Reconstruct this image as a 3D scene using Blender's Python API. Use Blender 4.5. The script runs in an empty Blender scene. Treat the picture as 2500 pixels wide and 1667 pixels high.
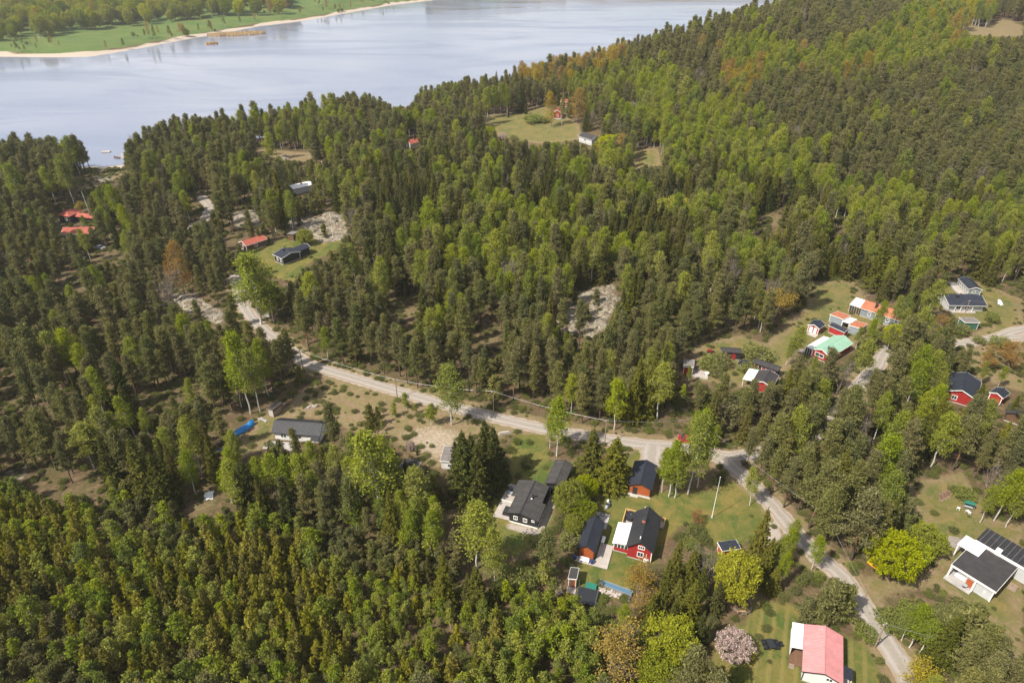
import bpy, bmesh, math, random
import numpy as np
from mathutils import Vector, Matrix
R = math.radians
scene = bpy.context.scene

# ------------------------------------------------------------------ camera, sky, sun, exposure
cam_d = bpy.data.cameras.new('camera'); cam = bpy.data.objects.new('camera', cam_d)
scene.collection.objects.link(cam)
cam.location = (0, 0, 100); cam.rotation_euler = (R(90 - 31.5), 0, 0)
cam_d.sensor_width = 36; cam_d.lens = 36 * 1667 / 2500; cam_d.clip_start = 1; cam_d.clip_end = 9000
scene.camera = cam
SUN_AZ, SUN_EL = R(236), R(50)          # clockwise from +Y: behind the camera to the left
world = bpy.data.worlds.new('World'); scene.world = world; world.use_nodes = True
nt = world.node_tree; nt.nodes.clear()
def wn(t, **k):
    n = nt.nodes.new(t)
    for a, v in k.items(): setattr(n, a, v)
    return n
out = wn('ShaderNodeOutputWorld'); bg = wn('ShaderNodeBackground'); bg.inputs[1].default_value = 0.09
sky = wn('ShaderNodeTexSky', sky_type='NISHITA', sun_disc=False, sun_elevation=SUN_EL, sun_rotation=SUN_AZ,
         altitude=100, air_density=1.0, dust_density=1.6, ozone_density=1.0)
tc = wn('ShaderNodeTexCoord'); sep = wn('ShaderNodeSeparateXYZ'); nt.links.new(tc.outputs['Generated'], sep.inputs[0])
def wm(op, a, b):
    n = wn('ShaderNodeMath', operation=op)
    for i, v in enumerate((a, b)):
        if isinstance(v, (int, float)): n.inputs[i].default_value = v
        else: nt.links.new(v, n.inputs[i])
    return n.outputs[0]
zc = wm('ADD', wm('MAXIMUM', sep.outputs[2], 0.0), 0.16)
cx = wm('DIVIDE', sep.outputs[0], zc); cy = wm('DIVIDE', sep.outputs[1], zc)
comb = wn('ShaderNodeCombineXYZ'); nt.links.new(cx, comb.inputs[0]); nt.links.new(cy, comb.inputs[1])
cn = wn('ShaderNodeTexNoise'); cn.inputs['Scale'].default_value = 0.9; cn.inputs['Detail'].default_value = 7
cn.inputs['Roughness'].default_value = 0.55; cn.inputs['Distortion'].default_value = 0.4
nt.links.new(comb.outputs[0], cn.inputs['Vector'])
cr = wn('ShaderNodeMapRange'); cr.inputs[1].default_value = 0.36; cr.inputs[2].default_value = 0.66
nt.links.new(cn.outputs[0], cr.inputs[0])
cmix = wn('ShaderNodeMix', data_type='RGBA'); cmix.inputs[7].default_value = (7.6, 7.6, 7.9, 1)
nt.links.new(cr.outputs[0], cmix.inputs[0]); nt.links.new(sky.outputs[0], cmix.inputs[6])
nt.links.new(cmix.outputs[2], bg.inputs[0]); nt.links.new(bg.outputs[0], out.inputs[0])
sun_d = bpy.data.lights.new('sun', 'SUN'); sun = bpy.data.objects.new('sun', sun_d); scene.collection.objects.link(sun)
sun_d.energy = 4.8; sun_d.angle = R(0.6); sun_d.color = (1.0, 0.93, 0.81)
sun.rotation_euler = (math.pi / 2 - SUN_EL, 0, -SUN_AZ + math.pi)
sun.location = (-80, -60, 200)
scene.view_settings.view_transform = 'Standard'; scene.view_settings.look = 'None'
scene.view_settings.gamma = 1; scene.view_settings.use_curve_mapping = False
scene.view_settings.exposure = 0.7
scene.cycles.max_bounces = 6; scene.cycles.diffuse_bounces = 3; scene.cycles.glossy_bounces = 3
scene.cycles.transparent_max_bounces = 6; scene.cycles.transmission_bounces = 3

# ------------------------------------------------------------------ helpers
COL = scene.collection
rnd = random.Random(11); rng = np.random.default_rng(5)
MAT = {}
def nodes_of(name):
    m = bpy.data.materials.new(name); m.use_nodes = True; t = m.node_tree; t.nodes.clear(); MAT[name] = m
    return m, t
class NB:
    """small node builder"""
    def __init__(s, t): s.t = t
    def n(s, typ, **k):
        n = s.t.nodes.new(typ)
        for a, v in k.items(): setattr(n, a, v)
        return n
    def put(s, sock, v):
        if v is None: return
        if hasattr(v, 'is_linked') or hasattr(v, 'links'): s.t.links.new(v, sock)
        elif isinstance(v, (tuple, list)) and len(v) == 3 and sock.type == 'RGBA': sock.default_value = (*v, 1)
        else: sock.default_value = v
    def noise(s, scale, detail=4, rough=.6, vec=None, dist=0):
        n = s.n('ShaderNodeTexNoise'); n.inputs['Scale'].default_value = scale; n.inputs['Detail'].default_value = detail
        n.inputs['Roughness'].default_value = rough; n.inputs['Distortion'].default_value = dist
        s.put(n.inputs['Vector'], vec if vec is not None else s.obj()); return n.outputs[0]
    def obj(s):
        if not hasattr(s, '_o'): s._o = s.n('ShaderNodeTexCoord').outputs['Object']
        return s._o
    def mix(s, f, a, b, blend='MIX'):
        n = s.n('ShaderNodeMix', data_type='RGBA', blend_type=blend)
        s.put(n.inputs[0], f); s.put(n.inputs[6], a); s.put(n.inputs[7], b); return n.outputs[2]
    def rng(s, v, a, b, c=0., d=1.):
        n = s.n('ShaderNodeMapRange'); s.put(n.inputs[0], v)
        for i, x in enumerate((a, b, c, d)): n.inputs[i + 1].default_value = x
        return n.outputs[0]
    def math(s, op, a, b=None):
        n = s.n('ShaderNodeMath', operation=op); s.put(n.inputs[0], a); s.put(n.inputs[1], b); return n.outputs[0]
    def attr(s, name, typ='GEOMETRY'):
        n = s.n('ShaderNodeAttribute', attribute_name=name, attribute_type=typ); return n.outputs['Fac']
    def bump(s, h, strength=.3, dist=.05):
        n = s.n('ShaderNodeBump'); n.inputs['Strength'].default_value = strength; n.inputs['Distance'].default_value = dist
        s.put(n.inputs['Height'], h); return n.outputs[0]
    def principled(s, col, rough=.7, metal=0., spec=.4, normal=None, **k):
        p = s.n('ShaderNodeBsdfPrincipled'); s.put(p.inputs['Base Color'], col); s.put(p.inputs['Roughness'], rough)
        s.put(p.inputs['Metallic'], metal); s.put(p.inputs['Specular IOR Level'], spec); s.put(p.inputs['Normal'], normal)
        for a, v in k.items(): s.put(p.inputs[a], v)
        o = s.n('ShaderNodeOutputMaterial'); s.t.links.new(p.outputs[0], o.inputs[0]); return p
def plain(name, col, rough=.7, var=.18, scale=1.5, spec=.3, metal=0.):
    """paint-like surface with a little weathering"""
    m, t = nodes_of(name); b = NB(t)
    n = b.noise(scale, 6, .65); n2 = b.noise(scale * 9, 3)
    f = b.math('ADD', b.math('MULTIPLY', n, .7), b.math('MULTIPLY', n2, .3))
    dark = tuple(c * (1 - var * 1.5) for c in col); lite = tuple(min(1, c * (1 + var)) for c in col)
    b.principled(b.mix(b.rng(f, .3, .7), dark, lite), rough, metal, spec, b.bump(n2, .15, .02)); return m
def ribbed(name, col, pitch, axis='X', rough=.5, depth=.35, var=.12, spec=.4, metal=0., grime=None):
    """profiled sheet, tiles or boards: fine ribs across one local axis"""
    m, t = nodes_of(name); b = NB(t)
    s = b.n('ShaderNodeSeparateXYZ'); b.put(s.inputs[0], b.obj())
    u = s.outputs[{'X': 0, 'Y': 1, 'Z': 2}[axis]]
    w = b.math('SINE', b.math('MULTIPLY', u, 2 * math.pi / pitch))
    fl = b.math('FLOOR', b.math('MULTIPLY', u, 1 / pitch)); wn_ = b.n('ShaderNodeTexWhiteNoise', noise_dimensions='1D'); b.put(wn_.inputs['W'], fl)
    n = b.noise(.8, 6, .65)
    c = b.mix(b.rng(n, .3, .7), tuple(x * (1 - var * 1.6) for x in col), tuple(min(1, x * (1 + var)) for x in col))
    c = b.mix(b.rng(wn_.outputs[0], 0, 1, 0, var * 1.6), c, tuple(x * .55 for x in col))
    c = b.mix(b.rng(w, -1, -.55, .45, 0), c, tuple(x * .4 for x in col))
    if grime: c = b.mix(b.rng(b.noise(.6, 7, .7, dist=1.2), .5, .72, 0, .55), c, grime)
    b.principled(c, rough, metal, spec, b.bump(w, depth, .03)); return m
def mesh_obj(name, verts, faces, mat, parent=None, smooth=False, loc=None, mats=None, fmat=None):
    me = bpy.data.meshes.new(name); me.from_pydata([tuple(v) for v in verts], [], [tuple(f) for f in faces])
    for mm in (mats or [mat]):
        me.materials.append(MAT[mm] if isinstance(mm, str) else mm)
    if fmat is not None: me.polygons.foreach_set('material_index', fmat)
    if smooth: me.polygons.foreach_set('use_smooth', [True] * len(me.polygons))
    o = bpy.data.objects.new(name, me); COL.objects.link(o)
    if parent: o.parent = parent
    if loc: o.location = loc
    return o
def np_mesh(name, V, Fq, mats, fmat=None, smooth=False):
    """fast mesh from numpy arrays; Fq is (n,4) or (n,3)"""
    me = bpy.data.meshes.new(name); k = Fq.shape[1]
    me.vertices.add(len(V)); me.vertices.foreach_set('co', np.asarray(V, np.float32).ravel())
    me.loops.add(len(Fq) * k); me.loops.foreach_set('vertex_index', np.asarray(Fq, np.int32).ravel())
    me.polygons.add(len(Fq)); me.polygons.foreach_set('loop_start', np.arange(0, len(Fq) * k, k, dtype=np.int32))
    for mm in mats: me.materials.append(MAT[mm] if isinstance(mm, str) else mm)
    if fmat is not None: me.polygons.foreach_set('material_index', np.asarray(fmat, np.int32))
    if smooth: me.polygons.foreach_set('use_smooth', np.ones(len(Fq), bool))
    me.update(calc_edges=True); me.validate(); return me
def tag(o, label=None, cat=None, group=None, kind=None):
    if label: o['label'] = label
    if cat: o['category'] = cat
    if group: o['group'] = group
    if kind: o['kind'] = kind
    return o
def empty(name, loc=(0, 0, 0), rz=0, label=None, cat=None, group=None):
    o = bpy.data.objects.new(name, None); COL.objects.link(o); o.location = loc; o.rotation_euler = (0, 0, rz)
    o.empty_display_size = .3
    return tag(o, label, cat, group)
BF = [(0, 3, 2, 1), (4, 5, 6, 7), (0, 1, 5, 4), (1, 2, 6, 5), (2, 3, 7, 6), (3, 0, 4, 7)]
class MB:
    """collects boxes, bars, prisms and tubes into one mesh"""
    def __init__(s): s.v = []; s.f = []
    def add(s, v, f): k = len(s.v); s.v += [tuple(p) for p in v]; s.f += [tuple(i + k for i in q) for q in f]; return s
    def box(s, x0, x1, y0, y1, z0, z1):
        return s.add([(x0, y0, z0), (x1, y0, z0), (x1, y1, z0), (x0, y1, z0), (x0, y0, z1), (x1, y0, z1), (x1, y1, z1), (x0, y1, z1)], BF)
    def hexa(s, p): return s.add(p, BF)
    def bar(s, a, b, w, h=None):
        a, b = Vector(a), Vector(b); d = (b - a).normalized(); up = Vector((0, 0, 1)) if abs(d.z) < .95 else Vector((1, 0, 0))
        r = d.cross(up).normalized() * w / 2; u = r.cross(d).normalized() * (h or w) / 2
        return s.add([a - r - u, a + r - u, a + r + u, a - r + u, b - r - u, b + r - u, b + r + u, b - r + u], BF)
    def tube(s, pts, rad, n=8, cap=True):
        pts = [Vector(p) for p in pts]; k = len(s.v); m = len(pts)
        rad = rad if isinstance(rad, (list, tuple)) else [rad] * m
        for i, p in enumerate(pts):
            d = (pts[min(i + 1, m - 1)] - pts[max(i - 1, 0)]).normalized(); a = Vector((1, 0, 0)) if abs(d.x) < .9 else Vector((0, 1, 0))
            r = d.cross(a).normalized(); u = d.cross(r)
            for j in range(n):
                t = 2 * math.pi * j / n; s.v.append(tuple(p + (r * math.cos(t) + u * math.sin(t)) * rad[i]))
        for i in range(m - 1):
            for j in range(n): s.f.append((k + i * n + j, k + i * n + (j + 1) % n, k + (i + 1) * n + (j + 1) % n, k + (i + 1) * n + j))
        if cap: s.f.append(tuple(k + j for j in reversed(range(n)))); s.f.append(tuple(k + (m - 1) * n + j for j in range(n)))
        return s
    def lathe(s, prof, n=12, c=(0, 0, 0), sx=1, sy=1):
        k = len(s.v)
        for r, z in prof:
            for j in range(n):
                t = 2 * math.pi * j / n; s.v.append((c[0] + r * sx * math.cos(t), c[1] + r * sy * math.sin(t), c[2] + z))
        for i in range(len(prof) - 1):
            for j in range(n): s.f.append((k + i * n + j, k + i * n + (j + 1) % n, k + (i + 1) * n + (j + 1) % n, k + (i + 1) * n + j))
        s.f.append(tuple(k + j for j in reversed(range(n)))); s.f.append(tuple(k + (len(prof) - 1) * n + j for j in range(n)))
        return s
    def blob(s, c, r, n=8, jit=.2, rr=None):
        """rough stone or heap"""
        rr = rr or rnd; k = len(s.v); rows = 4
        for i in range(rows + 1):
            ph = math.pi * i / rows
            for j in range(n):
                t = 2 * math.pi * (j + .5 * (i % 2)) / n; q = 1 + rr.uniform(-jit, jit)
                s.v.append((c[0] + r[0] * q * math.sin(ph) * math.cos(t), c[1] + r[1] * q * math.sin(ph) * math.sin(t), c[2] + r[2] * q * math.cos(ph)))
        for i in range(rows):
            for j in range(n): s.f.append((k + i * n + j, k + (i + 1) * n + j, k + (i + 1) * n + (j + 1) % n, k + i * n + (j + 1) % n))
        return s
    def build(s, name, mat, parent=None, smooth=False, loc=None): return mesh_obj(name, s.v, s.f, mat, parent, smooth, loc)

# ------------------------------------------------------------------ shape of the land
def S(t):
    t = np.clip(t, 0, 1); return t * t * (3 - 2 * t)
LZ = -4.0
LAKE = np.array([[-900, 350], [-400, 345], [-300, 342], [-209, 336], [-194, 339], [-182, 366], [-160, 380], [-138, 392], [-116, 418], [-97, 430], [-82, 447], [-79, 462], [-67, 468], [-50, 472], [-33, 482], [-12, 496], [8, 515], [28, 545], [64, 556], [100, 570], [130, 600], [165, 650], [215, 720], [300, 820], [420, 960], [620, 1180], [700, 1330], [300, 1370], [50, 1330], [-70, 1262], [-121, 1204], [-178, 1124], [-222, 1021], [-258, 934], [-297, 883], [-318, 827], [-341, 777], [-360, 718], [-384, 667], [-417, 663], [-467, 667], [-600, 676], [-900, 690]], float)
def inpoly(P, poly):
    x, y = P[..., 0], P[..., 1]; r = np.zeros(x.shape, bool); n = len(poly)
    for i in range(n):
        x1, y1 = poly[i]; x2, y2 = poly[(i + 1) % n]
        if y1 == y2: continue
        r ^= ((y1 > y) != (y2 > y)) & (x < (x2 - x1) * (y - y1) / (y2 - y1) + x1)
    return r
def pdist(P, poly, closed=True):
    x, y = P[..., 0], P[..., 1]; d = np.full(x.shape, 1e9); poly = np.asarray(poly, float); n = len(poly)
    for i in range(n if closed else n - 1):
        a = poly[i]; e = poly[(i + 1) % n] - a; L = e @ e + 1e-9
        t = np.clip(((x - a[0]) * e[0] + (y - a[1]) * e[1]) / L, 0, 1)
        d = np.minimum(d, np.hypot(x - a[0] - t * e[0], y - a[1] - t * e[1]))
    return d
def ground(X, Y):
    X = np.asarray(X, float); Y = np.asarray(Y, float); P = np.stack([X, Y], -1)
    d = pdist(P, LAKE); z = 36 * S((X + 10) / 200) * S((Y - 230) / 270)
    z = z * (1 - .35 * S((Y - 620) / 300)) + 1.2 * np.sin(X * .021 + 1) * np.sin(Y * .017) * S((Y - 200) / 120)
    z = z + 18 * S((Y - 820 - .55 * (X + 360)) / 500) * (X < 100)
    return np.where(inpoly(P, LAKE), LZ - .12 * d - .05, np.minimum(z, LZ + .3 + d * .14 + np.maximum(d - 40, 0) * .9))
def gz(x, y): return float(ground(x, y))
CLEAR = {'lawn_cabin':[[-4.9,100.1],[-2.4,105.1],[0.4,107.7],[-0.6,116.0],[0.4,122.0],[7.4,122.8],[8.4,113.1],[13.7,113.1],[13.8,109.0],[9.2,101.3],[8.0,95.4],[5.7,91.0],[0.3,86.8],[-4.7,92.6],[-7.4,96.5]],
 'lawn_red':[[18.6,106.4],[23.1,105.7],[25.2,114.5],[27.5,116.7],[32.8,116.7],[31.7,113.1],[29.5,103.8],[38.1,103.8],[43.8,105.1],[46.3,101.3],[46.3,95.4],[42.8,88.9],[38.1,89.9],[33.6,95.4],[29.3,91.0],[26.3,85.8],[20.8,83.8],[22.9,81.9],[20.0,78.2],[11.6,76.8],[10.8,81.9],[12.4,86.8],[15.9,97.7]],
 'lawn_flag':[[37.8,102.5],[46.3,107.7],[49.4,101.3],[49.9,96.0],[51.7,91.0],[47.2,89.9],[42.5,91.0],[39.2,94.3],[36.6,97.7]],
 'lawn_pink':[[31.3,62.9],[32.8,68.9],[40.0,73.8],[42.2,77.7],[49.0,76.4],[52.5,72.1],[57.6,68.9],[57.3,62.2],[55.1,57.5],[37.1,57.5],[35.4,62.9]],
 'yard_J':[[65.3,82.8],[72.7,81.9],[79.8,87.8],[80.5,98.9],[82.4,106.4],[96.1,109.7],[94.7,96.5],[100.2,95.4],[79.0,62.4],[79.6,73.8],[75.1,80.5],[67.5,79.1],[60.9,76.4],[61.0,81.9]],
 'field':[[-55.8,130.2],[-52.3,140.9],[-41.9,143.8],[-29.9,138.1],[-25.2,135.4],[-14.1,129.3],[-2.6,124.4],[-1.6,121.2],[-11.5,120.5],[-9.2,115.3],[-16.5,111.0],[-27.3,120.5],[-34.5,122.0],[-42.7,127.6],[-49.1,128.5],[-53.1,124.4]],
 'yard_white':[[-61.3,116.0],[-60.5,128.5],[-56.5,132.7],[-53.2,128.5],[-53.4,122.0],[-54.4,120.5],[-56.0,117.5],[-58.9,114.5]],
 'yard_mid':[[51.4,161.8],[64.9,166.5],[70.8,161.8],[79.0,171.5],[90.1,184.7],[97.0,199.6],[112.6,202.8],[110.1,187.6],[117.6,180.6],[116.3,175.3],[103.1,169.0],[94.1,159.5],[82.0,153.0],[78.1,155.1],[70.6,146.8],[65.3,140.9],[57.6,140.9],[46.4,144.8]],
 'yard_navy':[[138.4,202.8],[153.7,199.6],[159.1,187.6],[141.2,159.5],[135.1,161.8],[121.8,161.8],[138.4,171.5],[128.7,179.2],[134.5,187.6]],
 'heath_R':[[126.5,159.5],[141.2,159.5],[128.1,139.0],[122.5,142.8],[119.2,146.8]],
 'lawn_black':[[-96.0,216.3],[-89.8,225.5],[-79.9,247.7],[-71.9,256.8],[-64.0,243.6],[-62.2,227.5],[-70.9,212.8],[-70.3,199.6],[-77.0,202.8],[-90.7,209.4]],
 'rock_black':[[-89.9,247.6],[-82.2,256.5],[-67.7,261.5],[-61.5,239.5],[-69.3,231.3],[-78.8,243.4]],
 'rock_W':[[-113.0,260.7],[-104.0,265.5],[-96.6,247.5],[-105.1,245.3]],
 'rock_left':[[-108.9,190.5],[-103.3,193.4],[-85.8,179.2],[-84.7,172.7],[-97.5,179.2]],
 'rock_mid':[[12.2,176.6],[22.8,195.0],[33.2,199.6],[32.6,184.7],[22.6,164.2],[14.3,169.0]],
 'meadow':[[-20.1,424.6],[1.1,425.5],[20.0,436.7],[37.6,390.7],[36.6,364.1],[14.7,362.2],[-3.8,370.8],[-11.3,390.0]],
 'meadow_2':[[60.6,340.4],[72.4,340.1],[70.6,317.6],[56.9,314.7]],
 'cove':[[-195.0,297.0],[-205.9,333.0],[-192.2,335.7],[-177.4,311.4],[-183.4,299.2],[-180.1,271.5]],
 'open_lake_R':[[-137.1,355.1],[-107.7,346.6],[-92.3,346.9],[-101.0,329.5],[-125.1,338.5]],
 'spot_TR':[[96.8,260.5],[108.8,259.9],[106.4,247.5],[91.8,243.7]],
 'field_far':[[333.3,556.5],[335.1,527.1],[390.1,599.1],[371.8,542.4],[333.4,482.7],[313.1,482.9],[302.5,491.8]],
 'dirt_bl':[[-67.5,97.7],[-62.5,103.8],[-61.2,107.7],[-58.9,103.8],[-58.4,97.7],[-62.9,96.0]],
 'path_bl':[[-106.6,108.3],[-95.0,105.7],[-84.7,107.0],[-82.5,104.4],[-95.8,102.5]],
 'apron_cabin':[[-1.1,95.6],[-0.5,95.7],[4.9,93.8],[5.9,97.1],[7.5,102.3],[9.3,102.3],[8.7,100.0],[7.2,95.3],[6.0,93.0],[4.7,92.0],[1.8,92.6],[-1.1,93.9]],
 'parking':[[46.1,90.4],[49.5,96.0],[52.1,94.8],[51.8,91.5],[47.8,89.4]],
 'gap_a':[[-86.3,141.9],[-81.2,144.4],[-76.9,139.0],[-82.6,134.5]],
 'gap_b':[[-94.1,136.3],[-89.5,138.1],[-87.7,132.7],[-92.0,131.9]],
 'gap_c':[[-150.2,202.8],[-143.3,206.1],[-138.4,199.6],[-146.6,196.5]],
 'gap_d':[[-39.8,186.1],[-30.8,189.0],[-25.0,179.2],[-31.3,172.7]],
 'gap_e':[[-10.7,166.5],[-3.2,167.8],[-1.9,159.5],[-9.1,158.4]],
 'gap_f':[[36.4,133.6],[44.3,135.4],[43.7,128.5],[36.4,127.6]],
 'gap_g':[[-128.1,139.0],[-124.9,140.9],[-119.3,133.6],[-123.5,131.9]],
 'bare':[[-27.9,124.4],[-18.1,128.1],[-10.2,124.4],[-8.8,116.0],[-16.5,111.5],[-23.6,115.3]],
 'heath_a':[[-164.2,209.4],[-154.8,216.3],[-127.2,202.8],[-121.2,187.6],[-144.5,190.5]],
 'heath_b':[[-74.6,324.6],[-35.9,313.4],[-30.2,273.0],[-54.6,266.8]],
 'yard_W':[[-152.7,223.6],[-137.2,223.6],[-133.7,216.3],[-147.3,216.3]]}
ROADS = {'main':[[-124.6,244.0],[-120.9,253.9],[-123.1,266.3],[-132.0,279.3]],
 'a':[[-91.9,204.4],[-86.4,193.4],[-81.9,183.3],[-75.6,174.0],[-65.4,163.0],[-55.3,152.5],[-47.4,148.2],[-33.8,141.7],[-23.3,136.8],[-12.2,131.9],[-2.7,128.1],[7.5,124.4],[19.3,121.2],[28.8,119.0],[37.4,117.9],[43.0,116.7],[46.1,113.8],[48.6,109.4],[51.1,103.8],[53.1,97.7],[54.6,92.3],[56.7,86.8],[58.9,83.3],[59.8,79.8],[60.3,75.3],[60.8,70.9],[61.4,66.2],[61.8,62.4],[61.9,56.8]],
 'c':[[159.0,159.5],[144.9,165.3],[137.1,165.1],[124.2,161.8],[114.5,159.5],[107.8,161.8],[101.3,156.9],[96.8,150.9],[88.2,141.9],[79.7,131.9],[72.6,124.4],[60.6,117.5],[49.1,114.5],[44.5,115.3]],
 'd':[[137.1,165.1],[144.5,169.0],[158.3,172.7]],
 'e':[[31.7,118.7],[30.2,112.8]]}
ROADW = {'main':1.9,
 'a':1.65,
 'c':1.5,
 'd':1.5,
 'e':2.6}
HOUSE = {'cabin':[[1.53,94.66,0.34,9.56,2.6,3.81,2.22,3.21],-0.0],
 'carport':[[8.69,103.0,0.35,7.43,2.15,1.77,2.5,3.11],-0.0],
 'garage':[[25.93,102.55,0.33,7.61,2.45,2.45,2.4,3.37],-0.0],
 'longshed':[[13.41,86.22,0.33,7.77,1.62,1.85,2.49,3.73],-0.0],
 'red':[[23.1,85.9,0.34,9.3,2.45,2.56,2.85,4.95],-0.0],
 'pink':[[46.99,61.45,0.39,8.91,2.98,2.88,2.56,3.68],-0.0],
 'white':[[-53.81,122.55,1.68,11.28,3.01,2.48,2.28,3.93],-0.0],
 'green':[[82.21,153.29,0.9,13.5,2.77,2.77,2.02,3.33],-0.0],
 'grey':[[112.31,172.51,-0.59,9.35,3.38,3.4,3.05,4.47],-0.0],
 'navy':[[131.13,184.16,1.61,11.27,5.54,5.83,2.22,3.69],-0.0],
 'cabin2':[[145.11,190.59,0.12,7.92,2.31,1.82,1.77,2.52],-0.0],
 'redR':[[107.92,133.55,0.78,8.23,2.78,3.16,2.97,4.05],-0.0],
 'darkwhite':[[62.03,138.51,0.57,4.91,2.61,2.34,2.5,3.45],-0.0],
 'hut1':[[85.71,167.63,0.79,4.16,1.64,1.84,1.7,2.42],-0.0],
 'shedblack':[[58.84,156.16,3.27,2.59,2.56,2.56,2.3,2.3],-0.0],
 'shedleft':[[45.46,146.43,0.27,3.57,1.26,1.26,2.3,2.3],-0.0],
 'striped':[[65.26,146.57,0.67,2.65,3.34,3.34,2.4,2.4],-0.0],
 'greenadd':[[79.71,155.35,0.85,9.14,0.82,0.82,2.3,2.3],-0.0],
 'greyadd':[[103.13,179.51,0.82,7.32,1.34,1.34,2.7,2.7],-0.0],
 'gar1':[[94.16,172.67,0.99,3.7,2.15,2.15,2.3,2.3],-0.0],
 'garmid':[[95.74,169.79,0.93,3.85,1.12,1.12,2.2,2.2],-0.0],
 'gar2':[[97.08,166.88,0.84,4.04,1.72,1.72,2.3,2.3],-0.0],
 'hut2':[[91.6,166.19,0.94,2.61,2.49,2.49,2.2,2.2],-0.0],
 'gshed':[[129.94,171.36,1.62,4.25,1.65,1.65,2.1,2.1],-0.0],
 'smallR':[[117.46,134.39,0.94,3.4,1.13,1.13,2.3,2.3],-0.0],
 'cornerR':[[116.9,126.41,0.71,3.56,1.1,1.1,2.3,2.3],-0.0],
 'cab10':[[-13.74,110.36,0.1,4.97,1.21,1.21,2.4,2.4],-0.0],
 'dark10':[[-21.92,108.25,0.33,2.66,1.81,1.81,2.4,2.4],-0.0],
 'teal10':[[-30.81,113.84,0.17,2.66,1.01,1.01,2.2,2.2],-0.0],
 'blk1':[[-80.38,214.35,0.7,7.68,2.78,2.78,2.6,2.6],0.04],
 'blk2':[[-85.27,218.2,0.6,3.61,3.43,3.43,2.6,2.6],0.07],
 'redc':[[-98.51,225.53,-0.49,9.58,3.15,3.15,2.4,2.4],0.17],
 'gsh':[[-81.54,234.05,0.41,2.96,1.26,1.26,2.2,2.2],0.18],
 'tower':[[-175.09,249.49,-0.36,10.68,1.84,1.84,3.2,3.2],0.19],
 'wing':[[-172.58,255.72,-0.5,7.55,3.09,3.09,2.4,2.4],0.25],
 'pinkr':[[-159.89,232.96,-0.06,8.72,6.13,6.13,2.6,2.6],0.19],
 'cot1':[[30.33,426.58,0.27,7.69,2.08,2.08,2.6,2.6],4.78],
 'cot2':[[25.76,402.78,0.23,10.71,2.14,2.14,2.6,2.6],3.53],
 'darkM':[[37.99,354.08,0.78,8.33,4.19,4.19,2.6,2.6],3.03],
 'wroof':[[-94.93,283.51,0.86,9.55,2.79,2.79,2.5,2.5],0.83],
 'rr1':[[-73.06,352.62,-0.2,18.16,1.03,1.03,2.6,2.6],-0.02],
 'rr2':[[-52.96,352.82,-0.03,8.43,1.6,1.6,2.6,2.6],0.01],
 'tin':[[-89.8,320.12,-0.41,6.36,2.66,2.66,2.4,2.4],0.6],
 'outh':[[10.45,80.07,0.11,2.84,0.66,0.66,2.2,2.2],-0.0],
 'shedK':[[40.22,86.69,-0.17,2.16,1.82,1.82,2.1,2.1],-0.0],
 'wdec':[[19.61,87.2,0.29,5.27,1.35,1.35,2.4,2.4],-0.0],
 'ter':[[-12.69,92.38,0.44,3.77,0.56,0.56,2.0,2.0],-0.0],
 'wood':[[-57.25,129.01,0.44,2.99,0.7,0.7,1.9,1.9],-0.0],
 'pinkadd':[[45.17,66.53,0.33,4.84,0.86,0.86,2.5,2.5],-0.0],
 'pinkporch':[[51.59,63.01,0.42,2.01,0.68,0.68,2.4,2.4],-0.0],
 'tarp':[[-61.18,123.39,-0.88,2.42,2.5,2.5,1.0,1.0],-0.0],
 'Jlow':[[80.13,79.65,0.93,8.91,3.65,3.65,3.0,3.0],-0.0],
 'Jup':[[87.58,84.6,0.88,4.86,4.09,4.09,3.6,3.6],-0.0],
 'Jcar':[[82.55,85.71,0.9,3.54,1.81,1.81,2.9,2.9],-0.0],
 'Jdeck':[[79.1,80.19,0.83,3.0,1.96,1.96,0.4,0.4],-0.0]}

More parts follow.
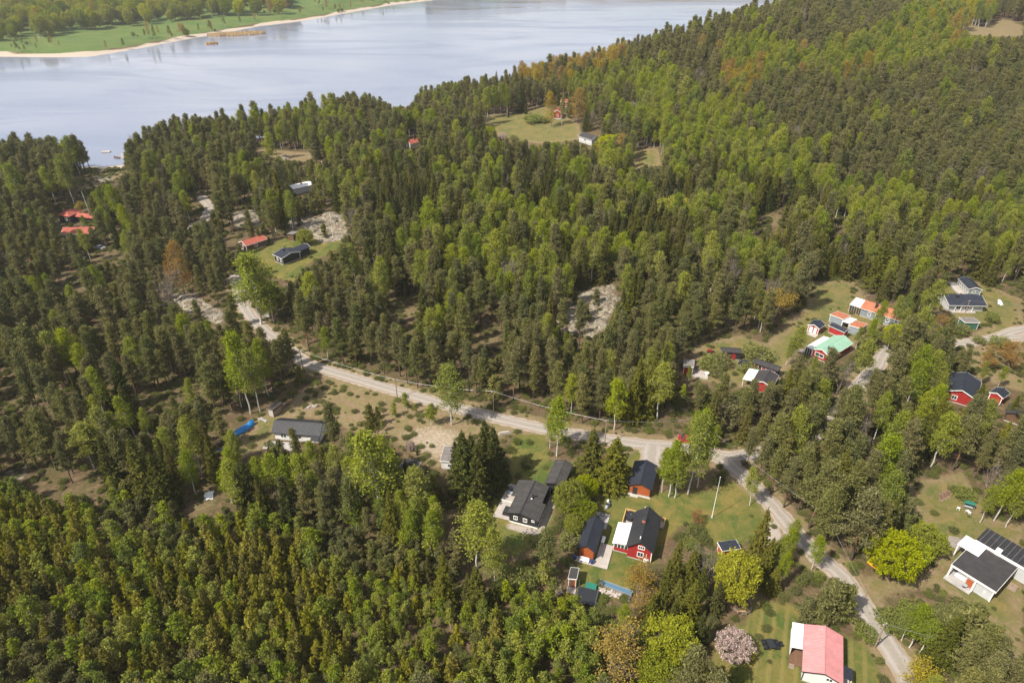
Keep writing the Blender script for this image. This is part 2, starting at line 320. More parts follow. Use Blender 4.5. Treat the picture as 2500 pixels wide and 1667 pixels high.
# ------------------------------------------------------------------ ground materials
def make_ground_mat():
    m, t = nodes_of('ground'); b = NB(t)
    n1 = b.noise(.035, 4, .6); n2 = b.noise(.22, 5, .65); n3 = b.noise(1.3, 5, .7); n4 = b.noise(6, 4, .7); n5 = b.noise(.5, 6, .7, dist=1.5)
    floor = b.mix(b.rng(n2, .35, .65), (.105, .066, .042), (.075, .07, .026))
    floor = b.mix(b.rng(n5, .48, .66, 0, .8), floor, (.19, .125, .08))
    floor = b.mix(b.rng(n3, .5, .75, 0, .7), floor, (.055, .06, .02))
    floor = b.mix(b.rng(n4, .5, .8, 0, .6), floor, (.16, .12, .07))
    def msk(a, lo=.35, hi=.62, k=.5):
        v = b.math('ADD', b.attr(a), b.math('MULTIPLY', b.math('SUBTRACT', b.math('ADD', b.math('MULTIPLY', n5, .5), b.math('MULTIPLY', n3, .5)), .5), k * 2))
        return b.rng(v, lo, hi)
    dry = b.mix(b.rng(n3, .3, .7), (.19, .13, .08), (.26, .19, .12)); dry = b.mix(b.rng(n5, .4, .58, 0, .75), dry, (.135, .135, .045)); dry = b.mix(b.rng(n2, .5, .7, 0, .5), dry, (.17, .1, .065))
    dry = b.mix(b.rng(n4, .45, .8, 0, .5), dry, (.19, .12, .075))
    lush = b.mix(b.rng(b.noise(.16, 5, .7, dist=.8), .38, .62), (.06, .092, .02), (.19, .145, .045)); lush = b.mix(b.rng(n5, .45, .75, 0, .6), lush, (.1, .12, .028)); lush = b.mix(b.rng(n3, .5, .75, 0, .5), lush, (.23, .165, .07))
    lush = b.mix(b.rng(n4, .45, .75, 0, .5), lush, (.055, .085, .018))
    sp_ = b.n('ShaderNodeSeparateXYZ'); b.put(sp_.inputs[0], b.obj()); mw = b.math('SINE', b.math('MULTIPLY', b.math('ADD', b.math('SUBTRACT', sp_.outputs[0], b.math('MULTIPLY', sp_.outputs[1], .42)), b.math('MULTIPLY', n3, .7)), 2.9))
    lush = b.mix(b.math('MULTIPLY', b.attr('mown'), b.rng(mw, .1, .9, 0, .6)), lush, (.2, .16, .055))
    rock = b.mix(b.rng(n3, .35, .65), (.24, .205, .17), (.34, .31, .22)); rock = b.mix(b.rng(n5, .46, .56, 0, .95), rock, (.1, .07, .045))
    rock = b.mix(b.rng(n4, .55, .75, 0, .6), rock, (.25, .22, .2))
    grav = b.mix(b.rng(n4, .3, .7), (.29, .245, .21), (.4, .35, .31))
    sand = b.mix(b.rng(n3, .3, .7), (.34, .28, .22), (.44, .37, .3))
    pas = b.mix(b.rng(n1, .35, .65), (.065, .115, .03), (.11, .14, .04))
    c = b.mix(msk('dry'), floor, dry); c = b.mix(msk('lush'), c, lush); c = b.mix(msk('rock'), c, rock); c = b.mix(msk('gravel', k=.3), c, grav)
    c = b.mix(msk('pasture', k=.1), c, pas); c = b.mix(msk('sand', k=.4), c, sand)
    b.principled(c, .95, 0, .1, b.bump(b.math('ADD', n3, b.math('MULTIPLY', n4, .6)), .7, .25))
make_ground_mat()
def make_road_mat():
    m, t = nodes_of('gravel_road'); b = NB(t)
    u = b.attr('across'); n1 = b.noise(.12, 4); n3 = b.noise(1.6, 5, .7); n4 = b.noise(9, 3)
    c = b.mix(b.rng(n3, .3, .7), (.235, .21, .19), (.32, .285, .255)); c = b.mix(b.rng(n4, .4, .8, 0, .4), c, (.19, .165, .145)); rut = b.math('MULTIPLY', b.rng(u, .3, .45), b.rng(u, .72, .58)); c = b.mix(b.math('MULTIPLY', rut, .5), c, (.37, .33, .3))
    mid = b.math('MULTIPLY', b.rng(u, 0., .3, 1, 0), b.rng(b.math('ADD', n3, n1), .8, 1.25))
    c = b.mix(b.math('MULTIPLY', mid, .55), c, (.22, .2, .1))
    edge = b.rng(b.math('ADD', u, b.math('MULTIPLY', b.math('SUBTRACT', n3, .5), .5)), .78, .98)
    c = b.mix(edge, c, (.27, .2, .12))
    b.principled(c, .95, 0, .1, b.bump(n4, .4, .04))
make_road_mat()
def make_water_mat():
    m, t = nodes_of('lake_water'); b = NB(t)
    mp = b.n('ShaderNodeMapping'); mp.inputs['Scale'].default_value = (.35, 1, 1); mp.inputs['Rotation'].default_value = (0, 0, .5); b.put(mp.inputs[0], b.obj())
    n = b.noise(.55, 4, .65); n2 = b.noise(.011, 5, .6, mp.outputs[0], 1.6); st = b.rng(n2, .4, .62)
    bp = b.n('ShaderNodeBump'); bp.inputs['Distance'].default_value = .4; b.put(bp.inputs['Strength'], b.rng(st, 0, 1, .03, .11)); b.put(bp.inputs['Height'], n)
    p = b.principled(b.mix(st, (.2, .215, .275), (.15, .175, .25)), b.rng(st, 0, 1, .08, .24), 0, 1.0, bp.outputs[0]); p.inputs['IOR'].default_value = 2.0
make_water_mat()

# ------------------------------------------------------------------ ground sheet, lake, roads
def axis(lo, hi, a, b, step, grow):
    v = list(np.arange(a, b + 1e-6, step)); s = step; x = b
    while x < hi: s *= grow; x += s; v.append(x)
    s = step; x = a; pre = []
    while x > lo: s *= grow; x -= s; pre.append(x)
    return np.array(pre[::-1] + v)
gx = axis(-1500, 1500, -140, 150, 1.0, 1.035); gy = axis(-120, 3200, 48, 240, 1.0, 1.016)
GX, GY = np.meshgrid(gx, gy); GZ = ground(GX, GY)
nx, ny = len(gx), len(gy); idx = np.arange(nx * ny).reshape(ny, nx)
P2 = np.stack([GX, GY], -1)
micro = .12 * np.sin(GX * 1.1 + np.sin(GY * .7) * 2) * np.sin(GY * .9 + 1.3 * np.sin(GX * .5))
gv = np.stack([GX, GY, GZ + micro * 0.4], -1).reshape(-1, 3)
gf = np.stack([idx[:-1, :-1], idx[:-1, 1:], idx[1:, 1:], idx[1:, :-1]], -1).reshape(-1, 4)
gme = np_mesh('ground', gv, gf, ['ground'], smooth=True)
def cover(names, soft):
    m = np.zeros(P2.shape[:2])
    for nme in names:
        p = np.array(CLEAR[nme]); c0 = p.min(0) - 25; c1 = p.max(0) + 25
        jy = np.where((gy >= c0[1]) & (gy <= c1[1]))[0]; jx = np.where((gx >= c0[0]) & (gx <= c1[0]))[0]
        if not len(jy) or not len(jx): continue
        sl = np.ix_(jy, jx); Q = P2[sl]; d = pdist(Q, p); s = np.where(inpoly(Q, p), d, -d)
        m[sl] = np.maximum(m[sl], S((s + soft) / (2 * soft)))
    return m
def near_lines(names, w, soft):
    m = np.zeros(P2.shape[:2])
    for nme in names:
        p = np.array(ROADS[nme]); c0 = p.min(0) - 12; c1 = p.max(0) + 12
        jy = np.where((gy >= c0[1]) & (gy <= c1[1]))[0]; jx = np.where((gx >= c0[0]) & (gx <= c1[0]))[0]
        sl = np.ix_(jy, jx); d = pdist(P2[sl], p, False); m[sl] = np.maximum(m[sl], 1 - S((d - w) / soft))
    return m
lushm = np.maximum(cover(['lawn_cabin', 'lawn_red', 'lawn_flag', 'lawn_pink', 'lawn_black'], 2.5), .55 * cover(['yard_J', 'yard_white', 'yard_mid', 'yard_navy', 'meadow', 'meadow_2'], 4))
drym = np.maximum.reduce([.85 * cover(['cove'], 4), cover(['yard_J', 'field', 'yard_white', 'yard_mid', 'yard_navy', 'heath_R', 'meadow', 'meadow_2', 'open_lake_R', 'field_far'], 3), .5 * cover(['spot_TR', 'dirt_bl', 'path_bl', 'cove', 'yard_W', 'gap_a', 'gap_b', 'gap_c', 'gap_d', 'gap_e', 'gap_f', 'gap_g'], 3), .75 * near_lines(['a', 'c', 'd'], 2.6, 3.5)])
rockm = np.maximum(cover(['rock_black', 'rock_W', 'rock_left', 'rock_mid'], 3), .42 * cover(['heath_a', 'heath_b'], 8))
gravm = np.maximum(near_lines(list(ROADS), 1.3, 1.4), .8 * cover(['apron_cabin', 'parking'], 1.2))
dl = pdist(P2, LAKE); il = inpoly(P2, LAKE)
farside = (GY > 560) & (GX < -60 + (GY - 1200) * .3)
dls = dl + 3. * np.sin(GX * .07 + GY * .02) + 2.2 * np.sin(GY * .11)
sandm = np.where(~il, 1 - S((dls - np.where(farside, 5, 3)) / 6), 1.0) * np.where(farside | ((GX < -150) & (GX > -215)), 1, .35)
sandm = np.maximum(sandm, .5 * cover(['bare'], 5))
pasm = np.where(farside & ~il, S((dl - 8) / 5) * (1 - S((dl - 170) / 40)), 0)
for an, mm in (('lush', lushm), ('dry', drym), ('rock', rockm), ('gravel', gravm), ('sand', sandm), ('pasture', pasm), ('mown', cover(['lawn_pink'], 1.5))):
    a = gme.attributes.new(an, 'FLOAT', 'POINT'); a.data.foreach_set('value', mm.astype(np.float32).ravel())
go = bpy.data.objects.new('ground', gme); COL.objects.link(go); tag(go, kind='structure')
lk = mesh_obj('lake_water', [(GX.min() + 2, 250, LZ), (GX.max() - 2, 250, LZ), (GX.max() - 2, GY.max() - 2, LZ), (GX.min() + 2, GY.max() - 2, LZ)], [(0, 1, 2, 3)], 'lake_water'); tag(lk, kind='structure')
def smooth_line(p, n=6):
    p = [np.array(q, float) for q in p]; p = [2 * p[0] - p[1]] + p + [2 * p[-1] - p[-2]]; o = []
    for i in range(1, len(p) - 2):
        for k in range(n):
            t = k / n; a, b, c, d = p[i - 1:i + 3]
            o.append(.5 * (2 * b + (c - a) * t + (2 * a - 5 * b + 4 * c - d) * t * t + (3 * b - a - 3 * c + d) * t ** 3))
    o.append(p[-2]); return np.array(o)
def road(name, pts, w, dz):
    c = smooth_line(pts); t = np.gradient(c, axis=0); t /= np.linalg.norm(t, axis=1)[:, None] + 1e-9; nn = np.stack([t[:, 1], -t[:, 0]], -1)
    us = np.linspace(-1, 1, 9); m = len(c)
    jit = 1 + .14 * np.sin(np.arange(m) * 1.7) * np.cos(np.arange(m) * .6 + 1)
    jit = jit * (1 + .4 * S((82 - c[:, 1]) / 22))
    X = c[:, None, 0] + nn[:, None, 0] * us[None] * (w * jit)[:, None]; Y = c[:, None, 1] + nn[:, None, 1] * us[None] * (w * jit)[:, None]
    Zr = ground(X, Y) + dz + .06 * (1 - us[None] ** 2)
    V = np.stack([X, Y, Zr], -1).reshape(-1, 3); ii = np.arange(m * 9).reshape(m, 9)
    Fq = np.stack([ii[:-1, :-1], ii[1:, :-1], ii[1:, 1:], ii[:-1, 1:]], -1).reshape(-1, 4)[:, ::-1]
    me = np_mesh(name, V, Fq, ['gravel_road'], smooth=True); a = me.attributes.new('across', 'FLOAT', 'POINT')
    a.data.foreach_set('value', np.tile(np.abs(us), m).astype(np.float32)); o = bpy.data.objects.new(name, me); COL.objects.link(o); tag(o, kind='structure')
for i, nme in enumerate(ROADS): road({'a': 'gravel_road', 'main': 'forest_road', 'c': 'gravel_lane', 'd': 'gravel_lane', 'e': 'driveway'}[nme], ROADS[nme], ROADW[nme], .07 + .006 * i)

# ------------------------------------------------------------------ building materials
ribbed('roof_felt', (.055, .052, .05), .55, 'Y', .75, .5, .2, .3, 0, (.085, .08, .075))
ribbed('roof_black', (.026, .027, .032), .3, 'Y', .5, .8, .16, .45, 0, (.045, .046, .05))
ribbed('roof_navy', (.022, .026, .04), .3, 'Y', .55, .7, .16, .4, 0, (.036, .04, .055))
ribbed('roof_orange', (.42, .15, .085), .3, 'Y', .75, .5, .2, .2, 0, (.25, .13, .07))
ribbed('roof_red', (.36, .095, .065), .3, 'Y', .7, .5, .16, .25, 0, (.3, .1, .07))
ribbed('roof_pink', (.56, .235, .235), .28, 'Y', .6, .45, .1, .3, 0, (.6, .3, .3))
ribbed('roof_green', (.27, .46, .34), .5, 'Y', .45, .4, .08, .4)
ribbed('roof_white', (.74, .73, .69), .45, 'Y', .5, .35, .05, .4)
ribbed('roof_grey', (.2, .18, .17), .4, 'Y', .8, .4, .2, .2, 0, (.14, .12, .1))
plain('felt_dark', (.042, .039, .04), .8, .25, .7)
ribbed('boards_red', (.36, .03, .028), .16, 'X', .75, .4, .12, .2)
ribbed('boards_orange', (.42, .105, .03), .14, 'Z', .6, .4, .15, .3)
ribbed('boards_black', (.03, .03, .031), .18, 'X', .7, .4, .15, .3)
ribbed('boards_grey', (.26, .3, .33), .16, 'X', .7, .35, .1, .25)
ribbed('boards_pale', (.5, .51, .52), .18, 'X', .65, .3, .07, .3)
ribbed('boards_white', (.74, .73, .72), .18, 'X', .6, .3, .05, .3)
ribbed('boards_brown', (.16, .09, .055), .16, 'X', .8, .4, .2, .2)
ribbed('boards_green', (.05, .14, .1), .16, 'X', .7, .4, .12, .25)
ribbed('boards_teal', (.04, .16, .2), .16, 'X', .7, .4, .12, .25)
ribbed('deck_boards', (.43, .385, .35), .15, 'X', .85, .35, .14, .15, 0, (.33, .29, .26))
ribbed('deck_old', (.3, .26, .23), .15, 'X', .9, .4, .2, .1, 0, (.2, .17, .15))
plain('trim_white', (.78, .77, .74), .6, .06)
plain('trim_black', (.028, .028, .03), .6, .1)
plain('concrete', (.42, .4, .37), .9, .15)
plain('slab_grey', (.36, .34, .33), .9, .2, .8)
plain('brick_red', (.36, .13, .09), .85, .25, 6)
plain('new_timber', (.52, .33, .14), .75, .15)
plain('old_timber', (.26, .2, .15), .9, .25)
plain('metal_dark', (.03, .03, .033), .4, .1, 2, .5)
plain('metal_grey', (.42, .43, .45), .4, .1, 2, .5, .6)
plain('plastic_black', (.02, .021, .024), .35, .1, 2, .5)
plain('plastic_white', (.8, .8, .79), .4, .04, 2, .5)
plain('plastic_blue', (.015, .04, .16), .4, .1, 2, .5)
plain('plastic_green', (.02, .15, .11), .5, .12)
plain('tarp_blue', (.012, .19, .5), .45, .2, 1.2, .5)
plain('tarp_orange', (.8, .36, .02), .6, .12)
plain('fabric_grey', (.3, .33, .38), .8, .15)
plain('paint_red', (.24, .02, .018), .35, .08, 2, .5)
plain('paint_silver', (.5, .52, .55), .3, .05, 2, .6)
plain('rubber', (.02, .02, .02), .8, .1)
plain('stone', (.42, .36, .33), .9, .3, 2)
plain('stone_grey', (.4, .38, .36), .95, .3, .9)
plain('firewood', (.34, .25, .17), .9, .35, 5)
plain('reed_dry', (.5, .36, .2), .95, .2, .6)
m_, t_ = nodes_of('window_glass'); NB(t_).principled((.035, .045, .055), .08, 0, .8)
m_, t_ = nodes_of('pool_cover'); NB(t_).principled((.075, .15, .22), .5, 0, .3)

# ------------------------------------------------------------------ building parts
def rot90(p):
    x, y, yaw, L, WL, WR, he, hr = p; W = WL + WR; c = (x + L / 2 * math.sin(yaw), y + L / 2 * math.cos(yaw)); y2 = yaw + math.pi / 2
    return [c[0] - W / 2 * math.sin(y2), c[1] - W / 2 * math.cos(y2), y2, W, L / 2, L / 2, he, hr]
def root(name, p, z0, label, cat='house', group=None): return empty(name, (p[0], p[1], z0), -p[2], label, cat, group)
def window(par, side, u, z, w, h, L, xl, xr, oy, frame='trim_white', bars=1, name='window'):
    """frame with casing, sill and glass on wall side F, B, L or R of the body xl..xr, oy..L-oy"""
    t = .05
    def pt(a, b, d):    # a along wall, b up, d out
        if side == 'F': return (a, oy - d, b)
        if side == 'B': return (a, L - oy + d, b)
        if side == 'L': return (xl - d, a, b)
        return (xr + d, a, b)
    def bx(mb, a0, a1, b0, b1, d0, d1):
        q = [pt(a0, b0, d0), pt(a1, b0, d0), pt(a1, b0, d1), pt(a0, b0, d1), pt(a0, b1, d0), pt(a1, b1, d0), pt(a1, b1, d1), pt(a0, b1, d1)]; mb.hexa(q)
    m = MB(); c = .12
    bx(m, u - w / 2 - c, u - w / 2, z - h / 2 - c, z + h / 2 + c, -.02, t); bx(m, u + w / 2, u + w / 2 + c, z - h / 2 - c, z + h / 2 + c, -.02, t)
    bx(m, u - w / 2, u + w / 2, z + h / 2, z + h / 2 + c, -.02, t); bx(m, u - w / 2, u + w / 2, z - h / 2 - c, z - h / 2, -.02, t * 1.3)
    for k in range(bars): q = u - w / 2 + w * (k + 1) / (bars + 1); bx(m, q - .035, q + .035, z - h / 2, z + h / 2, -.01, t * .8)
    o = m.build(name, frame, par); g = MB(); bx(g, u - w / 2, u + w / 2, z - h / 2, z + h / 2, -.03, .012); g.build('pane', 'window_glass', o); return o
def door(par, side, u, w, h, L, xl, xr, oy, mat='trim_white', z=.15, name='door'):
    m = MB(); d = .05
    if side == 'F': m.box(u - w / 2, u + w / 2, oy - d, oy + .02, z, z + h)
    elif side == 'B': m.box(u - w / 2, u + w / 2, L - oy - .02, L - oy + d, z, z + h)
    elif side == 'L': m.box(xl - d, xl + .02, u - w / 2, u + w / 2, z, z + h)
    else: m.box(xr - .02, xr + d, u - w / 2, u + w / 2, z, z + h)
    o = m.build(name, mat, par); k = MB(); q = u + w * .38
    if side == 'F': k.box(q - .03, q + .03, oy - d - .06, oy - d, z + h * .45, z + h * .5)
    elif side == 'B': k.box(q - .03, q + .03, L - oy + d, L - oy + d + .06, z + h * .45, z + h * .5)
    elif side == 'L': k.box(xl - d - .06, xl - d, q - .03, q + .03, z + h * .45, z + h * .5)
    else: k.box(xr + d, xr + d + .06, q - .03, q + .03, z + h * .45, z + h * .5)
    k.build('handle', 'metal_dark', o); return o
def slope_part(par, x0, z0, x1, z1, y0, y1, th, mat, name='roof_slope'):
    return MB().hexa([(x0, y0, z0), (x1, y0, z1), (x1, y1, z1), (x0, y1, z0), (x0, y0, z0 + th), (x1, y0, z1 + th), (x1, y1, z1 + th), (x0, y1, z0 + th)]).build(name, mat, par)
def gable(name, label, p, z0, wall, roof, trim='trim_white', ov=.35, oy=.35, plinth=True, corners=True, wins=(), doors=(), chim=None, cat='house', gw=None, roof2=None, group=None, faces=True):
    """gabled building. local x: across, y: along the ridge, front end at y = 0"""
    x, y, yaw, L, WL, WR, he, hr = p; o = root(name, p, z0, label, cat, group); xl, xr = -WL + ov, WR - ov; th = .13
    zl = hr - (hr - he) * (WL - ov) / WL; zr = hr - (hr - he) * (WR - ov) / WR; y0, y1 = oy, L - oy; zb = .3 if plinth else .02
    ang = [(xl, zb), (xr, zb), (xr, zr - .02), (0, hr - .02), (xl, zl - .02)]
    v = [(a, y0, b) for a, b in ang] + [(a, y1, b) for a, b in ang]
    mesh_obj('wall', v, [(0, 1, 2, 3, 4), (9, 8, 7, 6, 5), (0, 5, 6, 1), (1, 6, 7, 2), (4, 9, 5, 0)], wall, o)
    if plinth: MB().box(xl + .04, xr - .04, y0 + .04, y1 - .04, -.6, zb).build('plinth', 'concrete', o)
    slope_part(o, 0, hr, -WL, he, 0, L, th, roof); slope_part(o, 0, hr, WR, he, 0, L, th, roof2 or roof)
    m = MB(); m.hexa([(-.16, -.03, hr + th - .06), (.16, -.03, hr + th - .06), (.16, L + .03, hr + th - .06), (-.16, L + .03, hr + th - .06), (-.04, -.03, hr + th + .05), (.04, -.03, hr + th + .05), (.04, L + .03, hr + th + .05), (-.04, L + .03, hr + th + .05)]); m.build('ridge_cap', roof, o)
    for yy in (-.04, L + .0):
        for sx, W in ((-1, WL), (1, WR)):
            MB().hexa([(0, yy, hr - .08), (sx * W, yy, he - .08), (sx * W, yy + .04, he - .08), (0, yy + .04, hr - .08), (0, yy, hr + th + .015), (sx * W, yy, he + th + .015), (sx * W, yy + .04, he + th + .015), (0, yy + .04, hr + th + .015)]).build('bargeboard', trim, o)
    for sx, W in ((-1, WL), (1, WR)): MB().box(*(sorted((sx * W, sx * (W + .04)))), 0, L, he - .03, he + .1).build('eave_board', trim, o)
    if corners:
        for cx_, zc_ in ((xl, zl), (xr, zr)):
            for yy in (y0, y1):
                m = MB(); m.box(cx_ - (.03 if cx_ < 0 else .12), cx_ + (.12 if cx_ < 0 else .03), yy - (.03 if yy == y0 else .0), yy + (.0 if yy == y0 else .03), zb, zc_ - .03); m.build('corner_board', trim, o)
    for a in wins: window(o, *a[:5], L, xl, xr, oy, *a[5:])
    for a in doors: door(o, *a[:4], L, xl, xr, oy, *a[4:])
    if chim:
        cxx, cyy, w, h, cm = chim; zt = hr - (hr - he) * abs(cxx) / (WL if cxx < 0 else WR); m = MB().box(cxx - w / 2, cxx + w / 2, cyy - w / 2, cyy + w / 2, zt - .5, zt + h); c = m.build('chimney', cm, o)
        MB().box(cxx - w / 2 - .06, cxx + w / 2 + .06, cyy - w / 2 - .06, cyy + w / 2 + .06, zt + h + .002, zt + h + .09).build('chimney_cap', 'metal_dark', c)
        MB().box(cxx - w / 2 - .1, cxx + w / 2 + .1, cyy - w / 2 - .1, cyy + w / 2 + .1, zt - .1, zt + .22).build('flashing', 'metal_dark', c)
    return o
def shed_roof(name, label, p, z0, wall, roof, rise=0., trim='trim_white', ov=.2, wins=(), doors=(), cat='shed', body=True, posts=False, group=None, panes=False):
    """flat or single-pitch roof; rise lifts the right-hand eave over the left"""
    x, y, yaw, L, WL, WR, he, hr = p; o = root(name, p, z0, label, cat, group); xl, xr = -WL + ov, WR - ov; oy = ov
    f = lambda a: he + rise * (a + WL) / (WL + WR)
    if body:
        v = [(xl, oy, .02), (xr, oy, .02), (xr, L - oy, .02), (xl, L - oy, .02), (xl, oy, f(xl) - .01), (xr, oy, f(xr) - .01), (xr, L - oy, f(xr) - .01), (xl, L - oy, f(xl) - .01)]
        MB().hexa(v).build('wall', wall, o); MB().box(xl + .03, xr - .03, oy + .03, L - oy - .03, -.6, .018).build('plinth', 'concrete', o)
        for cx_ in (xl, xr):
            for yy in (oy, L - oy): MB().box(cx_ - .05, cx_ + .05, yy - .05, yy + .05, .02, f(cx_) - .03).build('corner_board', trim, o)
    if posts:
        for cx_ in (xl, xr):
            for yy in (oy, L - oy): MB().box(cx_ - .06, cx_ + .06, yy - .06, yy + .06, -.1, f(cx_) - .002).build('post', trim, o)
    slope_part(o, -WL, he, WR, he + rise, 0, L, .12, roof, 'roof')
    for yy in (-.04, L): MB().hexa([(-WL, yy, he - .06), (WR, yy, he + rise - .06), (WR, yy + .04, he + rise - .06), (-WL, yy + .04, he - .06), (-WL, yy, he + .135), (WR, yy, he + rise + .135), (WR, yy + .04, he + rise + .135), (-WL, yy + .04, he + .135)]).build('fascia', trim, o)
    for xx, zz in ((-WL - .04, he), (WR, he + rise)): MB().box(xx, xx + .04, 0, L, zz - .06, zz + .135).build('fascia', trim, o)
    for a in wins: window(o, *a[:5], L, xl, xr, oy, *a[5:])
    for a in doors: door(o, *a[:4], L, xl, xr, oy, *a[4:])
    return o
def H(k, he=None, hr=None, turn=False, **kw):
    p = list(HOUSE[k][0]); z = HOUSE[k][1]
    if turn: p = rot90(p)
    if he is not None: p[6] = he
    if hr is not None: p[7] = hr
    for i, n in enumerate(('x', 'y', 'yaw', 'L', 'WL', 'WR')):
        if n in kw: p[i] = kw[n]
    return p, z
def glazed(par, x0, x1, y, z0, z1, n, ax='x', t=.03, mat='trim_white'):
    """row of separate panes with posts between them along a porch side"""
    for k in range(n + 1):
        q = x0 + (x1 - x0) * k / n; m = MB()
        (m.box(q - .05, q + .05, y - t, y + t, z0, z1) if ax == 'x' else m.box(y - t, y + t, q - .05, q + .05, z0, z1)); m.build('glazing_post', mat, par)
    for k in range(n):
        a, b = x0 + (x1 - x0) * k / n + .06, x0 + (x1 - x0) * (k + 1) / n - .06; m = MB()
        (m.box(a, b, y - t * .4, y + t * .4, z0 + .05, z1 - .05) if ax == 'x' else m.box(y - t * .4, y + t * .4, a, b, z0 + .05, z1 - .05)); m.build('pane', 'window_glass', par)
def deck_part(par, x0, x1, y0, y1, z, mat='deck_boards', name='deck'):
    o = MB().box(x0, x1, y0, y1, z - .12, z).build(name, mat, par)
    for a in (x0 + .1, x1 - .1):
        for b in (y0 + .1, y1 - .1): MB().box(a - .06, a + .06, b - .06, b + .06, -.2, z - .121).build('deck_post', 'old_timber', o)
    return o

# ------------------------------------------------------------------ the buildings
# black cabin with stepped roof and deck
p, z = H('cabin'); x, y, yaw, L, WL, WR, he, hr = p
cab = root('black_cabin', p, z, 'black wooden cabin with grey felt roof, white windows and pale deck')
sl = (hr - he) / WR; e1, e2 = 2.3, 3.2
v = []
for yy in (.3, L - .3): v += [(-2.3, yy, .3), (3.45, yy, .3), (3.45, yy, hr - 3.45 * sl), (0, yy, hr - .02), (-2.3, yy, hr - 2.3 * sl - .02)]
mesh_obj('wall', v, [(0, 1, 2, 3, 4), (9, 8, 7, 6, 5), (0, 5, 6, 1), (1, 6, 7, 2), (4, 9, 5, 0)], 'boards_black', cab)
MB().box(-2.33, 3.48, .27, L - .27, -.5, .298).build('plinth', 'trim_white', cab)
for a, b, w in ((0, L * .5, 2.6), (L * .5, L, 3.5)): slope_part(cab, 0, hr, -w, hr - w * sl, a, b, .13, 'roof_felt')
for a, b, w in ((0, L * .5, WR), (L * .5, L, 3.0)): slope_part(cab, 0, hr, w, hr - w * sl, a, b, .13, 'roof_felt')
MB().box(-.14, .14, -.02, L + .02, hr + .1, hr + .19).build('ridge_cap', 'trim_black', cab)
for yy in (-.05, L + .01):
    MB().hexa([(0, yy, hr - .1), (-(2.6 if yy < 1 else 3.5), yy, hr - (2.6 if yy < 1 else 3.5) * sl - .1), (-(2.6 if yy < 1 else 3.5), yy + .04, hr - (2.6 if yy < 1 else 3.5) * sl - .1), (0, yy + .04, hr - .1), (0, yy, hr + .14), (-(2.6 if yy < 1 else 3.5), yy, hr - (2.6 if yy < 1 else 3.5) * sl + .14), (-(2.6 if yy < 1 else 3.5), yy + .04, hr - (2.6 if yy < 1 else 3.5) * sl + .14), (0, yy + .04, hr + .14)]).build('bargeboard', 'trim_black', cab)
    w = WR if yy < 1 else 3.0
    MB().hexa([(0, yy, hr - .1), (w, yy, hr - w * sl - .1), (w, yy + .04, hr - w * sl - .1), (0, yy + .04, hr - .1), (0, yy, hr + .14), (w, yy, hr - w * sl + .14), (w, yy + .04, hr - w * sl + .14), (0, yy + .04, hr + .14)]).build('bargeboard', 'trim_black', cab)
for u in (-1.0, .95): window(cab, 'F', u, 1.45, .62, .75, L, -2.3, 3.45, .3)
window(cab, 'F', 2.55, 1.75, .4, .3, L, -2.3, 3.45, .3, 'trim_white', 0); window(cab, 'R', 3.2, 1.2, .8, .7, L, -2.3, 3.45, .3, 'trim_black')
ch = MB().tube([(.95, L * .53, hr - .3), (.95, L * .53, hr + .75)], .16, 10).build('chimney', 'metal_dark', cab); MB().box(.75, 1.15, L * .53 - .28, L * .53 + .2, hr - .45, hr + .08).build('flashing', 'metal_dark', ch)
MB().tube([(.95, L * .53, hr + .76), (.95, L * .53, hr + .86)], .24, 10).build('chimney_cap', 'metal_dark', ch); MB().box(.72, 1.02, L * .53 - .62, L * .53 - .4, hr - .05, hr + .0).build('roof_hatch', 'trim_white', cab)
deck_part(cab, -5.7, -2.34, .3, L * .52, .34); deck_part(cab, -5.7, -2.34, L * .52 + .05, L + .4, .42)
MB().box(-5.75, -2.34, L * .52, L * .52 + .045, .2, .46).build('deck_edge', 'trim_white', cab)
# carport
p, z = H('carport'); c = gable('carport', 'black felt-roofed carport behind the black cabin', p, z, 'boards_black', 'roof_felt', 'trim_black', .3, .3, cat='carport', corners=False, plinth=False, gw=None)
MB().box(-p[4] + .45, -.25, .27, .31, .1, 2.0).build('opening_shade_panel', 'trim_black', c); MB().box(.05, p[5] - .4, .26, .3, .05, 2.15).build('wall_panel', 'boards_brown', c)  # solid black panel; its colour stands for the shade inside an open bay
for k in range(3): MB().box(-p[4] + .3, .9, -.9 - .28 * k, -.65 - .28 * k, .02, .32 - .09 * k).build('step', 'old_timber', c)
# orange garage
p, z = H('garage'); c = gable('garage', 'orange timber garage with navy gabled roof near the road', p, z, 'boards_orange', 'roof_navy', 'trim_black', .3, .3, cat='garage', corners=True, doors=(('F', -.95, .95, 1.9, 'trim_black'),))
MB().box(-1.75, -.15, -.55, .25, 0, .16).build('door_step', 'concrete', c); MB().box(-2.3, 2.3, -.05, .28, -.3, .1).build('apron', 'concrete', c)
# long shed
p, z = H('longshed'); c = gable('long_shed', 'long narrow shed with navy roof and orange-brown gable beside wooden deck', p, z, 'boards_orange', 'roof_navy', 'trim_black', .3, .35, cat='shed', corners=True, wins=(('R', 3., 1.3, .9, .7), ('R', 5.2, 1.3, .7, .7)))
deck_part(c, p[5] + .05, p[5] + 2.5, -.9, p[3] * .62, .22); deck_part(c, -p[4] - .1, p[5], -.9, .3, .2)
MB().box(-.75, .75, -.5, .2, .2, .62).build('bench', 'old_timber', c)
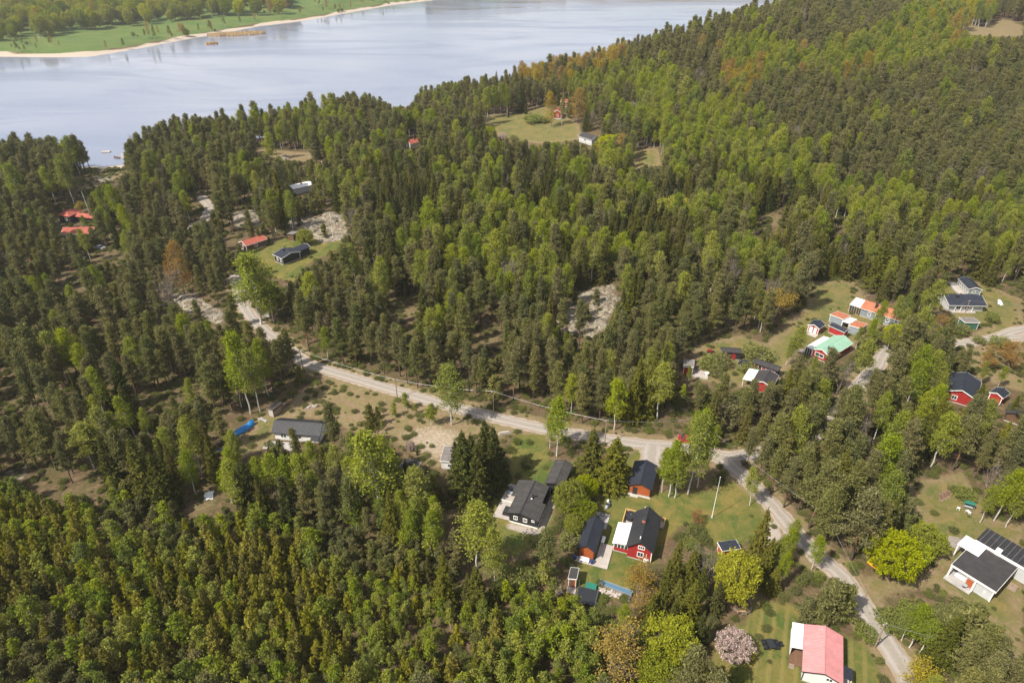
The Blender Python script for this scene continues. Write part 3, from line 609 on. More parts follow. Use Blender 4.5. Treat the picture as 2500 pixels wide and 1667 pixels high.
# red house
p, z = H('red'); x, y, yaw, L, WL, WR, he, hr = p
c = gable('red_house', 'red timber house with black tiled gable roof, brick chimney and white glazed porch', p, z, 'boards_red', 'roof_black', 'trim_black', .3, .35, corners=False, wins=(('F', .25, 1.55, .95, 1.05, 'trim_white', 1), ('F', .3, 3.35, 1.0, .62, 'trim_white', 2)), chim=(-.3, L * .56, .62, 1.0, 'brick_red'))
MB().box(WR - .42, WR - .26, .31, .35, .3, he).build('corner_board', 'trim_white', c); MB().box(.95, 1.85, -.05, .28, .35, .95).build('heat_pump', 'plastic_white', c); MB().tube([(1.4, .25, .96), (1.4, .25, 2.1)], .05).build('pipe', 'plastic_white', c)
MB().tube([(-.15, .9, hr - .1), (-.15, .9, hr + .55)], .1).build('vent_pipe', 'plastic_white', c)
px0, px1, py0, py1 = -WL - 2.35, -WL + .3, 1.0, 6.0      # white-roofed glazed porch
q = MB().hexa([(px0, py0, .3), (px1, py0, .3), (px1, py1, .3), (px0, py1, .3), (px0, py0, 1.15), (px1, py0, 1.15), (px1, py1, 1.15), (px0, py1, 1.15)]).build('porch_wall', 'boards_red', c)
MB().box(px0 + .05, px1 - .05, py0 + .05, py1 - .05, -.4, .298).build('porch_base', 'concrete', c)
slope_part(c, px0 - .3, 2.15, px1, 2.75, py0 - .3, py1 + .2, .1, 'roof_white', 'porch_roof'); glazed(c, px0 + .05, px1 - .05, py0, 1.15, 2.1, 4); glazed(c, py0 + .05, py1 - .05, px0, 1.15, 2.1, 6, 'y')
MB().box(px0, px1, py0 - .05, py0 - .01, 2.1, 2.32).build('porch_beam', 'trim_white', c); MB().box(px0 - .02, px0 + .06, py0 - .04, py0 + .04, .02, 1.15).build('corner_board', 'trim_white', c)
deck_part(c, -WL - 2.0, -WL + .2, py1 + .05, L + 1.9, .28); deck_part(c, -WL + .25, WR + .6, L + .05, L + 1.9, .27)
for a, b in (((-WL - 2.05, py1 + .05), (-WL - 2.05, L + 1.95)), ((-WL - 2.05, L + 1.95), (WR + .65, L + 1.95)), ((WR + .65, L + 1.95), (WR + .65, L - .4))):
    MB().bar((a[0], a[1], .75), (b[0], b[1], .75), .06, .8).build('terrace_fence', 'new_timber', c); MB().bar((a[0], a[1], 1.2), (b[0], b[1], 1.2), .16, .05).build('fence_rail', 'new_timber', c)
# pink-roofed house
p, z = H('pink'); x, y, yaw, L, WL, WR, he, hr = p
c = gable('pink_roofed_house', 'pale grey house with faded pink metal roof in the lower right corner', p, z, 'boards_white', 'roof_pink', 'trim_black', .35, .35, wins=(('F', 1.0, 2.3, .8, .6, 'trim_white', 1), ('L', 5., 1.5, .9, .9)))
slope_part(c, -WL - 1.72, he - .45, -WL - .0, he - .08, L - 4.8, L + .05, .1, 'plastic_white', 'porch_roof'); MB().box(-WL - 1.6, -WL + .36, L - 6.3, L - .1, -.2, .3).build('porch_floor', 'boards_brown', c)
MB().box(-WL - 1.6, -WL - 1.5, L - 4.7, L - .1, .3, 1.0).build('porch_wall', 'boards_white', c); glazed(c, L - 4.7, L - .1, -WL - 1.55, 1.0, he - .5, 5, 'y')
for k in range(3): MB().box(-WL - 1.5, -WL - .7, L - 6.55 - .25 * k, L - 6.32 - .25 * k, .0, .28 - .08 * k).build('step', 'old_timber', c)
slope_part(c, WR - .3, he - .1, WR + 1.45, he - .42, 1.6, 3.7, .09, 'roof_navy', 'side_porch_roof')
for a, b in ((WR + 1.3, 1.75), (WR + 1.3, 3.55)): MB().box(a - .05, a + .05, b - .05, b + .05, 0, he - .42).build('post', 'trim_white', c)
MB().box(WR - .3, WR + 1.4, 1.7, 3.6, -.1, .2).build('side_porch_floor', 'concrete', c)
# corner of a red roof at the lower edge
gable('red_roofed_shed', 'shed with dark red metal roof cut by the lower edge of the picture', [39.4, 55.6, .55 + math.pi / 2, 5.2, 2.4, 2.4, 2.2, 3.0], 0, 'boards_white', 'roof_red', 'trim_white', .3, .3, cat='shed')
# flat-roofed house on the right
p, z = H('Jlow'); p = list(p); x, y, yaw, L, WL, WR, he, hr = p; W = WL + WR
c = empty('flat_roofed_house', (x, y, z), -yaw, 'pale flat-roofed house with black felt roof, white carport roof and panelled upper roof', 'house')
# local x: from left gable to right along the front; y: away
MB().box(-WL + 2.6, WR - .3, .4, L, .1, 2.88).build('wall', 'boards_pale', c); MB().box(-WL + .3, -WL + 2.7, 2.6, L, .1, 2.88).build('wall', 'boards_pale', c)
MB().box(-WL, WR, 0, L - .3, 2.9, 3.08).build('roof', 'felt_dark', c); MB().box(-WL - .02, WR + .02, -.05, -.002, 2.7, 3.12).build('fascia', 'trim_white', c); MB().box(-WL - .05, -WL - .002, 0, L - .3, 2.7, 3.12).build('fascia', 'trim_white', c); MB().box(WR + .002, WR + .05, 0, L - .3, 2.7, 3.12).build('fascia', 'trim_white', c)
deck_part(c, -WL - .1, WR - 3.0, -1.1, 2.5, .3, 'slab_grey')
for a in (-WL + .15, WR - 3.1): MB().box(a - .12, a + .12, -.12, .12, .3, 2.88).build('pillar', 'trim_white', c)
MB().box(WR - 2.9, WR - .35, .3, .36, .1, 2.7).build('wall_panel', 'boards_pale', c); door(c, 'F', WR - 3.9, 1.0, 1.9, L, -WL, WR, .4, 'boards_orange'); MB().box(WR - .4, WR - .2, .2, .42, .1, 2.88).build('corner_board', 'trim_white', c)
MB().box(WR - 1.6, WR - 1.3, .28, .3, 1.2, 1.6).build('meter_box', 'plastic_white', c)
pu, zu = H('Jup'); ux, uy, uyaw, UL, UWL, UWR = pu[:6]; dx, dy = ux - x, uy - y; lx = dx * math.cos(yaw) - dy * math.sin(yaw); ly = dx * math.sin(yaw) + dy * math.cos(yaw)
X0, X1 = lx - UWL, lx + UWR + 5; Y0, Y1 = ly, ly + UL
MB().box(X0 + .3, X1, Y0 + .2, Y1 - .3, .1, 3.3).build('upper_wall', 'boards_pale', c); MB().box(X0, X1, Y0, Y1, 3.32, 3.5).build('upper_roof', 'roof_black', c); MB().box(X0, X1, Y0 - .06, Y0 - .002, 3.0, 3.55).build('fascia', 'trim_white', c)
for k in range(14): MB().box(X0 + .9 * k + .5, X0 + .9 * k + .56, Y0 + .1, Y1 - .05, 3.502, 3.56).build('roof_seam', 'roof_grey', c)
MB().box(X0 + 3.3, X0 + 4.2, Y0 - .2, Y0 + .5, 3.0, 4.2).build('chimney', 'trim_white', c); a = MB().tube([(X0 + 8.2, Y0 + 1., 3.4), (X0 + 8.2, Y0 + 1., 5.)], .03).build('antenna', 'metal_grey', c)
for k in range(4): MB().bar((X0 + 7.8, Y0 + .8 + .1 * k, 4.5 + .12 * k), (X0 + 8.6, Y0 + 1.2 - .1 * k, 4.5 + .12 * k), .03).build('antenna_rod', 'metal_grey', a)
pc, zc = H('Jcar'); dx, dy = pc[0] - x, pc[1] - y; lx = dx * math.cos(yaw) - dy * math.sin(yaw); ly = dx * math.sin(yaw) + dy * math.cos(yaw)
MB().box(lx - pc[4], lx + pc[5], ly, ly + pc[3], 3.1, 3.2).build('carport_roof', 'plastic_white', c); MB().box(lx - pc[4] + .1, lx - pc[4] + .3, ly + .1, ly + .3, 0, 3.1).build('post', 'trim_white', c); MB().box(lx - pc[4] + .1, lx - pc[4] + .3, ly + pc[3] - .3, ly + pc[3] - .1, 0, 3.1).build('post', 'trim_white', c)
m = MB(); n8 = 8; m.add([(lx - pc[4] + (-.6 + 2. * math.cos(2 * math.pi * (k + .5) / n8)), ly + pc[3] + .2 + 1.7 * math.sin(2 * math.pi * (k + .5) / n8), zz) for zz in (.1, .34) for k in range(n8)], [tuple(range(n8, 2 * n8))] + [(k, (k + 1) % n8, n8 + (k + 1) % n8, n8 + k) for k in range(n8)]); m.build('round_deck', 'deck_old', c)
for k in range(4): MB().box(WR + .3, WR + 1.6, L - 3.0 + .32 * k, L - 2.7 + .32 * k, .02, .2 + .17 * k).build('step', 'old_timber', c)
# hillside shed by the brown spruce
p, z = H('shedK', turn=True); gable('hillside_shed', 'small orange-brown shed with navy roof behind the bright maple', p, z, 'boards_orange', 'roof_navy', 'trim_white', .2, .2, cat='shed')
# outhouse
p, z = H('outh'); c = shed_roof('outhouse', 'tiny open-fronted outhouse with black roof and white edge board', [p[0] + .1, p[1], .25, 2.5, .75, .75, 2.1, 2.1], z, 'boards_orange', 'felt_dark', .25, 'trim_white', .12, doors=(('F', -.1, .7, 1.7, 'boards_brown'),), cat='outhouse')
MB().box(-.8, .8, -1.3, .1, .0, .1).build('front_step', 'deck_boards', c)
# white house on the left
p, z = H('white'); L = p[3]; c = gable('white_house', 'white house with black tiled roof half hidden by birches on the left', p, z, 'boards_white', 'roof_black', 'trim_black', .45, .4, wins=(('R', 2.5, 1.4, 1.2, 1.0), ('R', 6., 1.4, 1.2, 1.0), ('F', 1.0, 1.5, .9, .9)), doors=(('R', 9., 1., 2.),))
slope_part(c, p[5] - .3, p[6] + .1, p[5] + 1.2, p[6] - .5, 9.3, 11.2, .1, 'roof_black', 'dormer_roof'); deck_part(c, p[5] + .3, p[5] + 3.0, -1.2, 5.5, .25, 'slab_grey', 'terrace'); MB().tube([(-.3, L - .5, p[7] - .2), (-.3, L - .5, p[7] + .7)], .25, 10).build('chimney', 'metal_dark', c)
# small cabins behind the dark spruces
p, z = H('cab10', WR=1.6, WL=1.6); gable('grey_roofed_cabin', 'small white cabin with grey roof left of the dark spruces', p, z, 'boards_white', 'roof_grey', 'trim_white', .25, .25, cat='cabin', wins=(('F', .3, 1.3, .6, .6),))
p, z = H('dark10', turn=True); gable('black_roofed_cabin', 'low cabin with black roof hidden among tall birches', p, z, 'boards_pale', 'felt_dark', 'trim_white', .25, .25, cat='cabin', chim=(.1, 1.8, .4, .6, 'metal_dark'))
p, z = H('teal10'); gable('teal_shed', 'small teal shed under grey roof between the birches', p, z, 'boards_teal', 'roof_grey', 'trim_black', .2, .2, cat='shed')
# right-hand cluster
p, z = H('green'); L = p[3]; c = gable('green_roofed_house', 'red house with pale green metal roof and white window trim', [p[0], p[1], p[2], 11.5, 2.77, 2.77, 2.25, 3.5], z, 'boards_red', 'roof_green', 'trim_white', .3, .3, wins=(('F', -.4, 1.5, 2.3, .9, 'trim_white', 1),), chim=(.7, 2.2, .3, .6, 'metal_dark'))
slope_part(c, -4.6, 2.0, -2.78, 2.3, .2, 9.3, .09, 'roof_white', 'porch_roof'); glazed(c, -4.5, -2.6, .3, .2, 2.0, 3); glazed(c, .4, 9., -4.5, .2, 1.95, 8, 'y'); deck_part(c, -6.2, -4.6, -.5, 3.5, .2, 'deck_old')
p, z = H('grey'); p[2] = -.78; L = p[3]; p[3] = 11.5; p[0] += 1.2; p[1] -= .6; c = gable('orange_tiled_house', 'blue-grey house with orange tiled roof and white glazed veranda', [p[0], p[1], p[2], 11.5, 3.1, 3.1, 2.6, 4.0], z, 'boards_grey', 'roof_orange', 'trim_white', .35, .35, wins=(('L', 8.6, 1.5, .6, 1.1), ('L', 6.4, 1.5, 1.0, 1.0), ('L', 3.5, 1.5, .8, .9)), chim=(-1.2, 7.8, .5, 1.4, 'metal_dark'))
slope_part(c, -3.0, 2.55, 1.6, 3.2, 11.55, 14.6, .1, 'roof_white', 'veranda_roof'); glazed(c, 11.6, 14.4, -2.9, .3, 2.5, 4, 'y', .03, 'new_timber'); MB().box(-2.9, 1.5, 11.6, 14.4, -.2, .3).build('veranda_floor', 'old_timber', c); glazed(c, -2.9, 1.5, 14.4, .3, 2.5, 5)
for k in range(3): MB().box(-3.3 - .3 * k, -3.0 - .3 * k, 12.6, 13.8, 0, .3 - .08 * k).build('step', 'old_timber', c)
for key, lab in (('gar1', 'orange-tiled grey outbuilding, upper one of the joined pair'), ('gar2', 'orange-tiled grey outbuilding, lower one of the joined pair')):
    p, z = H(key); shed_roof('tiled_outbuilding', lab, p, z, 'boards_grey', 'roof_orange', .35, 'trim_white', .2, doors=(('L', p[3] * .5, .8, 1.8, 'boards_pale'),), cat='outbuilding')
p, z = H('garmid'); shed_roof('glass_passage', 'white-framed translucent roof joining the two tiled outbuildings', p, z, 'boards_white', 'roof_white', .25, 'trim_white', .15, body=False, posts=True, cat='canopy')
p, z = H('hut1'); c = gable('red_hut', 'red hut with navy gable roof and white door on a pale deck', [p[0], p[1], p[2], 4.0, 1.75, 1.75, 2.0, 2.75], z, 'boards_red', 'roof_navy', 'trim_white', .25, .25, cat='hut', doors=(('F', -.6, .9, 1.7), ('F', .6, .8, 1.7)))
deck_part(c, -1.8, 1.8, -1.7, .2, .12)
p, z = H('hut2', turn=True); p[7] = 2.7; c = gable('red_hut', 'red hut with navy roof ridge parallel to the green roof behind it', p, z, 'boards_red', 'roof_navy', 'trim_white', .25, .25, cat='hut', doors=(('L', p[3] * .3, .9, 1.6), ('L', p[3] * .7, .9, 1.6)))
c = None
p, z = H('shedblack', turn=True); p[7] = 2.6; gable('black_red_shed', 'black shed with red doors and one white window left of the birches', p, z, 'boards_black', 'felt_dark', 'trim_black', .2, .2, cat='shed', doors=(('R', p[3] * .35, 1.0, 1.7, 'boards_red'), ('R', p[3] * .75, 1.1, 1.7, 'boards_red'), ('L', p[3] * .35, 1.0, 1.7, 'boards_red'), ('L', p[3] * .75, 1.1, 1.7, 'boards_red')), wins=(('F', .2, 1.4, .5, .6), ('B', .2, 1.4, .5, .6)))
p, z = H('shedleft'); shed_roof('small_red_shed', 'small red shed with grey lean-to roof beside a paved patio', p, z, 'boards_red', 'roof_grey', .3, 'trim_white', .15, cat='shed')
p, z = H('striped', turn=True); p[7] = 2.75; L = p[3]; gable('striped_shed', 'long black shed with red and white door panels under grey roof', p, z, 'boards_black', 'felt_dark', 'trim_black', .3, .25, cat='shed', doors=tuple(('L', L * f, .7, 1.8, 'boards_red') for f in (.15, .45, .8)) + tuple(('R', L * f, .7, 1.8, 'boards_red') for f in (.15, .45, .8)) + tuple(('L', L * f, .1, 1.8) for f in (.07, .23, .37, .53, .72, .88)) + tuple(('R', L * f, .1, 1.8) for f in (.07, .23, .37, .53, .72, .88)))
p, z = H('darkwhite'); c = gable('half_white_house', 'house whose roof is half dark grey and half white behind pines', [p[0], p[1], p[2], 6.2, 2.6, 2.4, 2.5, 3.4], z, 'boards_red', 'felt_dark', 'trim_white', .3, .3)
slope_part(c, -5.0, 2.2, -2.62, 2.5, .2, 6., .1, 'roof_white', 'porch_roof')
for yy in (.5, 5.6): MB().box(-4.9, -4.8, yy, yy + .1, 0, 2.2).build('post', 'trim_white', c)
p, z = H('navy'); L = p[3]; p[4] = 3.6; p[5] = 4.1; c = gable('navy_roofed_house', 'wide pale house with navy roof and white pillared porch at right', p, z, 'boards_pale', 'roof_navy', 'trim_white', .8, .5, wins=(('R', L - 1.6, 1.5, .5, .5), ('R', 3.5, 1.4, 1.2, 1.2), ('R', 6., 1.4, 1., 1.2)), chim=(.9, 3.6, .5, .7, 'metal_dark'))
for k in range(4): MB().box(p[5] - .35, p[5] - .2, 2.2 + 1.7 * k, 2.35 + 1.7 * k, .2, p[6]).build('pillar', 'trim_white', c)
MB().box(p[5] - .8, p[5] + .4, 1.2, 8.4, -.1, .2).build('porch_floor', 'deck_boards', c)
p, z = H('cabin2'); p[6] = 2.1; p[7] = 2.9; p[4] = p[5] = 2.1; L = p[3]; c = gable('narrow_cabin', 'narrow grey cabin with navy roof and white trim above the wide house', p, z, 'boards_grey', 'roof_navy', 'trim_white', .3, .3, cat='cabin', wins=(('F', -.2, 1.3, .8, .7, 'trim_white', 1),) + tuple(('L', 1.2 + 1.5 * k, 1.2, .8, 1.2) for k in range(4)))
deck_part(c, -4.1, -2.0, 0, L + 1, .3, 'deck_boards'); MB().box(-4.5, -4.12, -1, L + .5, 0, .5).build('stone_edge', 'stone_grey', c)
p, z = H('gshed'); shed_roof('green_shed', 'low dark green shed with flat grey roof below the pillared porch', p, z, 'boards_green', 'roof_grey', .2, 'trim_white', .2, cat='shed')
p, z = H('redR'); gable('red_navy_house', 'red house with wide navy roof behind a dense spruce at right', [p[0] + .4, p[1] + .3, .62, 9.6, 3.4, 3.6, 2.6, 4.1], z, 'boards_red', 'roof_navy', 'trim_white', .4, .4, wins=(('F', -1, 1.5, 1., 1.),))
p, z = H('smallR'); gable('small_red_outbuilding', 'little red outbuilding with navy roof right of the red house', [p[0], p[1], p[2], 3.8, 1.6, 1.6, 2.2, 2.9], z, 'boards_red', 'roof_navy', 'trim_white', .25, .25, cat='outbuilding')
p, z = H('cornerR'); gable('dark_roofed_shed', 'shed with dark grey roof at the right edge of the picture', [p[0], p[1], p[2], 4.2, 1.8, 1.8, 2.2, 2.9], z, 'boards_brown', 'felt_dark', 'trim_black', .25, .25, cat='shed')
# left-hand and far houses
p, z = H('blk1', turn=True); p[7] = 3.5; L = p[3]; c = gable('black_house', 'black L-shaped house with navy roofs and white window frames on yellow lawn', p, z, 'boards_black', 'roof_navy', 'trim_white', .35, .35, wins=(('R', L * .4, 1.5, .7, .9), ('R', L * .75, 1.5, .7, .9), ('L', L * .4, 1.5, .7, .9), ('L', L * .75, 1.5, .7, .9)), chim=(.6, L * .4, .4, .8, 'metal_dark'))
p2, z2 = H('blk2', turn=True); dx, dy = p2[0] - p[0], p2[1] - p[1]; lx = dx * math.cos(p[2]) - dy * math.sin(p[2]); ly = dx * math.sin(p[2]) + dy * math.cos(p[2])
MB().box(-p[4] - 4.2, -p[4] + .8, 1.0, 4.4, .1, 2.5).build('wing_wall', 'boards_black', c)
for s, (za, zb_) in (((.6, 2.7), (2.55, 3.35)), ((2.7, 4.8), (3.35, 2.55))):
    MB().hexa([(-p[4] - 4.6, s[0], za), (0, s[0], za), (0, s[1], zb_), (-p[4] - 4.6, s[1], zb_), (-p[4] - 4.6, s[0], za + .12), (0, s[0], za + .12), (0, s[1], zb_ + .12), (-p[4] - 4.6, s[1], zb_ + .12)]).build('wing_roof', 'roof_navy', c)
MB().bar((-p[4] - 4.6, .58, 2.6), (-p[4] - 4.6, 2.7, 3.4), .06, .2).build('bargeboard', 'trim_white', c); MB().bar((-p[4] - 4.6, 2.7, 3.4), (-p[4] - 4.6, 4.82, 2.6), .06, .2).build('bargeboard', 'trim_white', c)
p, z = H('redc'); gable('red_roofed_cabin', 'dark brown cabin with dull red roof behind the yellow lawn', [p[0] + 2.5, p[1] - .5, .75, 8.5, 2.6, 2.6, 2.4, 3.5], z, 'boards_brown', 'roof_red', 'trim_white', .35, .35, cat='cabin', wins=(('F', 0, 1.4, .9, .9), ('R', 4, 1.4, .9, .9)))
p, z = H('gsh'); shed_roof('grey_shed', 'grey garden shed at the back of the yellow lawn', [p[0], p[1], p[2], 3.2, 1.6, 1.6, 2.2, 2.2], z, 'boards_brown', 'roof_grey', .3, 'trim_black', .15, cat='shed')
p, z = H('tower'); z = 0.2; gx0, gy0 = p[0] + 1.0, p[1] + 1.5
c = empty('hip_roofed_house', (gx0, gy0, z), -.25, 'dark house with orange-red hip roof and long low wing at far left', 'house'); MB().box(-2.6, 2.6, .4, 6.2, 0, 3.0).build('wall', 'boards_black', c)
HV = [(-3.1, -.1, 2.95), (3.1, -.1, 2.95), (3.1, 6.7, 2.95), (-3.1, 6.7, 2.95), (0, 2.4, 4.5), (0, 4.2, 4.5)]; mesh_obj('roof', HV, [(0, 1, 4), (1, 2, 5, 4), (2, 3, 5), (3, 0, 4, 5), (3, 2, 1, 0)], 'roof_red', c)
window(c, 'F', .6, 1.6, .8, 1.0, 6.6, -2.6, 2.6, .4); MB().box(-1.3, -.8, 2.0, 2.5, 3.4, 5.0).build('chimney', 'brick_red', c); MB().box(2.6, 12., 2.6, 5.6, 0, 2.1).build('wing_wall', 'boards_black', c)
slope = MB().hexa([(2.6, 2.1, 2.15), (12.4, 2.1, 2.15), (12.4, 4.1, 3.0), (2.6, 4.1, 3.0), (2.6, 2.1, 2.27), (12.4, 2.1, 2.27), (12.4, 4.1, 3.12), (2.6, 4.1, 3.12)]).build('wing_roof', 'roof_red', c); MB().hexa([(2.6, 4.1, 3.0), (12.4, 4.1, 3.0), (12.4, 6.1, 2.15), (2.6, 6.1, 2.15), (2.6, 4.1, 3.12), (12.4, 4.1, 3.12), (12.4, 6.1, 2.27), (2.6, 6.1, 2.27)]).build('wing_roof', 'roof_red', c)
p, z = H('pinkr', turn=True); gable('pink_tiled_house', 'long dark house with dull red tiled roof at far left', [p[0] + .5, p[1], p[2], 11.5, 3.3, 3.3, 2.4, 3.8], z, 'boards_black', 'roof_red', 'trim_white', .4, .4, wins=(('R', 6, 1.4, 1, .9), ('L', 6, 1.4, 1, .9)))
p, z = H('wroof', turn=True); p[7] = 3.0; gable('white_roofed_cottage', 'pale cottage with white metal roof among the lakeside pines', [p[0], p[1], p[2], p[3], 2.8, 2.8, 2.5, 3.1], z, 'boards_pale', 'roof_white', 'trim_white', .3, .3, cat='cottage', chim=(.3, 3, .4, .6, 'brick_red')) if False else gable('white_roofed_cottage', 'pale cottage with white metal roof among the lakeside pines', [HOUSE['wroof'][0][0], HOUSE['wroof'][0][1], HOUSE['wroof'][0][2], 9.5, 2.8, 2.8, 2.5, 3.1], HOUSE['wroof'][1], 'boards_pale', 'roof_white', 'trim_white', .3, .3, cat='cottage', chim=(.3, 5, .4, .6, 'brick_red'))
p, z = H('cot1', turn=True); gable('red_cottage', 'tiny red cottage with orange roof, upper of the two by the meadow', [p[0] + .5, p[1], p[2], 5.6, 2.4, 2.4, 2.7, 3.9], z, 'boards_red', 'roof_red', 'trim_white', .3, .3, cat='cottage', wins=(('R', 1.5, 1.5, .8, .9), ('R', 4., 1.5, .8, .9)))
p, z = H('cot2'); gable('red_cottage', 'red cottage with white gable window, lower of the two by the meadow', [p[0] + .3, p[1] + 1, .2, 7.5, 2.6, 2.6, 3.0, 4.6], z, 'boards_red', 'roof_red', 'trim_white', .3, .3, cat='cottage', wins=(('F', .2, 1.7, .9, 1.2),))
p, z = H('darkM', turn=True); gable('dark_meadow_house', 'low white-trimmed house with dark roof below the meadow', [p[0] - 1, p[1] + .5, p[2] + .15, 10.5, 3.2, 3.2, 2.4, 4.0], z, 'boards_pale', 'felt_dark', 'trim_white', .4, .4, wins=(('F', 0, 1.5, 1.6, 1.2), ('R', 5, 1.4, 1.2, 1.0)))
p, z = H('rr1'); gable('orange_roofed_house', 'house with bright orange roof glimpsed between birches near the lake', [p[0], p[1] + 6, -.1, 8, 2.2, 2.2, 3, 4.6], z, 'boards_red', 'roof_red', 'trim_white', .3, .3)
p, z = H('rr2'); gable('orange_roofed_house', 'orange roof with white gable showing above the pines near the lake', [p[0] - 1, p[1] + 1, .9, 8, 2.4, 2.4, 3, 4.6], z, 'boards_white', 'roof_red', 'trim_white', .3, .3, chim=(.3, 4, .5, .8, 'brick_red'))
p, z = H('tin'); gable('tin_roofed_hut', 'small hut with glinting tin roof near the lakeside clearing', [p[0], p[1] + 1, .9, 5, 1.8, 1.8, 2.2, 2.9], z, 'boards_pale', 'roof_white', 'trim_white', .2, .2, cat='hut')
bx_ = (120.2, 216.5); gable('blue_grey_cottage', 'blue-grey cottage with white-edged roof peeping out of the upper right forest', [bx_[0], bx_[1], .5, 6.5, 2.6, 2.6, 2.4, 3.6], gz(*bx_), 'boards_grey', 'roof_navy', 'trim_white', .3, .3, cat='cottage')

# ------------------------------------------------------------------ smaller things
def utility_pole(x, y, h, label, arm=True, rz=.4):
    o = empty('utility_pole', (x, y, gz(x, y)), rz, label, 'pole', 'utility poles along the gravel road')
    MB().tube([(0, 0, -.5), (0, 0, h)], [.13, .09], 10).build('pole', 'old_timber', o)
    if arm: MB().box(-.45, .45, -.05, .05, h - .35, h - .25).build('crossarm', 'old_timber', o)
    for a in (-.35, .35): MB().tube([(a, 0, h - .25), (a, 0, h - .1)], .04, 6).build('insulator', 'plastic_white', o)
    return Vector((x, y, gz(x, y) + h - .15))
def wire(a, b, label, sag=.6, r=.016):
    pts = [a.lerp(b, k / 14) - Vector((0, 0, sag * 4 * (k / 14) * (1 - k / 14))) for k in range(15)]
    tag(MB().tube(pts, r, 5).build('overhead_wire', 'metal_grey'), label, 'wire', 'overhead wires between poles')
PO = [(-54.4, 147.9, 7.0, 'dark wooden pole at the bend above the dry field'),
      (-28.3, 136.4, 5.8, 'dark wooden pole on the near verge left of the road birch'),
      (-4.4, 129.8, 7.0, 'slim wooden pole on the far verge above the plank stack'),
      (20.8, 118.8, 7.0, 'wooden pole between the two road spruces'),
      (40.5, 118.8, 7.5, 'wooden pole where the lane joins the road'),
      (57.9, 89.8, 7.5, 'wooden pole behind the lone roadside pine'),
      (58.7, 68.4, 6.2, 'leaning-looking pole at the road edge right of the pink roof')]
tops = []
for k, (x, y, h, lab) in enumerate(PO): tops.append(utility_pole(x, y, h, lab))
for k in range(len(PO) - 1):
    wire(tops[k], tops[k + 1], f'sagging grey overhead wire along the road, span {["one", "two", "three", "four", "five", "six", "seven", "eight", "nine"][k]} from the left')
wire(tops[-1], Vector((78, 62, 6.2)), 'overhead wire leaving the tall lower right pole to the right', .4); wire(tops[-1], Vector((57.5, 40, 6.0)), 'overhead wire crossing the road at the lower right', .4)
lane = utility_pole(131.0, 172.7, 8.0, 'wooden pole by the green shed below the pillared porch'); wood_pole = utility_pole(80.8, 146.6, 8.5, 'wooden pole among the pines beside the side lane')
wire(wood_pole, lane, 'long overhead wire above the side lane to the pillared house', 1.); wire(tops[4], wood_pole, 'overhead wire from the road junction into the woods on the right', .8); wire(lane, lane + Vector((60, -6, 0)), 'overhead wire running out of the picture at the right', .8)
fx, fy = 39.4, 96.7
o = empty('flagpole', (fx, fy, 0), 0, 'white flagpole standing on the lawn beside the gravel road', 'flagpole', 'flagpoles'); MB().tube([(0, 0, -.3), (0, 0, 10.6)], [.07, .035], 10).build('pole', 'plastic_white', o); MB().lathe([(.01, 10.6), (.09, 10.66), (.09, 10.74), (.01, 10.8)], 8).build('finial', 'trim_white', o); MB().box(-.15, .15, -.15, .15, 0, .35).build('base', 'concrete', o)
o = empty('flagpole', (-66.5, 236.5, gz(-66.5, 236.5)), 0, 'white flagpole on the pale rock behind the black house', 'flagpole', 'flagpoles'); MB().tube([(0, 0, -.3), (0, 0, 10.)], [.08, .04], 8).build('pole', 'plastic_white', o); MB().lathe([(.01, 10.), (.1, 10.06), (.1, 10.16), (.01, 10.2)], 8).build('finial', 'trim_white', o)
o = empty('flagpole', (-170.5, 262, gz(-170.5, 262)), 0, 'white flagpole behind the hip-roofed house at far left', 'flagpole', 'flagpoles'); MB().tube([(0, 0, -.3), (-.3, 0, 9.)], [.09, .05], 8).build('pole', 'plastic_white', o)
# terrace of the red house: hot tub, parasol
def at_house(k, lx, ly): p = HOUSE[k][0]; return p[0] + ly * math.sin(p[2]) + lx * math.cos(p[2]), p[1] + ly * math.cos(p[2]) - lx * math.sin(p[2]), -p[2]
x, y, rz = at_house('red', -3.3, 9.9); o = empty('hot_tub', (x, y, .28), rz, 'round black covered hot tub on the terrace behind the red house', 'hot tub'); MB().lathe([(1.0, 0), (1.05, .05), (1.05, .8), (1.0, .84)], 10).build('tub', 'boards_black', o); MB().lathe([(1.1, .845), (1.1, .93), (.9, 1.0), (.1, 1.03)], 10).build('cover', 'plastic_black', o); MB().lathe([(.05, 1.03), (.07, 1.06), (.01, 1.1)], 6).build('cover_knob', 'trim_white', o)
x, y, rz = at_house('red', -.9, 11.6); o = empty('parasol', (x, y, .28), rz, 'closed white parasol standing on the terrace by the hot tub', 'parasol'); MB().tube([(0, 0, 0), (0, 0, 2.3)], .03, 6).build('pole', 'metal_grey', o); MB().lathe([(.05, 1.0), (.17, 1.1), (.12, 1.9), (.02, 2.4)], 8).build('canopy', 'plastic_white', o); MB().lathe([(.3, 0), (.3, .08), (.05, .1)], 8).build('base', 'concrete', o)
for k, (lx, ly) in enumerate(((-1.75, -.45), (1.45, -.5))):
    x, y, rz = at_house('longshed', lx, ly); o = empty('blue_barrel', (x, y, .2), rz, ('blue plastic rain barrel at the left corner of the long shed', 'blue plastic rain barrel at the right corner of the long shed')[k], 'barrel', 'rain barrels'); MB().lathe([(.27, 0), (.31, .2), (.32, .6), (.29, .85)], 12).build('drum', 'plastic_blue', o); MB().lathe([(.3, .852), (.3, .9), (.05, .93)], 12).build('lid', 'plastic_blue', o)
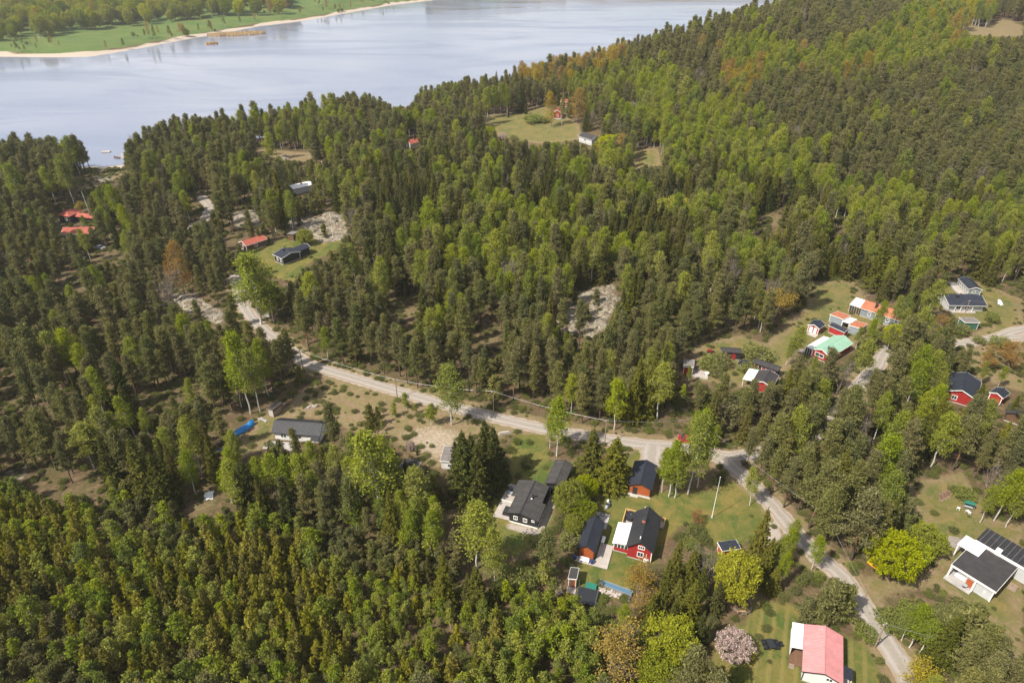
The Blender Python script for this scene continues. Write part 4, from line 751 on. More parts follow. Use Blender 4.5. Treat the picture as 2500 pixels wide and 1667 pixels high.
x, y, rz = at_house('longshed', 0, -.55); o = empty('garden_bench', (x, y, .2), rz, 'white bench against the brown gable of the long shed', 'bench'); MB().box(-.85, .85, -.3, .3, .4, .46).build('seat', 'plastic_white', o); MB().box(-.85, .85, .26, .32, .46, .9).build('backrest', 'plastic_white', o)
for a in (-.75, .75):
    for b in (-.25, .25): MB().box(a - .04, a + .04, b - .04, b + .04, 0, .398).build('leg', 'plastic_white', o)
x, y, rz = at_house('longshed', 2.3, 5.1); o = empty('bench_table', (x, y, .22), rz, 'narrow white table on the deck beside the long shed', 'table'); MB().box(-.3, .3, -.8, .8, .68, .74).build('table_top', 'plastic_white', o)
for a in (-.22, .22):
    for b in (-.7, .7): MB().box(a - .03, a + .03, b - .03, b + .03, 0, .678).build('leg', 'plastic_white', o)
# patio behind the long shed with fire bowl
x, y, rz = at_house('longshed', .6, 10.6); o = empty('stone_patio', (x, y, .0), rz, 'grey paved patio behind the long shed', 'patio')
for i in range(6):
    for j in range(8): MB().box(-1.5 + .5 * i + .015, -1.02 + .5 * i, -2 + .5 * j + .015, -1.52 + .5 * j, -.05, .06 + rnd.uniform(0, .012)).build('paving_slab', 'slab_grey', o)
for k, (a, b, lab) in enumerate(((.5, 1.2, 'black fire bowl at the far end of the grey patio'), (-.4, 0.1, 'dark iron chair on the grey patio'))):
    if k == 0: q = empty('fire_bowl', (x + a, y + b, .07), 0, lab, 'fire bowl'); MB().lathe([(.12, .0), (.15, .15), (.38, .35), (.4, .4), (.34, .38), (.1, .22)], 12).build('bowl', 'metal_dark', q); MB().lathe([(.3, .3), (.2, .36), (.02, .38)], 8).build('ash', 'stone_grey', q)
    else:
        q = empty('iron_chair', (x + a, y + b, .07), .6, lab, 'chair'); MB().box(-.25, .25, -.25, .25, .42, .47).build('seat', 'metal_dark', q); MB().box(-.25, .25, .22, .27, .47, .95).build('backrest', 'metal_dark', q)
        for aa in (-.21, .21):
            for bb in (-.21, .21): MB().box(aa - .025, aa + .025, bb - .025, bb + .025, 0, .418).build('leg', 'metal_dark', q)
x, y, rz = at_house('longshed', 1.1, 14.6); o = empty('covered_scooter', (x, y, 0), rz - .2, 'grey covered ride-on machine parked on the grass behind the patio', 'machine')
m = MB(); m.lathe([(.5, 0), (.52, .35), (.42, .7), (.25, .85), (.02, .9)], 10, (0, 0, 0), .75, 1.9); m.build('cover', 'fabric_grey', o, True); MB().blob((-.35, 1.05, .5), (.3, .3, .45), 8, .25).build('sack', 'plastic_white', o); MB().box(-.28, .28, -.5, .1, .86, .95).build('seat', 'metal_dark', o)
# black cabin deck furniture
x, y, rz = at_house('cabin', -3.4, 2.2); o = empty('covered_grill', (x, y, .34), rz, 'black covered table set on the front of the cabin deck', 'table'); m = MB(); m.hexa([(-.75, -1.0, 0), (.75, -1.0, 0), (.75, 1.0, 0), (-.75, 1.0, 0), (-.62, -.86, .78), (.62, -.86, .78), (.62, .86, .78), (-.62, .86, .78)]); m.build('cover', 'plastic_black', o); MB().box(-.55, .55, -.8, .8, .785, .83).build('table_top', 'metal_dark', o)
for k in range(2):
    x, y, rz = at_house('cabin', -4.1 , 7.2 + 1.1 * k); o = empty('sun_lounger', (x, y, .42), rz + 1.57, ('grey sun lounger on the cabin deck, nearer of two', 'grey sun lounger on the cabin deck, farther of two')[k], 'lounger', 'loungers on the cabin deck')
    MB().box(-.32, .32, -.9, .4, .28, .36).build('seat', 'fabric_grey', o); MB().hexa([(-.32, .4, .28), (.32, .4, .28), (.32, .95, .6), (-.32, .95, .6), (-.32, .4, .36), (.32, .4, .36), (.32, .93, .68), (-.32, .93, .68)]).build('backrest', 'fabric_grey', o)
    for a in (-.28, .28):
        for b in (-.8, .35): MB().box(a - .03, a + .03, b - .03, b + .03, 0, .278).build('leg', 'plastic_white', o)
# play things on the red house lawn
def W(px): return px
x, y = 13.0, 77.8
o = empty('trampoline', (x, y, 0), -.28, 'black rectangular trampoline with net poles on the lawn below the red house', 'trampoline'); MB().box(-1.55, 1.55, -1.35, 1.35, .72, .75).build('mat', 'plastic_black', o)
for a, b, c_, d_ in ((-1.8, 1.8, -1.6, -1.36), (-1.8, 1.8, 1.36, 1.6), (-1.8, -1.56, -1.355, 1.355), (1.56, 1.8, -1.355, 1.355)): MB().box(a, b, c_, d_, .72, .79).build('edge_pad', 'metal_dark', o)
for a in (-1.7, 1.7):
    for b in (-1.5, 0, 1.5): MB().tube([(a, b, 0), (a, b, .715)], .04, 6).build('leg', 'metal_grey', o); MB().tube([(a, b, .79), (a * 1.02, b * 1.02, 2.5)], .03, 6).build('net_pole', 'metal_grey', o)
for k in range(3): MB().box(-1.2 + k, -1.0 + k, -1.62, -1.6, .74, .8).build('pad_tag', 'plastic_white', o)
x, y = 13.9, 79.9
o = empty('green_goal', (x, y, 0), -.28, 'dark green netted play frame behind the trampoline', 'play frame'); MB().box(-.95, .95, -.8, .8, .5, .54).build('mat', 'plastic_green', o)
for a in (-.95, .95):
    for b in (-.8, .8): MB().tube([(a, b, 0), (a, b, .56)], .035, 6).build('leg', 'metal_grey', o)
x, y = 18.2, 79.8
o = empty('pool_rail', (x, y, 0), -.44, 'long low blue pool wall with white edge beside a heap of stones', 'pool'); MB().box(-3.0, 3.0, -.42, .42, 0, .5).build('wall', 'pool_cover', o); MB().box(-3.05, 3.05, .43, .53, 0, .56).build('edge', 'metal_grey', o); MB().box(-3.05, 3.05, -.5, -.43, 0, .54).build('edge', 'metal_grey', o)
def rubble(name, x, y, rz, L_, W_, n, mat, label, r=.16):
    o = empty(name, (x, y, gz(x, y)), rz, label, 'stones'); q = random.Random(int(abs(x * 31 + y)))
    for k in range(n):
        a, b = q.uniform(-1, 1), q.gauss(0, .4); rr = r * q.uniform(.5, 1.3); MB().blob((a * L_ / 2, b * W_ / 2, rr * .5 + .25 * max(0, 1 - abs(b) * 1.3) * W_ * .3), (rr * 1.2, rr, rr * .8), 6, .25, q).build('stone', mat, o)
rubble('stone_heap', x - .3, y - 1.15, -.44, 5.6, 1.5, 150, 'stone', 'pinkish heap of loose stones along the blue pool wall')
x, y = 8.1, 78.4
o = empty('log_pile', (x, y, 0), .5, 'grey logs and planks lying in the brush left of the trampoline', 'logs')
for k in range(5): MB().tube([(-1.2 + .2 * k, -.6 + .35 * k, .15), (.9 + .1 * k, .2 + .25 * k, .2 + .05 * k)], .11, 7).build('log', 'old_timber', o)
# garden by the pink roof
x, y = 41.9, 68.7
o = empty('garden_table', (x, y, 0), .1, 'black rattan table on the mown lawn left of the pink roof', 'table'); MB().box(-.55, .55, -.85, .85, .68, .74).build('table_top', 'plastic_black', o)
for a in (-.48, .48):
    for b in (-.75, .75): MB().box(a - .04, a + .04, b - .04, b + .04, 0, .678).build('leg', 'plastic_black', o)
for k, (a, b, r_) in enumerate(((-1.0, -.4, 1.57), (-1.0, .45, 1.57), (1.0, -.4, -1.57), (1.0, .45, -1.57), (1.7, 0.1, -1.4))):
    q = empty('garden_chair', (x + a, y + b, 0), r_, 'black rattan armchair at the lawn table, ' + ('front left', 'back left', 'front right', 'back right', 'set apart to the right')[k], 'chair', 'black chairs at the lawn table')
    MB().box(-.28, .28, -.28, .28, .3, .42).build('seat', 'plastic_black', q); MB().box(-.28, .28, -.36, -.285, .3, .85).build('backrest', 'plastic_black', q); MB().box(-.36, -.285, -.36, .28, .1, .6).build('armrest', 'plastic_black', q); MB().box(.285, .36, -.36, .28, .1, .6).build('armrest', 'plastic_black', q)
x, y = 39.3, 76.5
o = empty('curved_fence', (x, y, 0), 0, 'low weathered curved fence round a seating nook under the bright maple', 'fence')
for k in range(9):
    t = -2.6 + k * .42; a = (1.75 * math.cos(t), 2.1 * math.sin(t)); b = (1.75 * math.cos(t + .42), 2.1 * math.sin(t + .42)); MB().tube([(a[0], a[1], -.1), (a[0], a[1], .85)], .05, 6).build('post', 'old_timber', o)
    for zz in (.35, .7): MB().bar((a[0], a[1], zz), (b[0], b[1], zz), .05, .14).build('rail', 'deck_old', o)
q = empty('hanging_bench', (x - .3, y - 1.7, 0), 0, 'brown wooden bench at the near side of the curved fence', 'bench'); MB().box(-.75, .75, -.25, .25, .4, .46).build('seat', 'new_timber', q); MB().box(-.75, .75, -.32, -.26, .46, .9).build('backrest', 'boards_brown', q)
for a in (-.7, .7):
    for b in (-.22, .22): MB().box(a - .04, a + .04, b - .04, b + .04, 0, .398).build('leg', 'boards_brown', q)
q = empty('garden_bench', (x - .1, y + .9, 0), .5, 'pale blue bench inside the curved fence', 'bench'); MB().box(-.2, .2, -.65, .65, .4, .46).build('seat', 'fabric_grey', q)
for b in (-.55, .55): MB().box(-.18, .18, b - .04, b + .04, 0, .398).build('leg', 'fabric_grey', q)
# clutter round the red sheds on the right
x, y = 48.6, 146.9
o = empty('timber_patio', (x, y, gz(x, y)), -.35, 'grey timber patio in front of the small red shed', 'patio')
for k in range(10): MB().box(-2.4 + .48 * k, -1.95 + .48 * k, -1.8, 1.8, -.05, .14).build('plank', 'deck_boards', o)
q = empty('round_table', (x + 1.9, y - .6, gz(x, y) + .14), 0, 'white round table on the grey timber patio', 'table'); MB().lathe([(.6, .68), (.6, .73), (.05, .74)], 14).build('table_top', 'plastic_white', q); MB().tube([(0, 0, 0), (0, 0, .679)], .05, 6).build('leg', 'plastic_white', q); MB().lathe([(.3, 0), (.3, .05), (.06, .07)], 10).build('foot', 'plastic_white', q)
q = empty('dome_grill', (x - .3, y + 1.2, gz(x, y) + .14), 0, 'black domed barbecue on the grey timber patio', 'barbecue'); MB().lathe([(.1, .55), (.36, .7), (.4, .85), (.36, 1.0), (.05, 1.12)], 12).build('bowl', 'plastic_black', q)
for k in range(3): MB().bar((.3 * math.cos(2.1 * k), .3 * math.sin(2.1 * k), 0), (.1 * math.cos(2.1 * k), .1 * math.sin(2.1 * k), .6), .04).build('leg', 'metal_grey', q)
x, y = 54.3, 157.2
q = empty('garden_tractor', (x, y, gz(x, y)), .9, 'small orange-red garden tractor on the grass left of the black shed', 'tractor'); MB().box(-.4, .4, .1, 1.0, .45, .85).build('hood', 'paint_red', q); MB().box(-.4, .4, -.6, .1, .4, .55).build('body', 'paint_red', q); MB().box(-.25, .25, -.5, -.1, .56, .7).build('seat', 'plastic_black', q); MB().tube([(0, .05, .8), (0, -.1, 1.1)], .03, 6).build('steering_column', 'metal_dark', q)
for a in (-.5, .5):
    for b, rr in ((-.4, .35), (.75, .25)): MB().tube([(a - .1, b, rr), (a + .1, b, rr)], rr, 12).build('wheel', 'rubber', q)
x, y = 111.7, 190.8
o = empty('timber_stack', (x, y, gz(x, y)), .5, 'weathered timber heap behind the white veranda roof', 'timber')
for k in range(7): MB().box(-1.6 + .1 * k, 1.5 - .15 * k, -.5 + .14 * (k % 4), -.38 + .14 * (k % 4), .12 * (k // 4), .11 + .12 * (k // 4)).build('beam', 'old_timber', o)
# yard of the flat-roofed house
x, y = 91.3, 99.2
o = empty('covered_swing', (x, y, 0), -.45, 'white garden swing seat with dark green canopy on the dry lawn', 'swing'); MB().hexa([(-.95, -.45, 1.5), (.95, -.45, 1.5), (.95, .45, 1.5), (-.95, .45, 1.5), (-.85, -.3, 1.72), (.85, -.3, 1.72), (.85, .3, 1.72), (-.85, .3, 1.72)]).build('canopy', 'plastic_green', o); MB().box(-.75, .75, -.25, .25, .45, .55).build('seat', 'fabric_grey', o)
for a in (-.9, .9):
    for b in (-.5, .5): MB().bar((a, b, 0), (a, b * .3, 1.5), .05).build('leg', 'metal_grey', o)
for k, (a, b) in enumerate(((-2.1, -.3), (-.75, -1.35))):
    q = empty('plastic_chair', (x + a, y + b, 0), 2.4 - .6 * k, ('white plastic chair left of the green swing canopy', 'white plastic table in front of the green swing canopy')[k], 'chair' if k == 0 else 'table'); w = .27 + .18 * k
    MB().box(-w, w, -.27, .27, .42 + .1 * k, .47 + .1 * k).build('seat' if k == 0 else 'table_top', 'plastic_white', q)
    if k == 0: MB().box(-.27, .27, .25, .29, .47, .9).build('backrest', 'plastic_white', q)
    for aa in (-w + .04, w - .04):
        for bb in (-.22, .22): MB().box(aa - .03, aa + .03, bb - .03, bb + .03, 0, .418 + .1 * k).build('leg', 'plastic_white', q)
x, y = 87.5, 102.1
for k in range(3):
    q = empty('raised_bed', (x + .95 * k, y + .5 * k, 0), -.5, ('timber raised bed of dark soil, left of three', 'timber raised bed of dark soil, middle of three', 'timber raised bed of dark soil, right of three')[k], 'raised bed', 'raised beds on the dry lawn')
    for a, b, c_, d_ in ((-.42, -.36, -1.0, 1.0), (.36, .42, -1.0, 1.0), (-.355, .355, -1.0, -.94), (-.355, .355, .94, 1.0)): MB().box(a, b, c_, d_, 0, .35).build('board', 'old_timber', q)
    MB().box(-.355, .355, -.935, .935, 0, .28).build('soil', 'boards_brown', q)
x, y = 66.6, 85.1
o = empty('play_tent', (x, y, 0), .5, 'bright orange-yellow tent showing beneath the spreading green tree', 'tent')
MB().add([(-1.0, -1.2, .02), (1.0, -1.2, .02), (1.0, 1.2, .02), (-1.0, 1.2, .02), (-.85, -1.1, .9), (.85, -1.1, .9), (.85, 1.1, .9), (-.85, 1.1, .9), (0, -.8, 1.5), (0, .8, 1.5)], [(0, 1, 5, 4), (1, 2, 6, 5), (2, 3, 7, 6), (3, 0, 4, 7), (4, 5, 8), (5, 6, 9, 8), (6, 7, 9), (7, 4, 8, 9)]).build('canopy', 'tarp_orange', o); MB().box(-.4, .4, -1.23, -1.2, .05, .85).build('flap', 'plastic_white', o)
x, y, _ = at_house('Jlow', -1.6, 1.0); rz = -HOUSE['Jlow'][0][2]
o = empty('garden_sofa', (x, y, .3), rz, 'white outdoor sofa on the grey porch of the flat-roofed house', 'sofa'); MB().box(-1.0, 1.0, -.1, .6, .15, .42).build('seat', 'plastic_white', o); MB().box(-1.0, 1.0, .62, .8, .15, .8).build('backrest', 'plastic_white', o); MB().box(-1.15, -1.01, -.1, .8, .15, .6).build('armrest', 'plastic_white', o); MB().box(1.01, 1.15, -.1, .8, .15, .6).build('armrest', 'plastic_white', o); MB().box(-1.1, 1.1, -.05, .75, 0, .148).build('base', 'metal_grey', o)
x, y, _ = at_house('Jlow', -.6, -.2); o = empty('porch_table', (x, y, .3), rz, 'small grey round table on the porch of the flat-roofed house', 'table'); MB().lathe([(.45, .5), (.45, .54), (.05, .545)], 12).build('table_top', 'fabric_grey', o); MB().tube([(0, 0, 0), (0, 0, .499)], .04, 6).build('leg', 'metal_dark', o); MB().lathe([(.25, 0), (.25, .04), (.05, .05)], 10).build('foot', 'metal_dark', o)
# left-hand yard
p = HOUSE['tarp'][0]; x, y = -62.2, 123.9
o = empty('tarp_covered_boat', (x, y, 0), -.62, 'bright blue tarpaulin stretched over a boat at the forest edge', 'tarpaulin')
VV = []; NS = 9
for i in range(NS):
    t = i / (NS - 1); w = .95 * (math.sin(math.pi * (.14 + .74 * t)) ** .6); hh = 1.05 + .35 * math.sin(t * 5.5) * .3 + .5 * (t > .85)
    for a, b in ((-1, .05), (-.8, .55), (-.35, .85), (0, 1.0), (.35, .83), (.8, .5), (1, .04)): VV.append((a * w + rnd.uniform(-.05, .05), -2.9 + 5.8 * t, b * hh + rnd.uniform(-.04, .04)))
mesh_obj('tarpaulin', VV, [(i * 7 + j, i * 7 + j + 1, (i + 1) * 7 + j + 1, (i + 1) * 7 + j) for i in range(NS - 1) for j in range(6)] + [tuple(range(6, -1, -1)), tuple((NS - 1) * 7 + j for j in range(7))], 'tarp_blue', o)
MB().box(-.5, .5, -2.6, 2.5, -.05, .3).build('trailer_frame', 'metal_grey', o)
for a in (-.72, .72): MB().tube([(a - .08, 0, .28), (a + .08, 0, .28)], .28, 10).build('wheel', 'rubber', o)
p, z = H('wood', WL=.95, WR=.95, L=3.4); c = shed_roof('wood_shelter', 'open firewood shelter with dark sloping roof at the forest edge', p, z, 'old_timber', 'felt_dark', .35, 'old_timber', .12, body=False, posts=True, cat='shelter'); MB().box(-.8, .8, .15, .25, 0, 1.7).build('end_wall', 'concrete', c); MB().box(-.7, .6, .5, 3.1, 0, 1.2).build('firewood_stack', 'firewood', c)
x, y = p[0] + 3.3 * math.sin(p[2]), p[1] + 3.3 * math.cos(p[2])
o = empty('firewood_row', (x + .9, y + 1.6, 0), -.62, 'long pale row of stacked firewood beyond the shelter', 'firewood')
for k in range(14):
    for j in range(3): MB().tube([(-.35, -2 + .3 * k, .16 + .26 * j), (.35, -2 + .3 * k + rnd.uniform(-.04, .04), .16 + .26 * j)], .13, 6).build('log', 'firewood', o)
x, y = -54.5, 134.5
o = empty('fire_barrel', (x, y, 0), 0, 'rusty orange-topped fire barrel near the firewood row', 'barrel'); MB().lathe([(.29, 0), (.29, .85)], 12).build('drum', 'metal_dark', o); MB().lathe([(.27, .852), (.28, .9), (.05, .92)], 12).build('lid', 'tarp_orange', o)
x, y = -64.3, 116.4
o = empty('blue_bin', (x, y, 0), 0, 'dark blue drum beside the stone heap at the left clearing', 'barrel'); MB().lathe([(.33, 0), (.36, .4), (.33, .95)], 12).build('drum', 'plastic_blue', o); MB().lathe([(.35, .952), (.3, 1.02), (.05, 1.03)], 12).build('lid', 'plastic_blue', o)
x2, y2 = -65.8, 116.2; rubble('stone_heap', x2, y2, .3, 2.6, 1.4, 60, 'stone_grey', 'grey stone heap left of the dark blue drum'); x2, y2 = -58.7, 127.7; rubble('stone_heap', x2, y2, -.5, 2.6, 1.2, 50, 'stone_grey', 'pale rubble heap between blue tarpaulin and firewood shelter'); x2, y2 = 150.6, 185.8; rubble('building_rubble', x2, y2, 1.2, 3.4, 1.3, 50, 'plastic_white', 'white heap of building scraps right of the navy-roofed houses', .22); x2, y2 = -48.5, 132.8; rubble('stone_heap', x2, y2, .3, 3.2, 2., 60, 'stone', 'pinkish rubble spread on the dry field behind the white house')
x, y = -62.1, 102.7
o = empty('white_sheet', (x, y, 0), .3, 'crumpled white plastic sheet on the bare reddish ground', 'sheet'); q = random.Random(4); VV = [((i - 2) * .45 + q.uniform(-.1, .1), (j - 3) * .42 + q.uniform(-.1, .1), .06 + q.uniform(0, .28)) for j in range(7) for i in range(5)]; mesh_obj('sheet', VV, [(j * 5 + i, j * 5 + i + 1, (j + 1) * 5 + i + 1, (j + 1) * 5 + i) for j in range(6) for i in range(4)], 'plastic_white', o)
x, y = -1.7, 122.7
o = empty('pallet_stack', (x, y, 0), .2, 'stack of pale planks by the road above the dark spruces', 'planks')
for k in range(6): MB().box(-1.5 + .1 * k, 1.5 - .1 * k, -.3 + .02 * k, .25, .1 * k, .1 * k + .085).build('plank', 'deck_boards', o)
# vehicles
def car(x, y, rz, paint, label):
    o = empty('parked_car', (x, y, gz(x, y)), rz, label, 'car', 'parked cars')
    pr_ = [(-2.1, .35), (-2.15, .7), (-1.95, .95), (-1.2, 1.0), (-.75, 1.42), (.7, 1.45), (1.35, 1.02), (2.05, .86), (2.15, .55), (2.1, .3)]
    v = [(-.8 if abs(b) < .9 else -.8 + .12 * ((b - .9) / .5), a, b) for a, b in pr_]; v += [(-q[0], q[1], q[2]) for q in v]; n = len(pr_)
    MB().add(v, [tuple(range(n)), tuple(range(2 * n - 1, n - 1, -1))] + [(i, n + i, n + (i + 1) % n, (i + 1) % n) for i in range(n)]).build('body', paint, o)
    MB().hexa([(-.66, .72, 1.44), (.66, .72, 1.44), (.74, 1.32, 1.06), (-.74, 1.32, 1.06), (-.64, .76, 1.455), (.64, .76, 1.455), (.72, 1.36, 1.075), (-.72, 1.36, 1.075)]).build('windscreen', 'window_glass', o)
    MB().hexa([(-.66, -.77, 1.43), (.66, -.77, 1.43), (.74, -1.18, 1.03), (-.74, -1.18, 1.03), (-.66, -.8, 1.44), (.66, -.8, 1.44), (.74, -1.22, 1.04), (-.74, -1.22, 1.04)]).build('rear_window', 'window_glass', o)
    for s in (-1, 1):
        MB().hexa([(s * .735, -.9, 1.03), (s * .735, 1.1, 1.06), (s * .68, .6, 1.38), (s * .68, -.65, 1.37), (s * .755, -.9, 1.03), (s * .755, 1.1, 1.06), (s * .7, .6, 1.38), (s * .7, -.65, 1.37)]).build('side_window', 'window_glass', o); MB().box(*sorted((s * .45, s * .72)), 2.08, 2.16, .62, .78).build('headlight', 'plastic_white', o)
        for b in (-1.3, 1.35): w = MB().tube([(s * .66, b, .31), (s * .86, b, .31)], .31, 14).build('wheel', 'rubber', o); MB().tube([(s * .861, b, .31), (s * .875, b, .31)], .19, 10).build('rim', 'metal_grey', w)
car(39.5, 119.8, 1.2, 'paint_red', 'small red car parked at the lane junction by the birches')
car(-149.8, 219.5, 0.4, 'paint_silver', 'silver car parked under the bright birch at far left')
car(-148.0, 226.5, 1.2, 'paint_silver', 'silver car standing behind the bright birch at far left')
car(62.1, 150.8, 0.9, 'metal_dark', 'dark car parked at the left end of the striped shed')
# at the lake: jetty, swimming raft, reeds on the far side, rowing boat
x, y = -215.9, 362.3
o = empty('swimming_raft', (x, y, LZ), .1, 'white swimming raft floating in the small bay', 'raft'); MB().box(-2.2, 2.2, -1.2, 1.2, .12, .42).build('platform', 'deck_boards', o)
for a in (-1.9, 1.9): MB().box(a - .25, a + .25, -1.1, 1.1, -.2, .118).build('float', 'plastic_white', o)
x, y = -202.6, 353.6
o = empty('jetty', (x, y, LZ), .55, 'pale wooden jetty at the right side of the small bay', 'jetty')
for k in range(16): MB().box(-.8, .8, -5 + .6 * k, -4.45 + .6 * k, .35, .43).build('plank', 'deck_boards', o)
for a in (-.75, .75): MB().box(a - .06, a + .06, -5, 4.6, .2, .348).build('beam', 'old_timber', o)
o = empty('rowing_boat', (x - 2.2, y - 2.0, LZ - .1), 1.1, 'dark rowing boat moored beside the jetty', 'boat'); m = MB(); k0 = []
for t in np.linspace(0, 1, 7):
    w = .75 * math.sin(math.pi * min(1, .12 + t * .8)) ** .6; yy = -2.2 + 4.4 * t; m.v += [(-w, yy, .55 + .15 * t), (-w * .6, yy, .08), (w * .6, yy, .08), (w, yy, .55 + .15 * t)]
m.f += [(i * 4 + j, i * 4 + j + 1, i * 4 + 5 + j, i * 4 + 4 + j) for i in range(6) for j in range(3)] + [(0, 1, 2, 3), (27, 26, 25, 24)]; m.build('hull', 'boards_brown', o)
for b in (-.9, .5): MB().box(-.55, .55, b - .14, b + .14, .38, .43).build('thwart', 'old_timber', o)
def reeds(x, y, L_, W_, rz, n, label):
    rs = np.random.default_rng(3); a = rs.uniform(-1, 1, n); b = rs.uniform(-1, 1, n) * np.sqrt(1 - a * a); X = a * L_; Y = b * W_; h = rs.uniform(1.2, 2.4, n); an = rs.uniform(0, 3.14, n); w = .25
    V = np.stack([np.column_stack([X - np.cos(an) * w, Y - np.sin(an) * w, np.full(n, -.3)]), np.column_stack([X + np.cos(an) * w, Y + np.sin(an) * w, np.full(n, -.3)]), np.column_stack([X + np.cos(an) * w * .4 + .2, Y + np.sin(an) * w * .4, h]), np.column_stack([X - np.cos(an) * w * .4 + .2, Y - np.sin(an) * w * .4, h])], 1).reshape(-1, 3)
    me = np_mesh('reed_bed', V, np.arange(4 * n).reshape(n, 4), ['reed_dry']); o = bpy.data.objects.new('reed_bed', me); COL.objects.link(o); o.location = (x, y, LZ); o.rotation_euler = (0, 0, rz); tag(o, label, 'reeds', kind='stuff')
reeds(-300.2, 809.9, 30, 13, .35, 4200, "tan reed island off the far shore")
reeds(-301.7, 740.7, 6, 3, .4, 500, "small tan reed tuft left of the reed island")
# notice board and bins at the junction
x, y = -72.3, 175.6
o = empty('notice_board', (x, y, 0), .2, 'white notice board at the road junction beneath the big birch', 'notice board'); MB().box(-.7, .7, -.04, .04, .8, 1.8).build('panel', 'plastic_white', o)
for a in (-.65, .65): MB().box(a - .05, a + .05, .045, .13, 0, 1.9).build('post', 'old_timber', o)
o = empty('mail_box', (x + 1.6, y + .3, 0), .2, 'red letter box beside the white notice board', 'letter box'); MB().box(-.25, .25, -.2, .2, .7, 1.2).build('box', 'paint_red', o); MB().box(-.05, .05, -.05, .05, 0, .698).build('post', 'old_timber', o); MB().hexa([(-.28, -.23, 1.2), (.28, -.23, 1.2), (.28, .23, 1.2), (-.28, .23, 1.2), (-.2, -.05, 1.3), (.2, -.05, 1.3), (.2, .05, 1.3), (-.2, .05, 1.3)]).build('lid', 'paint_red', o)
# bare rock showing through the lichen and heather
def outcrop(x, y, rx, ry, h, rz, label, sd):
    q = np.random.default_rng(sd); n, m = 26, 10; V = [(0, 0, h)]; ph = q.uniform(0, 6.28, 5); am = q.uniform(.05, .16, 5)
    for i in range(1, m + 1):
        f = i / m
        for j in range(n):
            t = 6.2832 * j / n; r = f * (1 + sum(am[k] * math.sin((k + 2) * t + ph[k]) for k in range(5))); zz = h * (1 - f ** 2.2) + q.normal() * .025 * h * (f < .95) - (.35 if i == m else 0); V.append((rx * r * math.cos(t), ry * r * math.sin(t), zz))
    F_ = [(0, 1 + j, 1 + (j + 1) % n) for j in range(n)] + [(1 + (i - 1) * n + j, 1 + i * n + j, 1 + i * n + (j + 1) % n, 1 + (i - 1) * n + (j + 1) % n) for i in range(1, m) for j in range(n)]
    o = mesh_obj('rock_outcrop', V, F_, 'lichen_rock', None, True, (x, y, gz(x, y) - .1)); o.rotation_euler = (0, 0, rz); tag(o, label, 'rock', 'bare rock outcrops')
mm_, tt_ = nodes_of('lichen_rock'); b_ = NB(tt_); na_ = b_.noise(.35, 6, .7, dist=1.); nb_ = b_.noise(2.5, 5, .7)
cc_ = b_.mix(b_.rng(na_, .35, .65), (.22, .195, .17), (.34, .31, .23)); cc_ = b_.mix(b_.rng(b_.noise(.7, 6, .75, dist=1.5), .44, .56, 0, .95), cc_, (.09, .065, .042)); cc_ = b_.mix(b_.rng(nb_, .5, .75, 0, .6), cc_, (.22, .2, .17)); b_.principled(cc_, .95, 0, .1, b_.bump(nb_, .4, .12))
outcrop(28.3, 187.6, 7, 5, 1.2, 0.0, 'pale lichen-covered rock at the top of the mid-forest clearing', 1)
outcrop(19.1, 174.0, 6, 5, 1.3, 0.7, 'broad pale rock on the left of the mid-forest clearing', 2)
outcrop(26.0, 172.7, 4, 3, 0.8, 1.4, 'small grey rock in the lower mid-forest clearing', 3)
outcrop(-100.9, 187.6, 6, 4, 1.0, 2.1, 'grey rock slab left of the junction', 4)
outcrop(-88.7, 176.6, 6, 3.5, 1.0, 2.8, 'pale lichen rock slab just left of the road bend', 5)
outcrop(-106.2, 256.2, 7, 5, 1.8, 0.5, 'rounded grey rock right of the forest road', 6)
outcrop(-76.6, 247.7, 9, 5, 1.5, 1.2, 'large pale rock behind the black house lawn', 7)
outcrop(-71.9, 256.8, 7, 5, 1.2, 1.9, 'pinkish lichen rock below the white tin roof', 8)
outcrop(-88.4, 254.2, 6, 4, 1.2, 2.6, 'grey rock left of the flagpole rock', 9)
outcrop(-64.3, 237.4, 5, 4, 0.8, 0.3, 'low pale rock right of the flagpole', 10)
outcrop(-106.2, 107.7, 4, 3, 0.6, 1.0, 'flat pale rock by the left edge path', 11)
outcrop(-113.1, 334.6, 6, 4, 1.0, 1.7, 'pale rock in the lakeside birch clearing', 12)
outcrop(-186.0, 304.3, 9, 5, 0.3, 2.4, 'flat grey rock by the bay', 13)

# ------------------------------------------------------------------ air
m_h, t_h = nodes_of('haze'); v_h = t_h.nodes.new('ShaderNodeVolumePrincipled'); v_h.inputs['Color'].default_value = (1, .99, .97, 1); v_h.inputs['Density'].default_value = .0001; v_h.inputs['Anisotropy'].default_value = .2
o_h = t_h.nodes.new('ShaderNodeOutputMaterial'); t_h.links.new(v_h.outputs[0], o_h.inputs['Volume'])
tag(MB().box(GX.min() - 4, GX.max() + 4, GY.min() - 4, GY.max() + 4, GZ.min() - 1, 104).build('haze', 'haze'), 'thin pale spring haze over the whole landscape', 'haze', kind='stuff')

